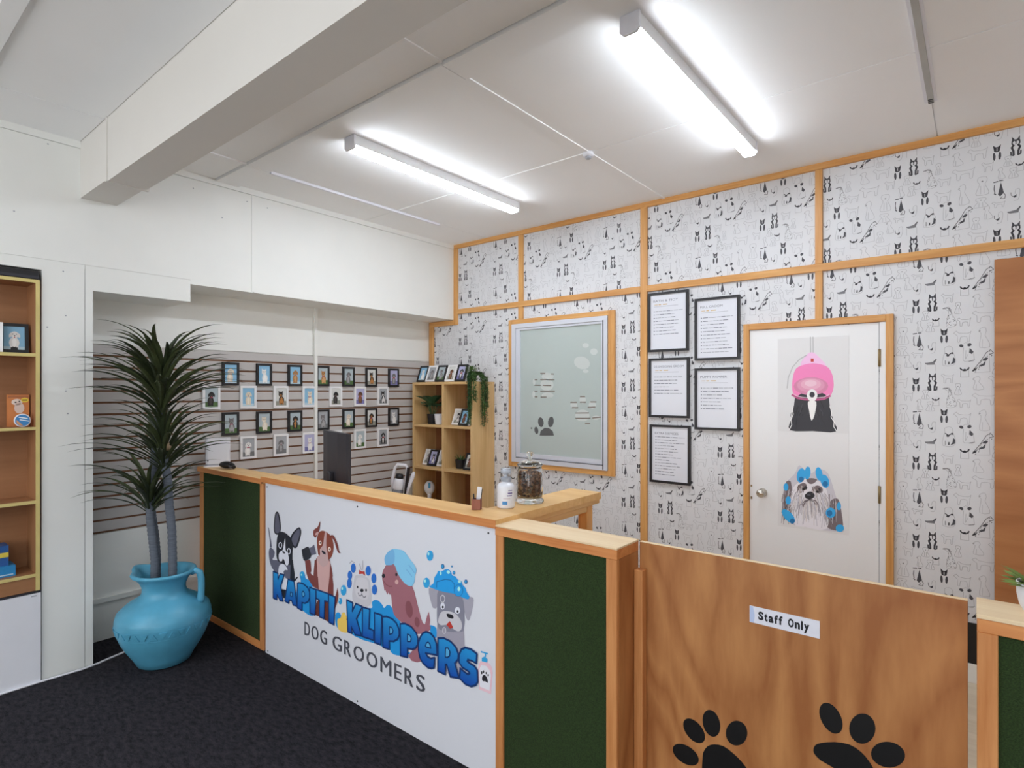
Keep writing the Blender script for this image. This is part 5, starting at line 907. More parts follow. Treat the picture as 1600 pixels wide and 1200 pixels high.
# ---------------------------------------------------------------- sign inks
K_ = 1.26
def up(c): return tuple(min(250, v * K_) for v in c)
INKS = {'black': (26, 26, 34), 'black2': (34, 34, 42), 'slate': (78, 78, 92), 'slate2': (82, 82, 98), 'paper': (186, 188, 198), 'paper2': (190, 190, 202), 'brown': (104, 52, 48), 'brown2': (84, 42, 36),
        'brown3': (112, 54, 40), 'blush': (174, 140, 138), 'blush2': (164, 138, 138), 'cream': (200, 178, 170), 'fur': (168, 167, 174), 'fur2': (176, 174, 180), 'fur3': (150, 150, 158), 'cobalt': (34, 92, 168), 'red': (160, 48, 42),
        'splash': (28, 124, 184), 'splash2': (22, 92, 150), 'bubble': (40, 136, 186), 'bubble2': (46, 92, 140), 'bubblehi': (150, 200, 228), 'mauve': (134, 88, 98), 'mauve2': (112, 66, 74), 'towel': (112, 168, 202), 'towel2': (98, 150, 188),
        'grey1': (138, 136, 148), 'grey2': (110, 110, 124), 'grey3': (134, 131, 144), 'foam': (28, 130, 190), 'duck': (204, 168, 82), 'pink': (194, 164, 174), 'hole': (70, 140, 180), 'ink_navy': (14, 44, 92),
        'silver': (150, 150, 152), 'pinkl': (226, 160, 190), 'pinkm': (206, 112, 158), 'ink': (40, 40, 46), 'white': (206, 206, 208), 'furg': (168, 166, 174), 'furd': (98, 88, 92), 'furw': (190, 188, 194), 'rollerb': (44, 140, 192), 'rollerd': (24, 96, 146)}
def sink(n, k=None): return ink('print_' + n, up(INKS[n]), .5)
def letter_ink():
    m, nt, p = base_mat('ink_letter_blue')
    tc = nt.nodes.new('ShaderNodeTexCoord'); sp = nt.nodes.new('ShaderNodeSeparateXYZ'); mr = nt.nodes.new('ShaderNodeMapRange')
    mr.inputs[1].default_value = .36; mr.inputs[2].default_value = .51
    r = nt.nodes.new('ShaderNodeValToRGB'); r.color_ramp.elements[0].color = lin((16, 76, 176)); r.color_ramp.elements[1].color = lin((36, 154, 224))
    nt.links.new(tc.outputs['Object'], sp.inputs[0]); nt.links.new(sp.outputs['Z'], mr.inputs[0]); nt.links.new(mr.outputs[0], r.inputs[0]); nt.links.new(r.outputs[0], p.inputs['Base Color'])
    p.inputs['Roughness'].default_value = .5
    return m
LETTER = letter_ink()
SPLIT = {'lettering': 9, 'water_splash': 1, 'printed_bubbles': 3}
ONE = {'lettering': 'letter', 'printed_bubbles': 'printed_bubble'}
def draw(data, O, U, V, N, parent, eps, names=None):
    pr_ = {}; nm = {}; cur = {}
    for part, layer, col, kind, pts in data:
        if part in SPLIT and (layer == SPLIT[part] or part not in cur): cur[part] = (part, len(pr_))
        name, part = part, cur.get(part, part)
        if part not in pr_: pr_[part] = Print(O, U, V, N, eps); pr_[part].step = .00003; nm[part] = name; pr_[part].k = 2 * sum(1 for q_ in nm.values() if q_ == name) if name in SPLIT else 0
        m = LETTER if col == 'letter' else sink(col)
        if kind == 'p': pr_[part].poly(pts, m, layer)
        elif kind == 's': pr_[part].poly(smooth_poly(pts), m, layer)
        else: pr_[part].stroke(pts, kind, m, layer)
    return {k: p.build(ONE.get(nm[k], nm[k]), parent) for k, p in pr_.items()}

# ---------------------------------------------------------------- reception counter with the sign
FRONT = -2.27
rc = thing('reception_counter', 'timber topped reception counter fronted by a white printed sign', 'counter', (1.55, -2.2, 0))
bx('carcass', RED_Z, rc, .61, 2.498, -2.262, -2.13, 0, 1.043)
sp_ = bx('sign_panel', SIGNW, rc, .632, 2.498, -2.274, -2.263, .002, 1.042); sp_['label'] = 'white sign board printed with cartoon dogs and blue lettering'
draw(SIGN, (.632, -2.2745, 0), (1, 0, 0), (0, 0, 1), (0, -1, 0), sp_, .0003)
def words(wl_, O, m, parent):
    for body, a0, a1, b0, b1, bold, spc in wl_:
        x = a0; tot = sum(CW.get(c, 1.0) for c in body) + GAP * (len(body) - 1); u = (a1 - a0) / tot
        for c in body:
            tp = Print(O, (1, 0, 0), (0, 0, 1), (0, -1, 0), .0003)
            w_ = CW.get(c, 1.0) * u
            if body.isupper(): tp.k = 1; tp.step = .00005; tp.tris([[(a_ + .0032, b_) for a_, b_ in t_] for t_ in text_tris(c, x, x + w_, b0, b1, bold)], m, 1)
            tp.tris(text_tris(c, x, x + w_, b0 + (b1 - b0) * YO.get(c, (0, 1))[0], b0 + (b1 - b0) * YO.get(c, (0, 1))[1], bold), m, 1)
            tp.build('letter', parent); x += w_ + GAP * u
CW = {'D': .92, 'O': 1.16, 'G': 1.1, 'R': .8, 'M': 1.12, 'E': .7, 'S': .78}; YO = {}; GAP = .34
words([('DOG', .437, .657, .229, .303, 0, 1), ('GROOMERS', .712, 1.434, .229, .303, 0, 1)], (.632, -2.2745, 0), ink('print_text_grey', (84, 86, 98)), sp_)
for a, b in ((.02, 1.018), (.93, 1.012), (1.82, 1.016), (.03, .02), (.93, .02)):
    MB().lathe([(.0045, 0), (.0045, .002), (.002, .003)], 0, 0, 0, 8, fn=lambda x, y, z, t: (x, -z, y)).build('screw', DGREY, sp_, local=True).location = (.632 + a - 1.55, -2.2745 + 2.2, b)
MB().prism([(.608, -2.29), (2.505, -2.29), (2.505, -1.455), (2.318, -1.455), (2.318, -2.132), (.608, -2.132)], lambda a, b, d: (a, b, d), 1.044, 1.079).build('worktop', OAK_X, rc)
bx('shaded_edge', RED_X, rc, .608, 2.505, -2.2935, -2.2902, 1.0445, 1.0775)  # darker strip paints the shade on the worktop's front edge
bx('apron', OAK_Y, rc, 2.455, 2.492, -2.13, -1.52, .992, 1.044, .003)
bx('edge_moulding', OAK_Y, rc, 2.488, 2.499, -2.13, -1.46, 1.022, 1.044, .002)
bx('leg', PINE_Z, rc, 2.44, 2.494, -1.575, -1.52, 0, 1.044, .003)
bx('desk_top', OAK_X, rc, .62, 2.3, -2.13, -1.58, .71, .74, .002)
for x in (.66, 2.22): bx('leg', PINE_Z, rc, x, x + .05, -1.66, -1.61, 0, .71)

# left end unit with turf panel
lu = thing('counter_end_unit', 'narrow counter end unit with dark green turf panel beside the recess', 'counter', (.15, -2.2, 0))
bx('carcass', RED_Z, lu, -.30, .60, -2.255, -2.14, .002, 1.03)
bx('top_board', OAK_X, lu, -.308, .606, -2.284, -2.128, 1.03, 1.063, .002)
bx('shaded_edge', RED_X, lu, -.308, .606, -2.2875, -2.2842, 1.0305, 1.0615)  # shade of the front edge painted as a darker strip
bx('post', RED_Z, lu, -.305, -.252, -2.272, -2.256, 0, 1.03, .002); bx('post', RED_Z, lu, .556, .602, -2.272, -2.256, 0, 1.03, .002)
bx('rail', RED_X, lu, -.252, .556, -2.272, -2.256, .0, .045, .002)
bx('turf_panel', TURF, lu, -.252, .556, -2.264, -2.2555, .045, 1.03)
bx('corner_bracket', DGREY, lu, .6062, .6078, -2.287, -2.275, 1.035, 1.066)

# half height partition with turf
pt = thing('half_partition', 'half height timber partition with dark green turf panel left of the gate', 'partition', (2.78, -2.2, 0))
bx('core', RED_Z, pt, 2.503, 3.04, -2.268, -2.131, .0, 1.018)
bx('top_board', LIT_TOP_X, pt, 2.5, 3.056, -2.292, -2.128, 1.053, 1.060, .001)  # thin pale sheet paints the lit top of the rail below
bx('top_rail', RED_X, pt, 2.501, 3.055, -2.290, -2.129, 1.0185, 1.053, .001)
bx('post', RED_Z, pt, 2.5, 2.541, -2.287, -2.269, 0, 1.018, .002); bx('post', RED_Z, pt, 3.010, 3.053, -2.287, -2.269, 0, 1.018, .002)
bx('rail', RED_X, pt, 2.541, 3.010, -2.287, -2.269, 0, .045)
bx('turf_panel', TURF, pt, 2.541, 3.010, -2.278, -2.2685, .045, 1.018)
bx('side_board', PLY, pt, 3.041, 3.054, -2.268, -2.129, 0, 1.018)
bx('gate_stop', RED_Z, pt, 3.055, 3.088, -2.166, -2.131, 0, .958, .002)

# gate
gt = thing('swing_gate', 'plain plywood swing gate with staff notice and black paw prints', 'gate', (3.53, -2.12, 0))
bx('gate_leaf', PLY, gt, 3.059, 3.998, -2.128, -2.110, .06, 1.050, .0015)
bx('top_edge', LIT_TOP_X, gt, 3.0592, 3.9978, -2.1279, -2.1101, 1.0502, 1.0515)  # pale sheet: lit top of the leaf put into the colour
nb = bx('notice_plate', surf('notice_white', (232, 234, 246), .35, .02, 30), gt, 3.447, 3.650, -2.1305, -2.1285, .857, .910); nb['label'] = 'white notice strip with black lettering'
sp2 = Print((0, -2.1308, 0), (1, 0, 0), (0, 0, 1), (0, -1, 0), .0003)
CW = {'S': 1.05, 't': .66, 'a': .98, 'f': .7, 'O': 1.15, 'n': 1.0, 'l': .4, 'y': 1.05}; GAP = .17
YO = {'t': (0, .92), 'a': (-.02, .74), 'n': (0, .74), 'y': (-.26, .74)}
words([('Staff', 3.474, 3.546, .871, .8985, .045, 1), ('Only', 3.562, 3.622, .871, .8985, .045, 1)], (0, -2.1308, 0), inkc((18, 20, 30)), nb)
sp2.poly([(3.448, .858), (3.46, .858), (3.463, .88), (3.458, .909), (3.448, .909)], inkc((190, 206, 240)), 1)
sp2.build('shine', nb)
for k, paw in enumerate((PAW1, PAW2)):
    g_ = MB()
    for p in paw: g_.prism(smooth_poly(p, 2), lambda a, b, d: (a, d, b), -2.1292, -2.1282)
    g_.build('paw_print', surf('black_vinyl', (14, 14, 16), .45, .05, 20), gt)

# right hand counter
rr = thing('side_counter', 'timber framed counter with dark green turf panel right of the gate', 'counter', (4.6, -2.2, 0))
bx('core', RED_Z, rr, 4.022, 5.25, -2.268, -2.150, 0, 1.04)
bx('top_board', LIT_TOP_X, rr, 4.016, 5.26, -2.292, -2.146, 1.060, 1.070, .001)  # pale sheet paints the lit top of this counter's rail
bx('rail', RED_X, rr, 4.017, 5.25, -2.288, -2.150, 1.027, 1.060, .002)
bx('post', RED_Z, rr, 4.017, 4.056, -2.287, -2.269, 0, 1.027, .002); bx('post', RED_Z, rr, 5.21, 5.25, -2.287, -2.269, 0, 1.027, .002)
bx('rail', RED_X, rr, 4.056, 5.21, -2.287, -2.269, 0, .045)
bx('turf_panel', TURF, rr, 4.056, 5.21, -2.277, -2.2685, .045, 1.027)

# plywood sheet standing against the wallpaper
tag(bx('plywood_board', PLYH, None, 4.086, 5.3, -.045, -.026, .0, 2.303, .001), 'tall brown plywood board standing against the dog wallpaper', 'board')

# ---------------------------------------------------------------- ceiling fittings
def batten_light(x, w, y0, y1, label):
    t = thing('batten_light', label, 'light', (x, (y0 + y1) / 2, H - .006), group='ceiling strip lights')
    MB().box(x - w, x + w, y0 + .0137, y1 - .0097, H - .062, H - .007).build('body', surf('fitting_white', (236, 238, 240), .4, .01, 4), t)
    MB().prism([(x - w + .002, H - .0625), (x + w - .002, H - .0625), (x + w - .002, H - .070), (x + w - .010, H - .082), (x - w + .010, H - .082), (x - w + .002, H - .070)],
               lambda a, b, d: (a, d, b), y0 + .0137, y1 - .0097).build('diffuser', glow('tube_glow', TUBE_COL, TUBE_STRENGTH), t)
    for ya, yb in ((y0, y0 + .0135), (y1 - .0095, y1)):
        MB().prism([(x - w - .005, H - .007), (x + w + .005, H - .007), (x + w + .005, H - .069), (x + w - .009, H - .084), (x - w + .009, H - .084), (x - w - .005, H - .069)],
                   lambda a, b, d: (a, d, b), ya, yb).build('end_cap', WPLAST, t)
batten_light(1.27, .04, -2.12, -.63, 'glowing white strip light on ceiling nearer the left wall')
batten_light(2.99, .036, -2.075, -.59, 'glowing white strip light on ceiling to the right, towards the door')
batten_light(1.3, .04, -5.9, -4.5, 'added unseen strip light on ceiling behind the beam nearer the left wall')  # this and the next fitting are unseen, added to brighten the front room
batten_light(4.2, .04, -5.9, -4.5, 'added unseen strip light on ceiling behind the beam nearer the right wall')
t = thing('ceiling_track', 'slim white track on ceiling beside the left wall', 'track', (.42, -1.4, H - .006))
bx('rail', WPLAST, t, .412, .434, -2.13, -.616, H - .022, H - .007); bx('shadow_line', DGREY, t, .404, .412, -2.05, -.63, H - .016, H - .007)  # dark strip beside the rail paints its shadow line on the ceiling
t = thing('ceiling_track', 'slim grey track on ceiling above the plywood board', 'track', (3.84, -1.3, H - .006))
bx('rail', surf('track_grey', (178, 178, 174), .5, .05, 6), t, 3.826, 3.85, -2.1, -.535, H - .02, H - .007); bx('flange', WPLAST, t, 3.812, 3.826, -2.1, -.535, H - .013, H - .007); bx('flange', WPLAST, t, 3.85, 3.862, -2.1, -.535, H - .013, H - .007)
for k in range(3): bx('terminal', BLACK, t, 3.828, 3.848, -.55 - k * .02, -.542 - k * .02, H - .022, H - .0201)
t = thing('smoke_detector', 'small round white detector where ceiling battens cross', 'detector', (2.195, -1.075, H - .006))
MB().lathe([(.03, -.006), (.032, -.012), (.032, -.028), (.02, -.032)], 2.195, -1.075, H, 20).build('housing', WPLAST, t)
MB().lathe([(.018, -.032), (.018, -.042), (.012, -.046), (.001, -.046)], 2.195, -1.075, H, 16).build('sensor', GPLAST, t)

# ---------------------------------------------------------------- jug planter and palm
JX, JY = .262, -2.705
RTX, RTY = .776, .631
jug = thing('jug_planter', 'large turquoise glazed jug planter with relief band on the carpet', 'planter', (JX, JY, 0))
prof = [(.001, 0), (.115, 0), (.138, .008), (.16, .05), (.192, .10), (.219, .15), (.238, .20), (.247, .245), (.249, .28), (.239, .315), (.2, .352), (.162, .376), (.134, .392), (.119, .408), (.113, .43), (.115, .455), (.13, .488), (.15, .51), (.166, .52), (.172, .53), (.166, .54), (.152, .538), (.134, .52), (.116, .49), (.104, .455), (.1, .42), (.1, .40)]
sa = math.atan2(-RTY, -RTX) - .25
def spout(x, y, z, a):
    d = (a - sa + math.pi) % (2 * math.pi) - math.pi
    k = max(0.0, 1 - abs(d) / .5); k = k * k * (3 - 2 * k)
    e = max(0.0, min(1.0, (z - .44) / .09))
    s_ = 1 + .26 * k * e
    return x * s_, y * s_, z + .012 * k * e
MB().lathe(prof, JX, JY, 0, 56, fn=spout, cap=False).build('body', TEAL, jug)
MB().lathe([(.135, .392), (.141, .386), (.138, .381)], JX, JY, 0, 40, cap=False).build('neck_ring', TEAL, jug)
rb = MB()
for (r0, z0) in ((.2495, .262), (.2400, .206)):
    rb.lathe([(r0 - .006, z0 - .004), (r0 + .001, z0), (r0 - .006, z0 + .004)], JX, JY, 0, 48, cap=False)
for k in range(34):
    a0 = 2 * math.pi * k / 34; da = math.pi / 34 * .8
    flip = 1 if k % 2 else -1
    zc = .234
    tri = [(a0 - da, zc - .017 * flip), (a0 + da, zc - .017 * flip), (a0, zc + .017 * flip)]
    pts = []
    for rr_ in (.236, .2500):
        pts.append([(JX + (rr_ + (z - .234) * .2) * math.cos(a), JY + (rr_ + (z - .234) * .2) * math.sin(a), z) for a, z in tri])
    rb.face(pts[1]); 
    for e in range(3): rb.face([pts[0][e], pts[0][(e + 1) % 3], pts[1][(e + 1) % 3], pts[1][e]])
rb.build('relief_band', TEAL, jug)
hx, hy = RTX * .97 - .1, RTY * .97 + .1
hl = math.hypot(hx, hy); hx, hy = hx / hl, hy / hl
MB().tube([(JX + hx * r, JY + hy * r, z) for r, z in ((.15, .515), (.178, .528), (.198, .515), (.206, .48), (.207, .44), (.206, .40), (.204, .36), (.2, .345))], [.016, .018, .019, .019, .019, .019, .02, .024], 12).build('handle', TEAL, jug)
MB().lathe([(.001, .452), (.103, .448)], JX, JY, 0, 24, cap=False).build('soil', SOIL, jug)

palm = thing('yucca_palm', 'tall artificial yucca palm with three leafy crowns in the jug', 'plant', (JX, JY, .452))
def lat(l, d, z): return Vector((JX + RTX * l - RTY * d * -1 * .0 + -.631 * d, JY + RTY * l + .776 * d, z))
TR = [[(-.045, -.02, .45), (-.042, -.02, .6), (-.055, -.02, .72), (-.075, -.01, .84), (-.085, 0, .93), (-.085, 0, 1.0)],
      [(.05, .0, .45), (.05, 0, .62), (.045, .0, .78), (.03, .0, .92), (.02, .0, 1.08), (.0, .0, 1.2), (-.005, 0, 1.32)],
      [(-.072, .04, .45), (-.07, .04, .6), (-.083, .045, .72), (-.103, .05, .84), (-.113, .05, .93), (-.1, .05, 1.1), (-.07, .05, 1.35), (-.045, .04, 1.55), (-.04, .04, 1.7)]]
for tr in TR:
    pts = [lat(*p) for p in tr]
    dense = []
    for a, b in zip(pts[:-1], pts[1:]):
        for k in range(10): dense.append(a.lerp(b, k / 10))
    dense.append(pts[-1])
    rad = [.0235 * (1 + .05 * (1 if i % 2 else -1)) for i in range(len(dense))]
    MB().tube(dense, rad, 12).build('trunk', BARK, palm)
rnd = random.Random(11)
def leaf_mesh(elev0, length, droop, width):
    """one narrow arching blade in the local x-z plane, folded along its middle"""
    mb = MB(); n = 9; x = z = 0.0; e = elev0; pts = []
    for i in range(n + 1):
        t = i / n
        w = width * (0.55 + .9 * t if t < .3 else 1.0 - ((t - .3) / .7) ** 1.5 * .97) * .5
        pts.append((x, z, w, e))
        e2 = elev0 - droop * (t ** 1.15)
        x += math.cos(e2) * length / n; z += math.sin(e2) * length / n; e = e2
    for (x0, z0, w0, e0), (x1, z1, w1, e1) in zip(pts[:-1], pts[1:]):
        f0 = (-math.sin(e0) * w0 * .5, math.cos(e0) * w0 * .5); f1 = (-math.sin(e1) * w1 * .5, math.cos(e1) * w1 * .5)
        for s_ in (-1, 1):
            q = [(x0, 0, z0), (x1, 0, z1), (x1 + f1[0], s_ * w1, z1 + f1[1]), (x0 + f0[0], s_ * w0, z0 + f0[1])]
            mb.face(q if s_ > 0 else q[::-1], 0, True)
    return mb, pts
LV = []
for k in range(14):
    el = R(42 + 44 * (k % 7) / 6)
    mb, pts = leaf_mesh(el, .53 - .012 * (k % 7) + .05 * (k // 7), el * .80 + R(26), .032)
    o = mb.build('leaf', LEAF if k % 2 else LEAF2, palm, local=True)
    LV.append([o, pts, False])
def blocked(p):
    x, y, z = p
    if x < -.29: return True
    if x < .012 and y < -2.975: return True
    if y > -2.30 and z < 1.08 and x > -.33: return True
    if x < .03 and y < -3.2: return True
    return False
def crown(top, n, z0, z1, scale, seed):
    r_ = random.Random(seed); c = 0; tries = 0
    while c < n and tries < n * 8:
        tries += 1
        t = c / n
        az = c * 2.399963 + r_.uniform(-.25, .25) + tries * .001
        if tries > c + 1: az = r_.uniform(0, 6.283)
        k = int(min(6, max(0, t * 6.4 + r_.uniform(-.8, .8)))) + 7 * r_.randint(0, 1)
        s_ = scale * r_.uniform(.86, 1.08); z = z0 + (z1 - z0) * t
        base = Vector((top.x + .018 * math.cos(az), top.y + .018 * math.sin(az), z))
        ok = True
        for (px, pz, w, e) in LV[k][1]:
            if blocked((base.x + math.cos(az) * px * s_, base.y + math.sin(az) * px * s_, base.z + pz * s_)): ok = False; break
        if not ok:
            continue
        o = LV[k][0]
        if LV[k][2]:
            o = o.copy(); C.objects.link(o)
        LV[k][2] = True
        o.location = base - Vector((JX, JY, .452)); o.rotation_euler = (r_.uniform(-.25, .25), 0, az); o.scale = (s_, s_, s_)
        c += 1
crown(lat(-.04, .04, 0), 98, 1.47, 1.70, .95, 21)
crown(lat(-.003, 0, 0), 66, 1.13, 1.31, .86, 22)
crown(lat(-.085, 0, 0), 48, .88, 1.0, .80, 23)
for k in LV:
    if not k[2]: bpy.data.objects.remove(k[0])
MB().lathe([(.001, 0), (.02, .004), (.024, .02), (.012, .045), (.001, .06)], 0, 0, 0, 10).build('bud', surf('bud_tan', (150, 128, 100), .7, .2, 30), palm, local=True).location = lat(.03, -.02, 1.25) - Vector((JX, JY, .452))

# cable along the skirting
tag(MB().tube([(.04, -4.2, .006), (.03, -3.6, .006), (.022, -3.25, .006), (.03, -3.05, .006), (.016, -2.97, .006), (.0, -2.93, .006), (-.04, -2.80, .006), (-.05, -2.70, .006), (-.1, -2.6, .006)], .006, 6).build('cable', WPLAST), 'thin white cable lying along the foot of the left wall', 'cable')
# ---------------------------------------------------------------- menus and posters on the wallpaper wall
def menu(x0, x1, z0, z1, title, lines, label, sub=True, seed=0, tl=.62):
    t = thing('menu_frame', label, 'framed notice', ((x0 + x1) / 2, -.001, z0), group='framed service menus beside the door')
    b = .017
    MB().box(x0, x0 + b, -.024, -.001, z0, z1).box(x1 - b, x1, -.024, -.001, z0, z1).box(x0 + b, x1 - b, -.024, -.001, z0, z0 + b).box(x0 + b, x1 - b, -.024, -.001, z1 - b, z1).build('frame', FRAME_K, t)
    sh = bx('sheet', surf('menu_paper', (226, 229, 238), .3, .01, 5, coat=.3), t, x0 + b, x1 - b, -.014, -.002, z0 + b, z1 - b)
    p = Print((0, -.0143, 0), (1, 0, 0), (0, 0, 1), (0, -1, 0), .0003)
    W = x1 - x0; r_ = random.Random(seed)
    g1, g2, g3 = inkc((120, 124, 138)), inkc((176, 180, 190)), inkc((206, 170, 96))
    zz = z1 - .055
    p.tris(text_tris(title, x0 + .04, x0 + .04 + W * tl, zz - .016, zz), g1, 1)
    zz -= .036
    if sub:
        p.stroke([(x0 + .05, zz), (x0 + .075, zz)], .004, g3, 1); p.stroke([(x0 + .085, zz), (x0 + .10, zz)], .006, g3, 1); p.stroke([(x0 + .118, zz), (x0 + .15, zz)], .006, g3, 1)
        zz -= .014; p.stroke([(x0 + .045, zz), (x1 - .08, zz)], .003, g2, 1); zz -= .036
    else: zz -= .0
    for k in range(lines):
        w = r_.uniform(.09, .2) if k else W - .1
        p.stroke([(x0 + .045, zz), (x0 + .051, zz)], .006, g1, 1)
        x = x0 + .06
        while x < x0 + .06 + min(w, W - .11):
            l = r_.uniform(.012, .034); p.stroke([(x, zz), (min(x + l, x1 - .045), zz)], .0048, g2 if r_.random() < .5 else g1, 1); x += l + .007
        zz -= .0245 if lines < 12 else .0215
    p.build('print', sh)
menu(2.075, 2.389, 1.897, 2.340, 'BATH & TIDY', 8, 'black framed menu sheet, top left of the five beside the door', True, 1)
menu(2.436, 2.751, 1.821, 2.263, 'FULL GROOM', 11, 'black framed menu sheet, upper one of the right hand pair', True, 2, .5)
menu(2.081, 2.395, 1.405, 1.848, 'DE-SHEDDING GROOM', 6, 'black framed menu sheet, middle of the left hand column of three', True, 3, .74)
menu(2.436, 2.751, 1.327, 1.765, 'PUPPY PAMPER', 7, 'black framed menu sheet, lower one of the right hand pair', True, 4, .6)
menu(2.088, 2.403, .917, 1.350, 'EXTRA SERVICES', 14, 'black framed menu sheet, bottom of the left hand column, densest text', False, 5, .58)

PP = {'dryer_poster': ('pale poster of a black dog under a pink hood dryer, on the door', 1.339, 1.944, (226, 226, 228)),
      'roller_poster': ('pale poster of a long haired dog in blue hair rollers, on the door', .716, 1.337, (232, 232, 234))}
for nm, (lb, z0, z1, col) in PP.items():
    t = tag(MB().box(2.994, 3.402, -.0138, -.0125, z0, z1).build('poster', surf(nm + '_paper', col, .35, .015, 2), None, loc=(3.198, -.0125, z0)), lb, 'poster', 'dog posters on the door')
    d = [r for r in POSTER if r[0] == nm]
    for o in draw(d, (2.994, -.0139, .715), (1, 0, 0), (0, 0, 1), (0, -1, 0), t, .0002).values(): o.name = 'print'
    fp = Print((2.994, -.0139, .715), (1, 0, 0), (0, 0, 1), (0, -1, 0), .0002); fp.step = .0000005
    r_ = random.Random(31)
    if nm == 'roller_poster':
        FUR = [inkc(c) for c in ((236, 234, 238), (206, 204, 212), (176, 172, 182), (150, 144, 152), (222, 214, 212))]
        for k in range(260):
            a = r_.uniform(-1, 1); sx = .184 + a * .10; sy = .265 - abs(a) * .05 + r_.uniform(-.08, .03)
            if abs(a) < .35 and sy > .21: sy -= .07
            ln_ = r_.uniform(.05, .12); dx = a * .03 + r_.uniform(-.006, .006)
            ex, ey = sx + dx, max(.012 + abs(a) * .01, sy - ln_)
            fp.stroke([(sx, sy), ((sx + ex) / 2 + a * .008, (sy + ey) / 2), (ex, ey)], r_.uniform(.0015, .0034), r_.choice(FUR), 4.7)
        for k in range(70):
            s__ = r_.choice((-1, 1)); sx = .184 + s__ * r_.uniform(.11, .155); sy = r_.uniform(.09, .26); c_ = r_.choice(((96, 86, 92), (140, 132, 140), (196, 192, 200), (120, 108, 110)))
            fp.stroke([(sx, sy), (sx + s__ * r_.uniform(-.004, .01), max(.016, sy - r_.uniform(.04, .09)))], r_.uniform(.002, .004), inkc(c_), 5)
        for k in range(46):
            s__ = r_.choice((-1, 1)); a0 = .184 + s__ * r_.uniform(.018, .062); b0 = .285 - r_.uniform(0, .03)
            fp.stroke([(a0, b0), (a0 + s__ * .008, b0 - r_.uniform(.014, .03))], .003, inkc(r_.choice(((104, 90, 90), (140, 126, 126), (214, 210, 214)))), 5)
        for a, b, rx, ry, c_ in ((.155, .258, .009, .008, (30, 28, 32)), (.236, .25, .009, .008, (30, 28, 32)), (.186, .216, .024, .02, (38, 38, 44)), (.186, .224, .012, .006, (90, 90, 100))):
            fp.poly(ell(a, b, rx, ry, 0, 12), inkc(c_), 6)
        fp.stroke([(.146, .158), (.16, .182), (.186, .194), (.215, .184), (.232, .164)], .004, inkc((96, 88, 92)), 6)
    else:
        for k in range(120):
            a = r_.uniform(-1, 1)
            if abs(a) < .16: continue
            sx = .197 + a * .085; sy = .80 + r_.uniform(-.02, .02) + (1 - abs(a)) * .05 - r_.uniform(0, .12)
            ln_ = r_.uniform(.05, .11); ex = sx + a * .035; ey = max(.632, sy - ln_)
            wv = r_.uniform(-.008, .008)
            fp.stroke([(sx, sy), (sx + (ex - sx) * .35 + wv, sy + (ey - sy) * .35), (sx + (ex - sx) * .7 - wv, sy + (ey - sy) * .7), (ex, ey)], r_.uniform(.0012, .003), inkc(r_.choice(((34, 34, 40), (58, 58, 66), (84, 84, 92), (30, 30, 34)))), 3)
        for j, (c_, sc_) in enumerate((((222, 140, 176), .92), ((230, 158, 190), .74), ((238, 180, 204), .54), ((246, 206, 222), .32))):
            fp.poly(ell(.197, .918 + .006 * j, .108 * sc_, .062 * sc_, 0, 20), inkc(c_), 5.3 + .12 * j)
        fp.stroke([(.088, .862), (.12, .842), (.16, .834), (.197, .832), (.236, .833), (.274, .838), (.305, .856)], .012, inkc((196, 92, 142)), 5.9)
        fp.stroke([(.09, .872), (.12, .853), (.16, .845), (.197, .843), (.236, .844), (.274, .849), (.303, .866)], .004, inkc((248, 214, 228)), 6.1)
    fp.build('fur_detail' if nm == 'roller_poster' else 'hood_detail', t)

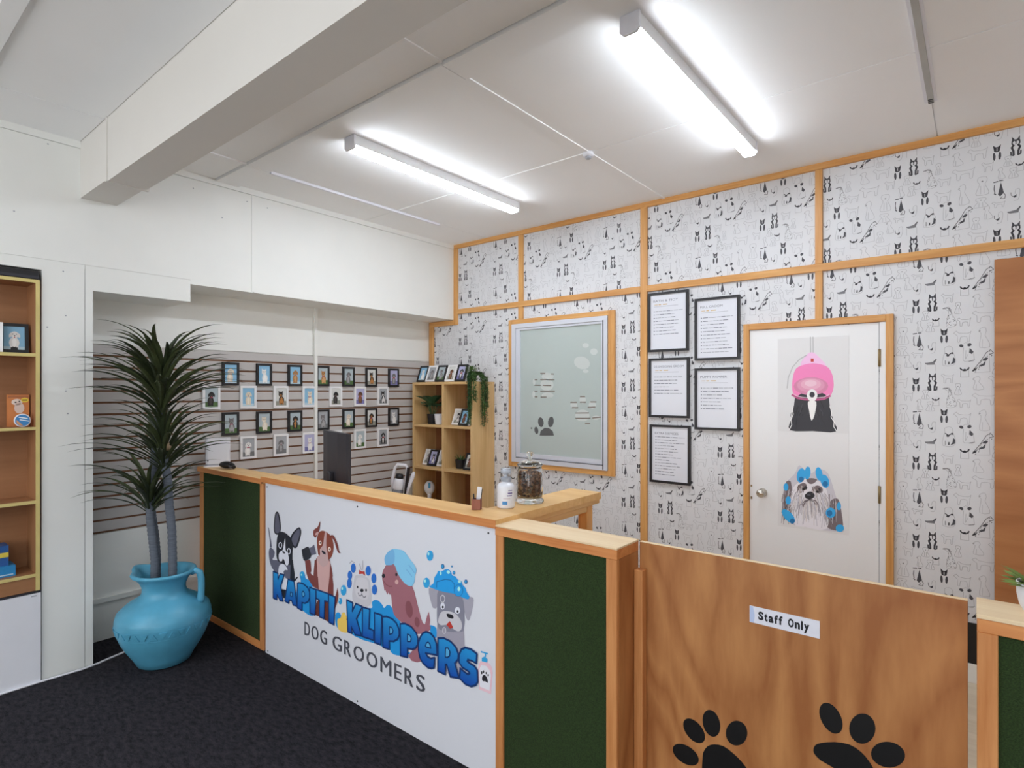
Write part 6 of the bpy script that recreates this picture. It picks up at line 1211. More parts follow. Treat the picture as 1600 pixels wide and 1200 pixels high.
# ---------------------------------------------------------------- framed dog photographs
COATS = {'cream': ((222, 210, 190), (236, 228, 214)), 'black': ((40, 38, 40), (70, 64, 62)), 'tan': ((176, 124, 74), (206, 160, 110)), 'white': ((232, 230, 228), (244, 243, 242)),
         'grey': ((120, 118, 120), (168, 166, 168)), 'black and white': ((42, 42, 46), (228, 226, 226)), 'brown': ((96, 62, 44), (140, 98, 70)), 'black and tan': ((44, 38, 36), (190, 130, 70))}
BGS = {'blue': ((138, 188, 220), (186, 212, 226)), 'grass': ((176, 190, 196), (78, 110, 60)), 'grey': ((168, 172, 178), (120, 122, 124)), 'lilac': ((180, 180, 214), (120, 118, 170)), 'pale': ((214, 216, 214), (150, 150, 140))}
PH_CACHE = {}
def photo_mesh(w, h, coat, bgk, v):
    key = (w, h, coat, bgk, v)
    if key in PH_CACHE: return PH_CACHE[key]
    c1, c2 = COATS[coat]; b1, b2 = BGS[bgk]
    M1, M2, B1, B2, KK = inkc(c1), inkc(c2), inkc(b1), inkc(b2), inkc((24, 22, 24))
    p = Print((0, 0, 0), (1, 0, 0), (0, 0, 1), (0, -1, 0), .00025)
    p.rect(-w / 2, 0, w / 2, h, B1, 0); p.rect(-w / 2, 0, w / 2, h * (.26 if bgk != 'blue' else .14), B2, 1)
    cx = (-.06, .05, 0, .08)[v % 4] * w; hx_ = cx + (.06, -.08, .02, -.04)[v % 4] * w
    p.poly(ell(cx, h * .30, w * .25, h * .24), M1, 2)
    p.poly(ell(cx, h * .30, w * .12, h * .19), M2, 3)
    for s_ in (-1, 1): p.poly([(cx + s_ * w * .2, h * .3), (cx + s_ * w * .08, h * .3), (cx + s_ * w * .09, h * .05), (cx + s_ * w * .2, h * .05)], M2 if v % 2 else M1, 4)
    if v % 3 == 0:
        p.rect(hx_ - w * .13, h * .46, hx_ + w * .13, h * .50, inkc(((170, 50, 90), (60, 80, 170), (190, 60, 50))[v % 3 if v < 6 else 2]), 5)
    p.poly(ell(hx_, h * .64, w * .2, h * .15), M1, 5)
    for s_ in (-1, 1):
        if v % 2: p.poly([(hx_ + s_ * w * .2, h * .84), (hx_ + s_ * w * .06, h * .76), (hx_ + s_ * w * .19, h * .68)], M1, 6)
        else: p.poly(ell(hx_ + s_ * w * .2, h * .62, w * .065, h * .11, s_ * 12, 8), M1, 6)
        p.poly(ell(hx_ + s_ * w * .085, h * .67, w * .028, h * .018, 0, 6), KK, 8)
    p.poly(ell(hx_, h * .58, w * .1, h * .07, 0, 10), M2, 7); p.poly(ell(hx_, h * .60, w * .045, h * .026, 0, 6), KK, 8)
    if v % 2 == 0: p.poly(ell(hx_, h * .53, w * .035, h * .03, 0, 6), inkc((196, 96, 100)), 8)
    mb = p.mb
    PH_CACHE[key] = (mb, p.mats, p.N)
    return PH_CACHE[key]
FR_CACHE = {}
def photo_frame(label, colour, coat, bgk, v, loc, rz=0.0, lean=0.0, w=.125, h=.174, group=None, stand=False):
    t = thing('photo_frame', label, 'photo frame', loc, (0, 0, rz), group)
    b = .017
    def place(o):
        o.rotation_euler = (-lean, 0, 0); return o
    k = (colour, w, h)
    if k not in FR_CACHE:
        o = MB().box(-w / 2, -w / 2 + b, -.008, .008, 0, h).box(w / 2 - b, w / 2, -.008, .008, 0, h).box(-w / 2 + b, w / 2 - b, -.008, .008, 0, b).box(-w / 2 + b, w / 2 - b, -.008, .008, h - b, h).build('frame', FRAME_K if colour == 'black' else FRAME_W, t, local=True)
        FR_CACHE[k] = o.data
    else:
        o = bpy.data.objects.new('frame', FR_CACHE[k]); C.objects.link(o); o.parent = t
    place(o)
    iw, ih = w - 2 * b, h - 2 * b
    mb, mats, N = photo_mesh(round(iw, 4), round(ih, 4), coat, bgk, v)
    pk = (round(iw, 4), round(ih, 4), coat, bgk, v, 'm')
    if pk not in FR_CACHE:
        ph = mb.build('photo', mats, t, local=True)
        for p in ph.data.polygons:
            if p.normal.dot(N) < 0: p.flip()
        # sheet behind the print gives it body
        FR_CACHE[pk] = ph.data
    else:
        ph = bpy.data.objects.new('photo', FR_CACHE[pk]); C.objects.link(ph); ph.parent = t
    place(ph)
    ph.location = Matrix.Rotation(-lean, 3, 'X') @ Vector((0, -.003, b))
    k2 = ('back', w, h)
    if k2 not in FR_CACHE:
        bo = MB().box(-w / 2 + b * .8, w / 2 - b * .8, -.001, .006, b * .8, h - b * .8).build('backing', FRAME_K, t, local=True); FR_CACHE[k2] = bo.data
    else:
        bo = bpy.data.objects.new('backing', FR_CACHE[k2]); C.objects.link(bo); bo.parent = t
    place(bo)
    if stand:
        s_ = MB(); s_.box(-.015, .015, 0, .004, 0, h * .72)
        so = s_.build('strut', FRAME_K, t, local=True)
        so.location = Matrix.Rotation(-lean, 3, 'X') @ Vector((0, .009, h * .70)) ; so.location.z -= 0
        L_ = h * .70 * math.cos(lean); a2 = math.radians(16)
        so.rotation_euler = (math.pi + a2 * -1, 0, 0); so.scale = (1, 1, min(1.0, (L_ - .004) / (h * .72 * math.cos(a2))))
    return t
ORD = ['first', 'second', 'third', 'fourth', 'fifth', 'sixth', 'seventh']
YB = [-2.036, -1.775, -1.512, -1.255, -.995, -.748, -.487]; YW = [-2.176, -1.902, -1.636, -1.384, -1.127, -.874, -.615]
ROWS = [('black', 1.731, YB, 'top row', [('cream', 'blue', 0), ('white', 'blue', 1), ('tan', 'blue', 2), ('tan', 'grass', 3), ('grey', 'grass', 4), ('black and tan', 'pale', 5), ('grey', 'lilac', 6)]),
        ('white', 1.556, YW, 'second row', [('black', 'grass', 0), ('cream', 'blue', 2), ('black and tan', 'pale', 1), ('cream', 'blue', 3), ('black', 'pale', 4), ('brown', 'lilac', 6), ('black and white', 'grey', 5)]),
        ('black', 1.356, YB, 'third row', [('grey', 'grass', 3), ('cream', 'grass', 1), ('black and tan', 'grass', 2), ('grey', 'grey', 5), ('cream', 'grass', 4), ('black and tan', 'pale', 0), ('white', 'grey', 1)]),
        ('white', 1.169, YW[1:], 'bottom row', [('white', 'grey', 0), ('grey', 'grey', 2), ('white', 'lilac', 3), ('cream', 'grey', 1), ('white', 'grass', 4), ('black and white', 'grey', 6)])]
FX = -.342
for colour, z, ys, rown, dogs in ROWS:
    for k, (y, (coat, bgk, v)) in enumerate(zip(ys, dogs)):
        photo_frame('%s framed %s dog photo, %s from left in %s on slats' % (colour, coat, ORD[k], rown), colour, coat, bgk, v, (FX, y, z - .087), R(90), 0, group='photo frames on the slat wall')

# ---------------------------------------------------------------- cube shelving in the corner
cs = thing('cube_shelf', 'beech cube bookshelf with two columns in the corner', 'shelf', (.12, -.15, 0))
bx('side_panel', BEECH, cs, -.278, -.254, -.305, -.004, 0, 1.665); bx('side_panel', BEECH, cs, .497, .521, -.305, -.004, 0, 1.665)
bx('top_panel', BEECH_X, cs, -.278, .521, -.305, -.004, 1.665, 1.688)
bx('divider', BEECH, cs, .130, .155, -.303, -.012, .07, 1.665)
bx('back_panel', BACK_SHADE, cs, -.254, .497, -.012, -.004, 0, 1.665)
SH = [1.283, .878, .473, .07]
for z in SH:
    bx('shelf_board', BEECH_X, cs, -.254, .130, -.303, -.012, z - .023, z); bx('shelf_board', BEECH_X, cs, .155, .497, -.303, -.012, z - .023, z)
TOPZ = 1.689
for k, (x, colour, coat, bgk, v, nt_) in enumerate([(-.222, 'black', 'white', 'blue', 1, 'leftmost'), (-.102, 'white', 'grey', 'grey', 2, 'second'), (.036, 'black', 'grey', 'grass', 5, 'third'), (.166, 'white', 'brown', 'pale', 4, 'fourth'), (.302, 'black', 'black and white', 'lilac', 6, 'rightmost')]):
    photo_frame('%s framed dog photo leaning on top of the cube shelf, %s of five' % (colour, nt_), colour, coat, bgk, v, (x, -.245 + .006 * (k % 2), TOPZ + .003), R(4), R(22), .118, .168, 'photo frames on the cube shelf', True)
for x, z, colour, coat, bgk, v, lb, dy in [(.232, SH[0], 'white', 'black and white', 'pale', 3, 'white framed dog photo leaning in the upper right cube, behind the black frame', .02), (.338, SH[0], 'black', 'brown', 'blue', 0, 'black framed dog photo leaning in the upper right cube', 0), (.435, SH[0], 'white', 'black', 'pale', 1, 'white framed dog photo half hidden at the right of the upper right cube', .015),
                                 (-.172, SH[1], 'white', 'grey', 'pale', 2, 'white framed dog photo at the left in the second left cube', .02), (-.085, SH[1], 'black', 'black and white', 'lilac', 3, 'black framed dog photo in the second left cube', 0), (.03, SH[1], 'white', 'black', 'pale', 5, 'white framed dog photo half hidden at the right of the second left cube', .02), (.40, SH[1], 'black', 'brown', 'pale', 6, 'black framed dog photo beside the small potted plant in the cube shelf', 0)]:
    photo_frame(lb, colour, coat, bgk, v, (x, -.235 + dy, z + .003), R(4), R(22), .112, .16, 'photo frames on the cube shelf', True)

GREEN1 = surf('foliage_deep', (52, 92, 60), .5, .3, 20); GREEN2 = surf('foliage_mid', (84, 118, 66), .5, .3, 20); GREEN3 = surf('foliage_pale', (128, 152, 78), .5, .25, 20)
def blade(mb, p0, az, el, ln, w, m=0, bend=.6, n=5, shape='lance'):
    x = Vector(p0); e = el; prev = None
    for i in range(n + 1):
        t = i / n
        ww = w * .5 * (math.sin(math.pi * min(1, t * .92 + .08)) ** .8 if shape == 'broad' else (1 - t) ** .6 * (1.0 if t > .1 else .8))
        s_ = Vector((-math.sin(az), math.cos(az), 0)) * ww
        cur = (x - s_, x + Vector((0, 0, -ww * .35)), x + s_)
        if prev:
            mb.face([prev[0], cur[0], cur[1], prev[1]], m, True); mb.face([prev[1], cur[1], cur[2], prev[2]], m, True)
        prev = cur
        x = x + Vector((math.cos(az) * math.cos(e), math.sin(az) * math.cos(e), math.sin(e))) * (ln / n); e -= bend / n
def potted(name, label, loc, pot_mat, r, h, leaves, leaf_mat, cat='plant', shape='broad', n=9, ln=.12, w=.06, el=(40, 85), seed=1, bend=.7, soil=True):
    t = thing(name, label, cat, loc)
    MB().lathe([(.001, 0), (r * .78, 0), (r * .82, .004), (r, h - .006), (r * 1.03, h), (r * .95, h), (r * .9, h - .012), (.001, h - .014)], 0, 0, 0, 20).build('pot', pot_mat, t, local=True)
    r_ = random.Random(seed)
    for k in range(n):
        mb = MB()
        az = k * 2.4 + r_.uniform(-.3, .3); e_ = R(r_.uniform(*el))
        p0 = (math.cos(az) * r * .3, math.sin(az) * r * .3, h - .012)
        l_ = ln * r_.uniform(.8, 1.1)
        if shape == 'broad':
            st = Vector(p0) + Vector((math.cos(az) * math.cos(e_), math.sin(az) * math.cos(e_), math.sin(e_))) * l_ * .6
            mb.tube([p0, st], .0025, 5)
            blade(mb, st, az, e_ - .4, l_ * .75, w, 0, 1.2, 5, 'broad')
        else: blade(mb, p0, az, e_, l_, w, 0, bend, 4)
        mb.build('leaf', leaf_mat, t, local=True)
    return t
BPOT = surf('pot_black', (30, 30, 36), .5, .08, 14)
potted('potted_plant', 'broad leaved green plant in black pot in the upper left cube', (-.125, -.185, SH[0]), BPOT, .052, .095, 9, GREEN1, n=11, ln=.2, w=.1, seed=4, el=(52, 86))
t = thing('ribbed_pot', 'small white ribbed pot beside the black pot in the cube shelf', 'pot', (.005, -.215, SH[0]))
MB().lathe([(.001, 0), (.034, 0), (.037, .004)] + [(.038 + .0012 * k + (.0012 if k % 2 else 0), .008 + .0105 * k) for k in range(9)] + [(.05, .1), (.045, .1), (.043, .085), (.001, .083)], 0, 0, 0, 24).build('pot', WPLAST, t, local=True)
potted('potted_succulent', 'small spiky green plant in black pot in the lower right cube', (.255, -.18, SH[1]), BPOT, .052, .085, 14, GREEN2, shape='lance', n=16, ln=.075, w=.022, el=(25, 85), seed=6)

# trailing plant over the top corner of the cube shelf
tp_ = thing('trailing_plant', 'green trailing plant hanging over the corner of the cube shelf', 'plant', (.455, -.24, TOPZ))
MB().lathe([(.001, 0), (.038, 0), (.045, .05), (.047, .055), (.042, .055), (.001, .05)], 0, 0, 0, 16).build('pot', BPOT, tp_, local=True)
r_ = random.Random(8)
def strand(path, n, seed, mat):
    rs = random.Random(seed); mb = MB()
    path = [Vector(p) for p in path]
    mb.tube(path, .0022, 5)
    seg = len(path) - 1
    for k in range(n):
        t = k / n * seg; i = min(int(t), seg - 1); p = path[i].lerp(path[i + 1], t - i)
        for q in range(2):
            blade(mb, p, rs.uniform(0, 6.28), R(rs.uniform(-30, 40)), rs.uniform(.022, .034), .016, 0, .9, 2)
    o = mb.build('strand', mat, tp_); o['kind'] = 'stuff'
    return o
for k, (az, tipz, rr_) in enumerate([(-1.35, 1.30, 0), (-1.2, 1.36, .01), (-1.05, 1.45, .02), (-.05, 1.29, 0), (.15, 1.32, .015), (-.25, 1.38, .02), (.3, 1.46, .01), (-.7, 1.52, .02)]):
    cx, cy = .455, -.24
    if az < -.6: ex, ey = cx + .03 + .012 * k, -.322 - rr_
    else: ex, ey = .537 + rr_, cy + .05 + .1 * az
    pts = [(cx, cy, TOPZ + .05), (cx + (ex - cx) * .5, cy + (ey - cy) * .5, TOPZ + .085), (ex, ey, TOPZ + .03), (ex + .004, ey, TOPZ - .08), (ex, ey + .004, (TOPZ + tipz) / 2 - .03), (ex + .003, ey + .006, tipz)]
    strand(pts, 70, 100 + k, GREEN2 if k % 2 else GREEN1)
    strand([(x + .012, y + .010, z - .01 * (i > 3)) for i, (x, y, z) in enumerate(pts)], 66, 200 + k, GREEN2)
mb = MB()
for k in range(190):
    a = r_.uniform(0, 6.28); rr_ = r_.uniform(0, .055)
    blade(mb, (.455 + math.cos(a) * rr_, -.24 + math.sin(a) * rr_, TOPZ + .055 + r_.uniform(0, .075)), a, R(r_.uniform(-10, 60)), .03, .013, 0, .9, 2)
o = mb.build('foliage', GREEN2, tp_); o['kind'] = 'stuff'

# things in the third row of cubes
t = thing('handheld_device', 'white round headed handheld device with blue button in cube shelf', 'device', (-.15, -.2, SH[2]), (0, 0, R(46)))
MB().lathe([(.001, 0), (.034, 0), (.034, .012), (.02, .03), (.019, .10), (.024, .13)], 0, 0, 0, 18).build('handle', WPLAST, t, local=True)
hd = MB(); bm = bmesh.new(); bmesh.ops.create_uvsphere(bm, u_segments=20, v_segments=12, radius=1)
hd.add_bm(bm, 0, True, Matrix.Translation((0, 0, .185)) @ Matrix.Diagonal((.052, .045, .068, 1))); hd.build('head', WPLAST, t, local=True)
bx('button', surf('button_blue', (70, 150, 190), .4, .05, 10), t, -.011, .011, -.052, -.03, .185, .24, .006, local=True)
t = thing('round_bowl', 'pinkish upturned bowl at the back of a cube in the shelf', 'bowl', (.03, -.16, SH[2]))
MB().lathe([(.068, 0), (.066, .03), (.05, .062), (.026, .078), (.001, .08)], 0, 0, 0, 20).build('shell', surf('blush_ceramic', (176, 150, 140), .5, .05, 10), t, local=True)
MB().lathe([(.026, .078), (.024, .086), (.001, .088)], 0, 0, 0, 16).build('foot_ring', surf('blush_ceramic', (176, 150, 140), .5, .05, 10), t, local=True)
t = thing('dark_tray', 'flat dark grey tray lying in the lower right cube', 'tray', (.35, -.19, SH[2]))
MB().box(-.12, .12, -.09, .09, 0, .006).box(-.12, -.114, -.09, .09, .006, .03).box(.114, .12, -.09, .09, .006, .03).box(-.114, .114, -.09, -.084, .006, .03).box(-.114, .114, .084, .09, .006, .03).build('shell', surf('tray_slate', (74, 80, 82), .5, .08, 10), t, local=True)
bx('liner', DGREY, t, -.11, .11, -.08, .08, .006, .01, local=True)

# stick vacuum docked beside the cube shelf
vt = thing('stick_vacuum', 'white handheld stick vacuum with clear dust bin leaning by the cube shelf', 'vacuum', (-.168, -.688, 0), (0, R(7), R(39)))
MB().tube([(0, 0, .02), (0, 0, .60)], .017, 12).build('wand', WPLAST, vt, local=True)
MB().box(-.11, .11, -.04, .04, 0, .05, 0, .012).build('floor_head', GPLAST, vt, local=True)
MB().lathe([(.001, .60), (.05, .60), (.052, .605), (.052, .70), (.046, .71), (.001, .71)], 0, 0, 0, 20).build('dust_bin', surf('bin_smoke', (120, 122, 128), .15, .1, 20, coat=.6), vt, local=True)
MB().lathe([(.047, .71), (.05, .72), (.048, .78), (.036, .81), (.001, .812)], 0, 0, 0, 20).build('motor_housing', WPLAST, vt, local=True)
MB().lathe([(.036, .81), (.038, .825), (.032, .85), (.001, .853)], 0, 0, 0, 18).build('filter_cap', BLACK, vt, local=True)
MB().tube([(-.055, 0, .70), (-.062, 0, .80), (-.05, 0, .90), (-.03, 0, .935), (.045, 0, .935), (.062, 0, .915), (.064, 0, .84), (.06, 0, .72)], [.013, .014, .014, .015, .015, .014, .013, .012], 10).build('handle', WPLAST, vt, local=True)
MB().tube([(.085, -.02, .66), (.1, -.02, .74), (.125, -.02, .86), (.13, -.02, .89)], [.012, .016, .02, .008], 10).build('crevice_tool', WPLAST, vt, local=True)
bx('dock', BLACK, vt, .064, .084, -.03, .03, .58, .92, local=True)

# ---------------------------------------------------------------- things on the counters
def screen():
    far = Vector((.657, -1.886, 0)); near = Vector((1.126, -2.02, 0)); mid = (far + near) / 2
    ang = math.atan2(near.y - far.y, near.x - far.x)
    t = thing('monitor', 'dark grey monitor seen from behind on the desk inside the counter', 'monitor', (mid.x, mid.y, .74), (0, 0, ang))
    w = .244
    # local x along the screen, front faces +y (staff side)
    prof_ = [(-w, .012), (w, .012), (w, -.002), (w - .02, -.010), (.10, -.022), (-.10, -.022), (-w + .02, -.010), (-w, -.002)]
    MB().prism(prof_, lambda a, b, d: (a, b, d), .26, .607).build('housing', DGREY, t, local=True)
    bx('display', surf('display_black', (10, 10, 12), .15, .05, 5), t, -w + .008, w - .008, .0122, .0132, .27, .60, local=True)
    p = Print((0, -.0112, 0), (1, 0, 0), (0, 0, 1), (0, -1, 0), .0003)
    for k in range(3): p.poly(ell(-.19 + .006 * (k % 2), .50 + .028 * k, .006, .009, 0, 8), inkc((96, 96, 104)), 1)
    pr_o = p.build('badge', t, local=True); pr_o.location = (0, -.0045, 0)
    MB().box(-.03, .03, -.05, -.02, .02, .36, 0, .006).build('stand_column', DGREY, t, local=True)
    MB().box(-.12, .12, -.08, .08, 0, .018, 0, .006).build('stand_base', DGREY, t, local=True)
screen()

t = thing('desktop_box', 'white upright device with rounded corner on the end counter', 'device', (-.212, -2.185, 1.063), (0, 0, R(62)))
def rounded(w, d, r, n=6):
    pts = []
    for cx, cy, a0 in ((w - r, d - r, 0), (-w + r, d - r, 90), (-w + r, -d + r, 180), (w - r, -d + r, 270)):
        for k in range(n + 1): pts.append((cx + r * math.cos(R(a0 + 90 * k / n)), cy + r * math.sin(R(a0 + 90 * k / n))))
    return pts
MB().prism(rounded(.078, .034, .022), lambda a, b, d: (a, b, d), .022, .205).build('housing', WPLAST, t, local=True)
MB().prism(rounded(.078, .03, .02), lambda a, b, d: (a, b, d), .008, .022).build('foot', GPLAST, t, local=True)
MB().prism(rounded(.09, .04, .02), lambda a, b, d: (a, b, d), 0, .008).build('base_plate', WPLAST, t, local=True)
bx('indicator', DGREY, t, -.064, -.058, -.0352, -.0335, .04, .05, local=True)
bx('seam', GPLAST, t, -.0825, -.0815, -.012, .012, .03, .2, local=True)

t = thing('rounded_device', 'small black rounded device lying on the end counter', 'device', (-.045, -2.20, 1.063), (0, 0, R(20)))
mb = MB(); bm = bmesh.new(); bmesh.ops.create_uvsphere(bm, u_segments=18, v_segments=10, radius=1)
mb.add_bm(bm, 0, True, Matrix.Translation((0, 0, .026)) @ Matrix.Diagonal((.062, .03, .024, 1))); mb.build('body', BLACK, t, local=True)
MB().tube([(.03, 0, .03), (.06, -.008, .022), (.085, -.02, .014)], [.02, .017, .013], 10).build('nose', BLACK, t, local=True)
bx('window', surf('lens_gloss', (70, 74, 86), .1, .05, 10, coat=1), t, .05, .075, -.036, -.026, .014, .026, .002, local=True)

# treat jar
t = thing('treat_jar', 'clear glass lidded jar full of brown treats on the counter corner', 'jar', (2.385, -1.905, 1.0795))
GL = glass('jar_glass', (248, 252, 252))
MB().lathe([(.001, 0), (.062, 0), (.066, .006), (.066, .014), (.058, .02), (.059, .03), (.062, .06), (.062, .13), (.060, .15), (.055, .16), (.056, .168), (.052, .168), (.0515, .158), (.0565, .148), (.0585, .13), (.0585, .06), (.0555, .028), (.04, .022), (.001, .021)], 0, 0, 0, 40).build('body', GL, t, local=True)
ld = MB().lathe([(.001, .171), (.05, .171), (.059, .172), (.061, .177), (.058, .182), (.045, .19), (.028, .196), (.012, .2), (.001, .2005)], 0, 0, 0, 40).build('lid', GL, t, local=True)
MB().lathe([(.001, .2015), (.011, .202), (.009, .208), (.016, .216), (.019, .224), (.016, .233), (.008, .238), (.001, .239)], 0, 0, 0, 24).build('knob', GL, t, local=True)
tr = MB(); r_ = random.Random(14)
for k in range(460):
    z = r_.uniform(.030, .143); rmax = .051 if .04 < z < .135 else .046
    rr_ = rmax * math.sqrt(r_.random()); a = r_.uniform(0, 6.28)
    if k % 2: rr_ = rmax * r_.uniform(.86, 1)
    s_ = r_.uniform(.004, .0058); M_ = Matrix.Translation((2.385 + rr_ * math.cos(a), -1.905 + rr_ * math.sin(a), 1.0795 + z)) @ Matrix.Rotation(r_.uniform(0, 3), 4, Vector((r_.random(), r_.random(), r_.random() + .1)).normalized())
    bm = bmesh.new(); bmesh.ops.create_cube(bm, size=2); tr.add_bm(bm, r_.randint(0, 2), False, M_ @ Matrix.Diagonal((s_ * 1.3, s_, s_ * .8, 1)))
o = tr.build('dog_treats', [surf('treat_brown', (118, 80, 58), .8, .3, 60), surf('treat_dark', (82, 56, 44), .8, .3, 60), surf('treat_tan', (150, 106, 76), .8, .3, 60)], None, loc=(2.385, -1.905, 1.11))
tag(o, 'small brown dog treats filling the glass jar', 'treats'); o['kind'] = 'stuff'

# pump bottle
t = thing('pump_bottle', 'white labelled pump bottle beside the treat jar on the counter', 'bottle', (2.372, -2.065, 1.0795))
MB().lathe([(.001, 0), (.036, 0), (.040, .004), (.0405, .012), (.0405, .088), (.039, .098), (.032, .108), (.021, .113), (.02, .118)], 0, 0, 0, 32).build('body', surf('bottle_white', (226, 230, 240), .3, .02, 20, coat=.3), t, local=True)
MB().lathe([(.021, .118), (.022, .12), (.022, .134), (.014, .138), (.006, .14), (.006, .15), (.02, .152), (.0205, .166), (.001, .168)], 0, 0, 0, 20).build('pump', surf('pump_clear', (214, 220, 230), .2, .02, 20, coat=.5), t, local=True)
MB().lathe([(.0235, .118), (.0245, .121), (.0245, .172), (.0225, .176), (.001, .177)], 0, 0, 0, 24).build('cap', glass('cap_clear', (244, 247, 252), .15), t, local=True)
cr = .0409
def curved(a0, a1, z0, z1, mat, name):
    mb = MB(); n = 8
    for k in range(n):
        b0 = a0 + (a1 - a0) * k / n; b1 = a0 + (a1 - a0) * (k + 1) / n
        mb.face([(cr * math.cos(b0), cr * math.sin(b0), z0), (cr * math.cos(b1), cr * math.sin(b1), z0), (cr * math.cos(b1), cr * math.sin(b1), z1), (cr * math.cos(b0), cr * math.sin(b0), z1)], 0, True)
    return mb.build(name, mat, t, local=True)
ca = math.atan2(-4.05 + 2.065, 4.02 - 2.372)
curved(ca - .42, ca + .14, .018, .033, inkc((70, 142, 206)), 'label_block')
curved(ca + .2, ca + .75, .066, .072, inkc((112, 100, 160)), 'label_text'); curved(ca + .25, ca + .75, .079, .083, inkc((150, 146, 190)), 'label_text'); curved(ca + .1, ca + .7, .056, .060, inkc((112, 100, 160)), 'label_text'); curved(ca - .3, ca + .5, .044, .0465, inkc((196, 180, 196)), 'label_text')

# little wooden holder with cards and pen
t = thing('card_holder', 'small red brown wooden holder with a white card on the counter', 'holder', (2.298, -2.178, 1.0795), (0, 0, R(30)))
wd = wood('holder_wood', (128, 72, 58), (156, 96, 78), 'z', 30, .6)
MB().box(-.019, .019, -.019, .019, 0, .004).box(-.019, -.015, -.019, .019, .004, .046).box(.015, .019, -.019, .019, .004, .046).box(-.015, .015, -.019, -.015, .004, .046).box(-.015, .015, .015, .019, .004, .046).build('box', wd, t, local=True)
o = bx('card', WPLAST, t, -.008, .012, .004, .007, .005, .098, local=True); o.rotation_euler = (0, R(6), 0)
o = bx('card_edge', BLACK, t, .0125, .015, .003, .008, .005, .09, local=True); o.rotation_euler = (0, R(6), 0)
MB().tube([(-.01, -.006, .005), (-.013, -.006, .068)], .0035, 8).build('pen', BLACK, t, local=True)

# succulent on the right hand counter
sc = potted('succulent', 'green rosette succulent in rounded white pot on the right counter', (4.135, -2.222, 1.0705), WPLAST, .046, .06, 20, GREEN3, shape='lance', n=30, ln=.078, w=.034, el=(8, 80), seed=9, bend=.25)
for ch in list(sc.children):
    if ch.name.startswith('pot'): bpy.data.objects.remove(ch)
MB().lathe([(.001, 0), (.022, 0), (.03, .006), (.040, .024), (.045, .05), (.046, .078), (.0435, .079), (.041, .07), (.001, .066)], 0, 0, 0, 28).build('pot', WPLAST, sc, local=True)
for ch in sc.children:
    if ch.name.startswith('leaf'): ch.location.z += .022

# ---------------------------------------------------------------- bookcase built into the left wall
bc = thing('bookcase', 'brown built in bookcase with yellow edging at far left', 'bookcase', (-.09, -3.7, .505))
bx('side_panel', CASEZ, bc, -.19, .010, -3.255, -3.237, .508, 2.212); bx('side_panel', CASEZ, bc, -.19, .010, -4.2, -4.182, .508, 2.212)
bx('back_panel', CASE, bc, -.196, -.19, -4.2, -3.237, .508, 2.212)
for z0, z1 in ((2.194, 2.212), (1.790, 1.808), (1.389, 1.405), (.985, 1.003), (.585, .602)):
    bx('shelf_board', CASE, bc, -.19, .010, -4.182, -3.255, z0, z1); bx('edging', YEDGE, bc, .010, .014, -4.182, -3.2555, z0, z1)
bx('edging', YEDGE, bc, .010, .014, -3.2553, -3.237, .508, 2.212); bx('edging', YEDGE, bc, .010, .014, -4.2, -4.182, .508, 2.212)
bx('plinth', CASE, bc, -.004, .008, -4.182, -3.255, .508, .585)
wc = thing('base_cabinet', 'plain white base cabinet under the brown bookcase', 'cabinet', (-.15, -3.7, 0))
bx('carcass', WHITE2, wc, -.34, -.005, -4.21, -3.232, 0, .49); bx('door', WPLAST, wc, -.005, .014, -4.208, -3.234, .004, .494)
bx('top_edge', DGREY, wc, -.34, .012, -4.21, -3.231, .495, .505); bx('badge', GPLAST, wc, .014, .0155, -3.275, -3.252, .478, .484)
t = thing('black_board', 'flat black box lying on top of the brown bookcase', 'box', (-.09, -3.7, 2.213))
bx('body', BLACK, t, -.19, .012, -4.2, -3.24, 2.213, 2.262, .004); bx('rim', DGREY, t, .012, .016, -4.2, -3.24, 2.216, 2.232)
photo_frame('black framed photo of a white puppy on blue, on the bookcase shelf', 'black', 'white', 'blue', 2, (-.085, -3.328, 1.811), R(82), R(10), .122, .165, None, True)
photo_frame('white framed dog photo at the picture edge on the bookcase shelf', 'white', 'brown', 'pale', 1, (-.06, -3.44, 1.811), R(80), R(12), .12, .165, None, True)
t = thing('product_box', 'orange printed carton with a puppy picture on the bookcase', 'box', (-.105, -3.307, 1.4055), (0, 0, R(84)))
bx('carton', surf('carton_orange', (206, 128, 70), .5, .08, 12), t, -.047, .047, -.0, .05, 0, .176, local=True)
p = Print((0, -.0003, 0), (1, 0, 0), (0, 0, 1), (0, -1, 0), .0003)
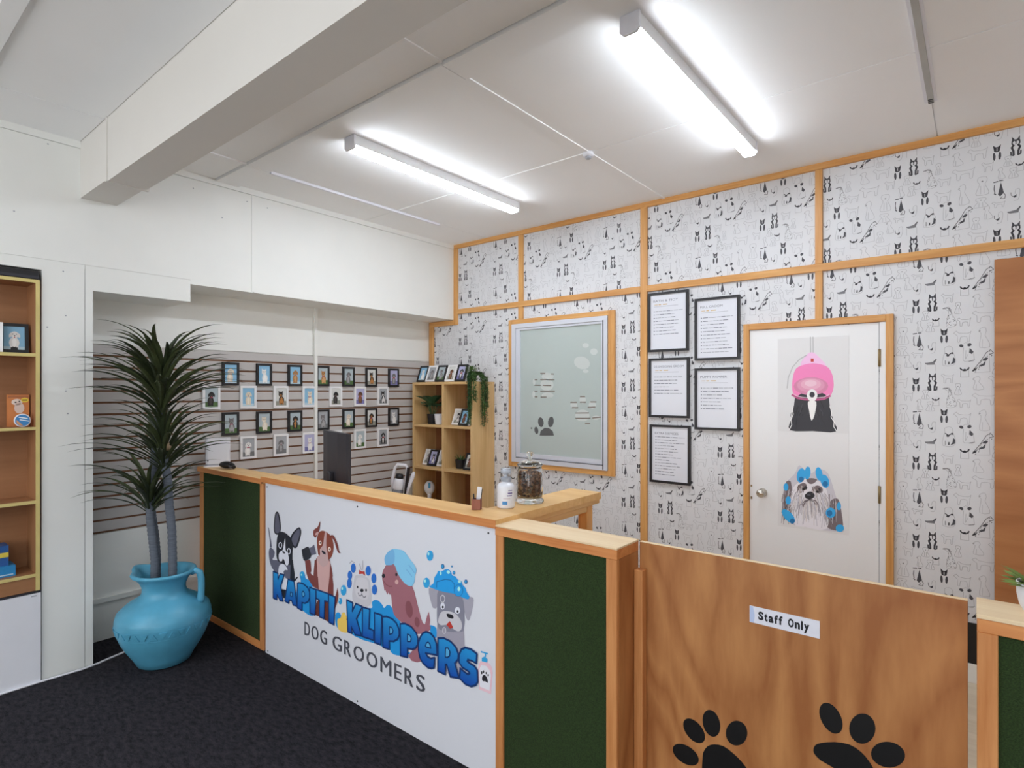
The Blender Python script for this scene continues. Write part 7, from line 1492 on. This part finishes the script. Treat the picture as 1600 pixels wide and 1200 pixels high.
p.rect(-.044, .158, .044, .172, inkc((176, 108, 66)), 1); p.poly(ell(-.006, .135, .024, .018), inkc((230, 214, 204)), 2); p.poly(ell(.004, .102, .022, .03), inkc((222, 202, 192)), 2)
p.poly(ell(-.012, .134, .005, .004, 0, 8), inkc((40, 30, 30)), 3); p.poly(ell(.004, .139, .004, .004, 0, 8), inkc((40, 30, 30)), 3); p.poly(ell(.027, .146, .017, .013), inkc((232, 206, 70)), 3); p.rect(.016, .143, .038, .149, inkc((120, 90, 40)), 4)
p.build('print', t, local=True)
t = thing('round_tin', 'round blue and white tin standing on edge before the orange carton', 'tin', (-.05, -3.30, 1.4055), (0, 0, R(80)))
f_ = lambda x, y, z, a: (x, -z, y + .036)
MB().lathe([(.001, 0), (.034, 0), (.036, .003), (.036, .024), (.034, .026), (.001, .026)], 0, 0, 0, 28, fn=f_).build('body', WPLAST, t, local=True)
p = Print((0, -.0263, .036), (1, 0, 0), (0, 0, 1), (0, -1, 0), .0003)
p.poly(ell(0, 0, .031, .031, 0, 24), inkc((52, 128, 190)), 1); p.poly([(-.026, .006), (.004, -.029), (-.012, -.027), (-.024, -.014)], inkc((206, 150, 104)), 2); p.stroke([(-.014, .018), (.02, .010)], .006, inkc((220, 228, 236)), 3); p.stroke([(-.01, .004), (.026, -.004)], .005, inkc((220, 228, 236)), 3)
p.build('label', t, local=True)
for k, (y1, x0, x1, z0, z1, col, lb) in enumerate([(-3.332, -.15, -.03, .6025, .66, (44, 136, 196), 'bright blue carton at the bottom of the stack on the bookcase'), (-3.358, -.15, -.05, .6605, .768, (42, 88, 150), 'dark blue carton with yellow band on top of the stack on the bookcase')]):
    t = thing('blue_carton', lb, 'box', (-.1, -3.42, z0))
    bx('carton', surf('carton_blue_%d' % k, col, .45, .06, 20), t, x0, x1, -3.5, y1, z0, z1)
    bx('stripe', surf('carton_stripe_%d' % k, ((222, 200, 80) if k else (190, 214, 230)), .45, .05, 20), t, x1, x1 + .0008, -3.499, y1 - (.0 if k else .01), z0 + (.045 if k else .008), z0 + (.07 if k else .014))
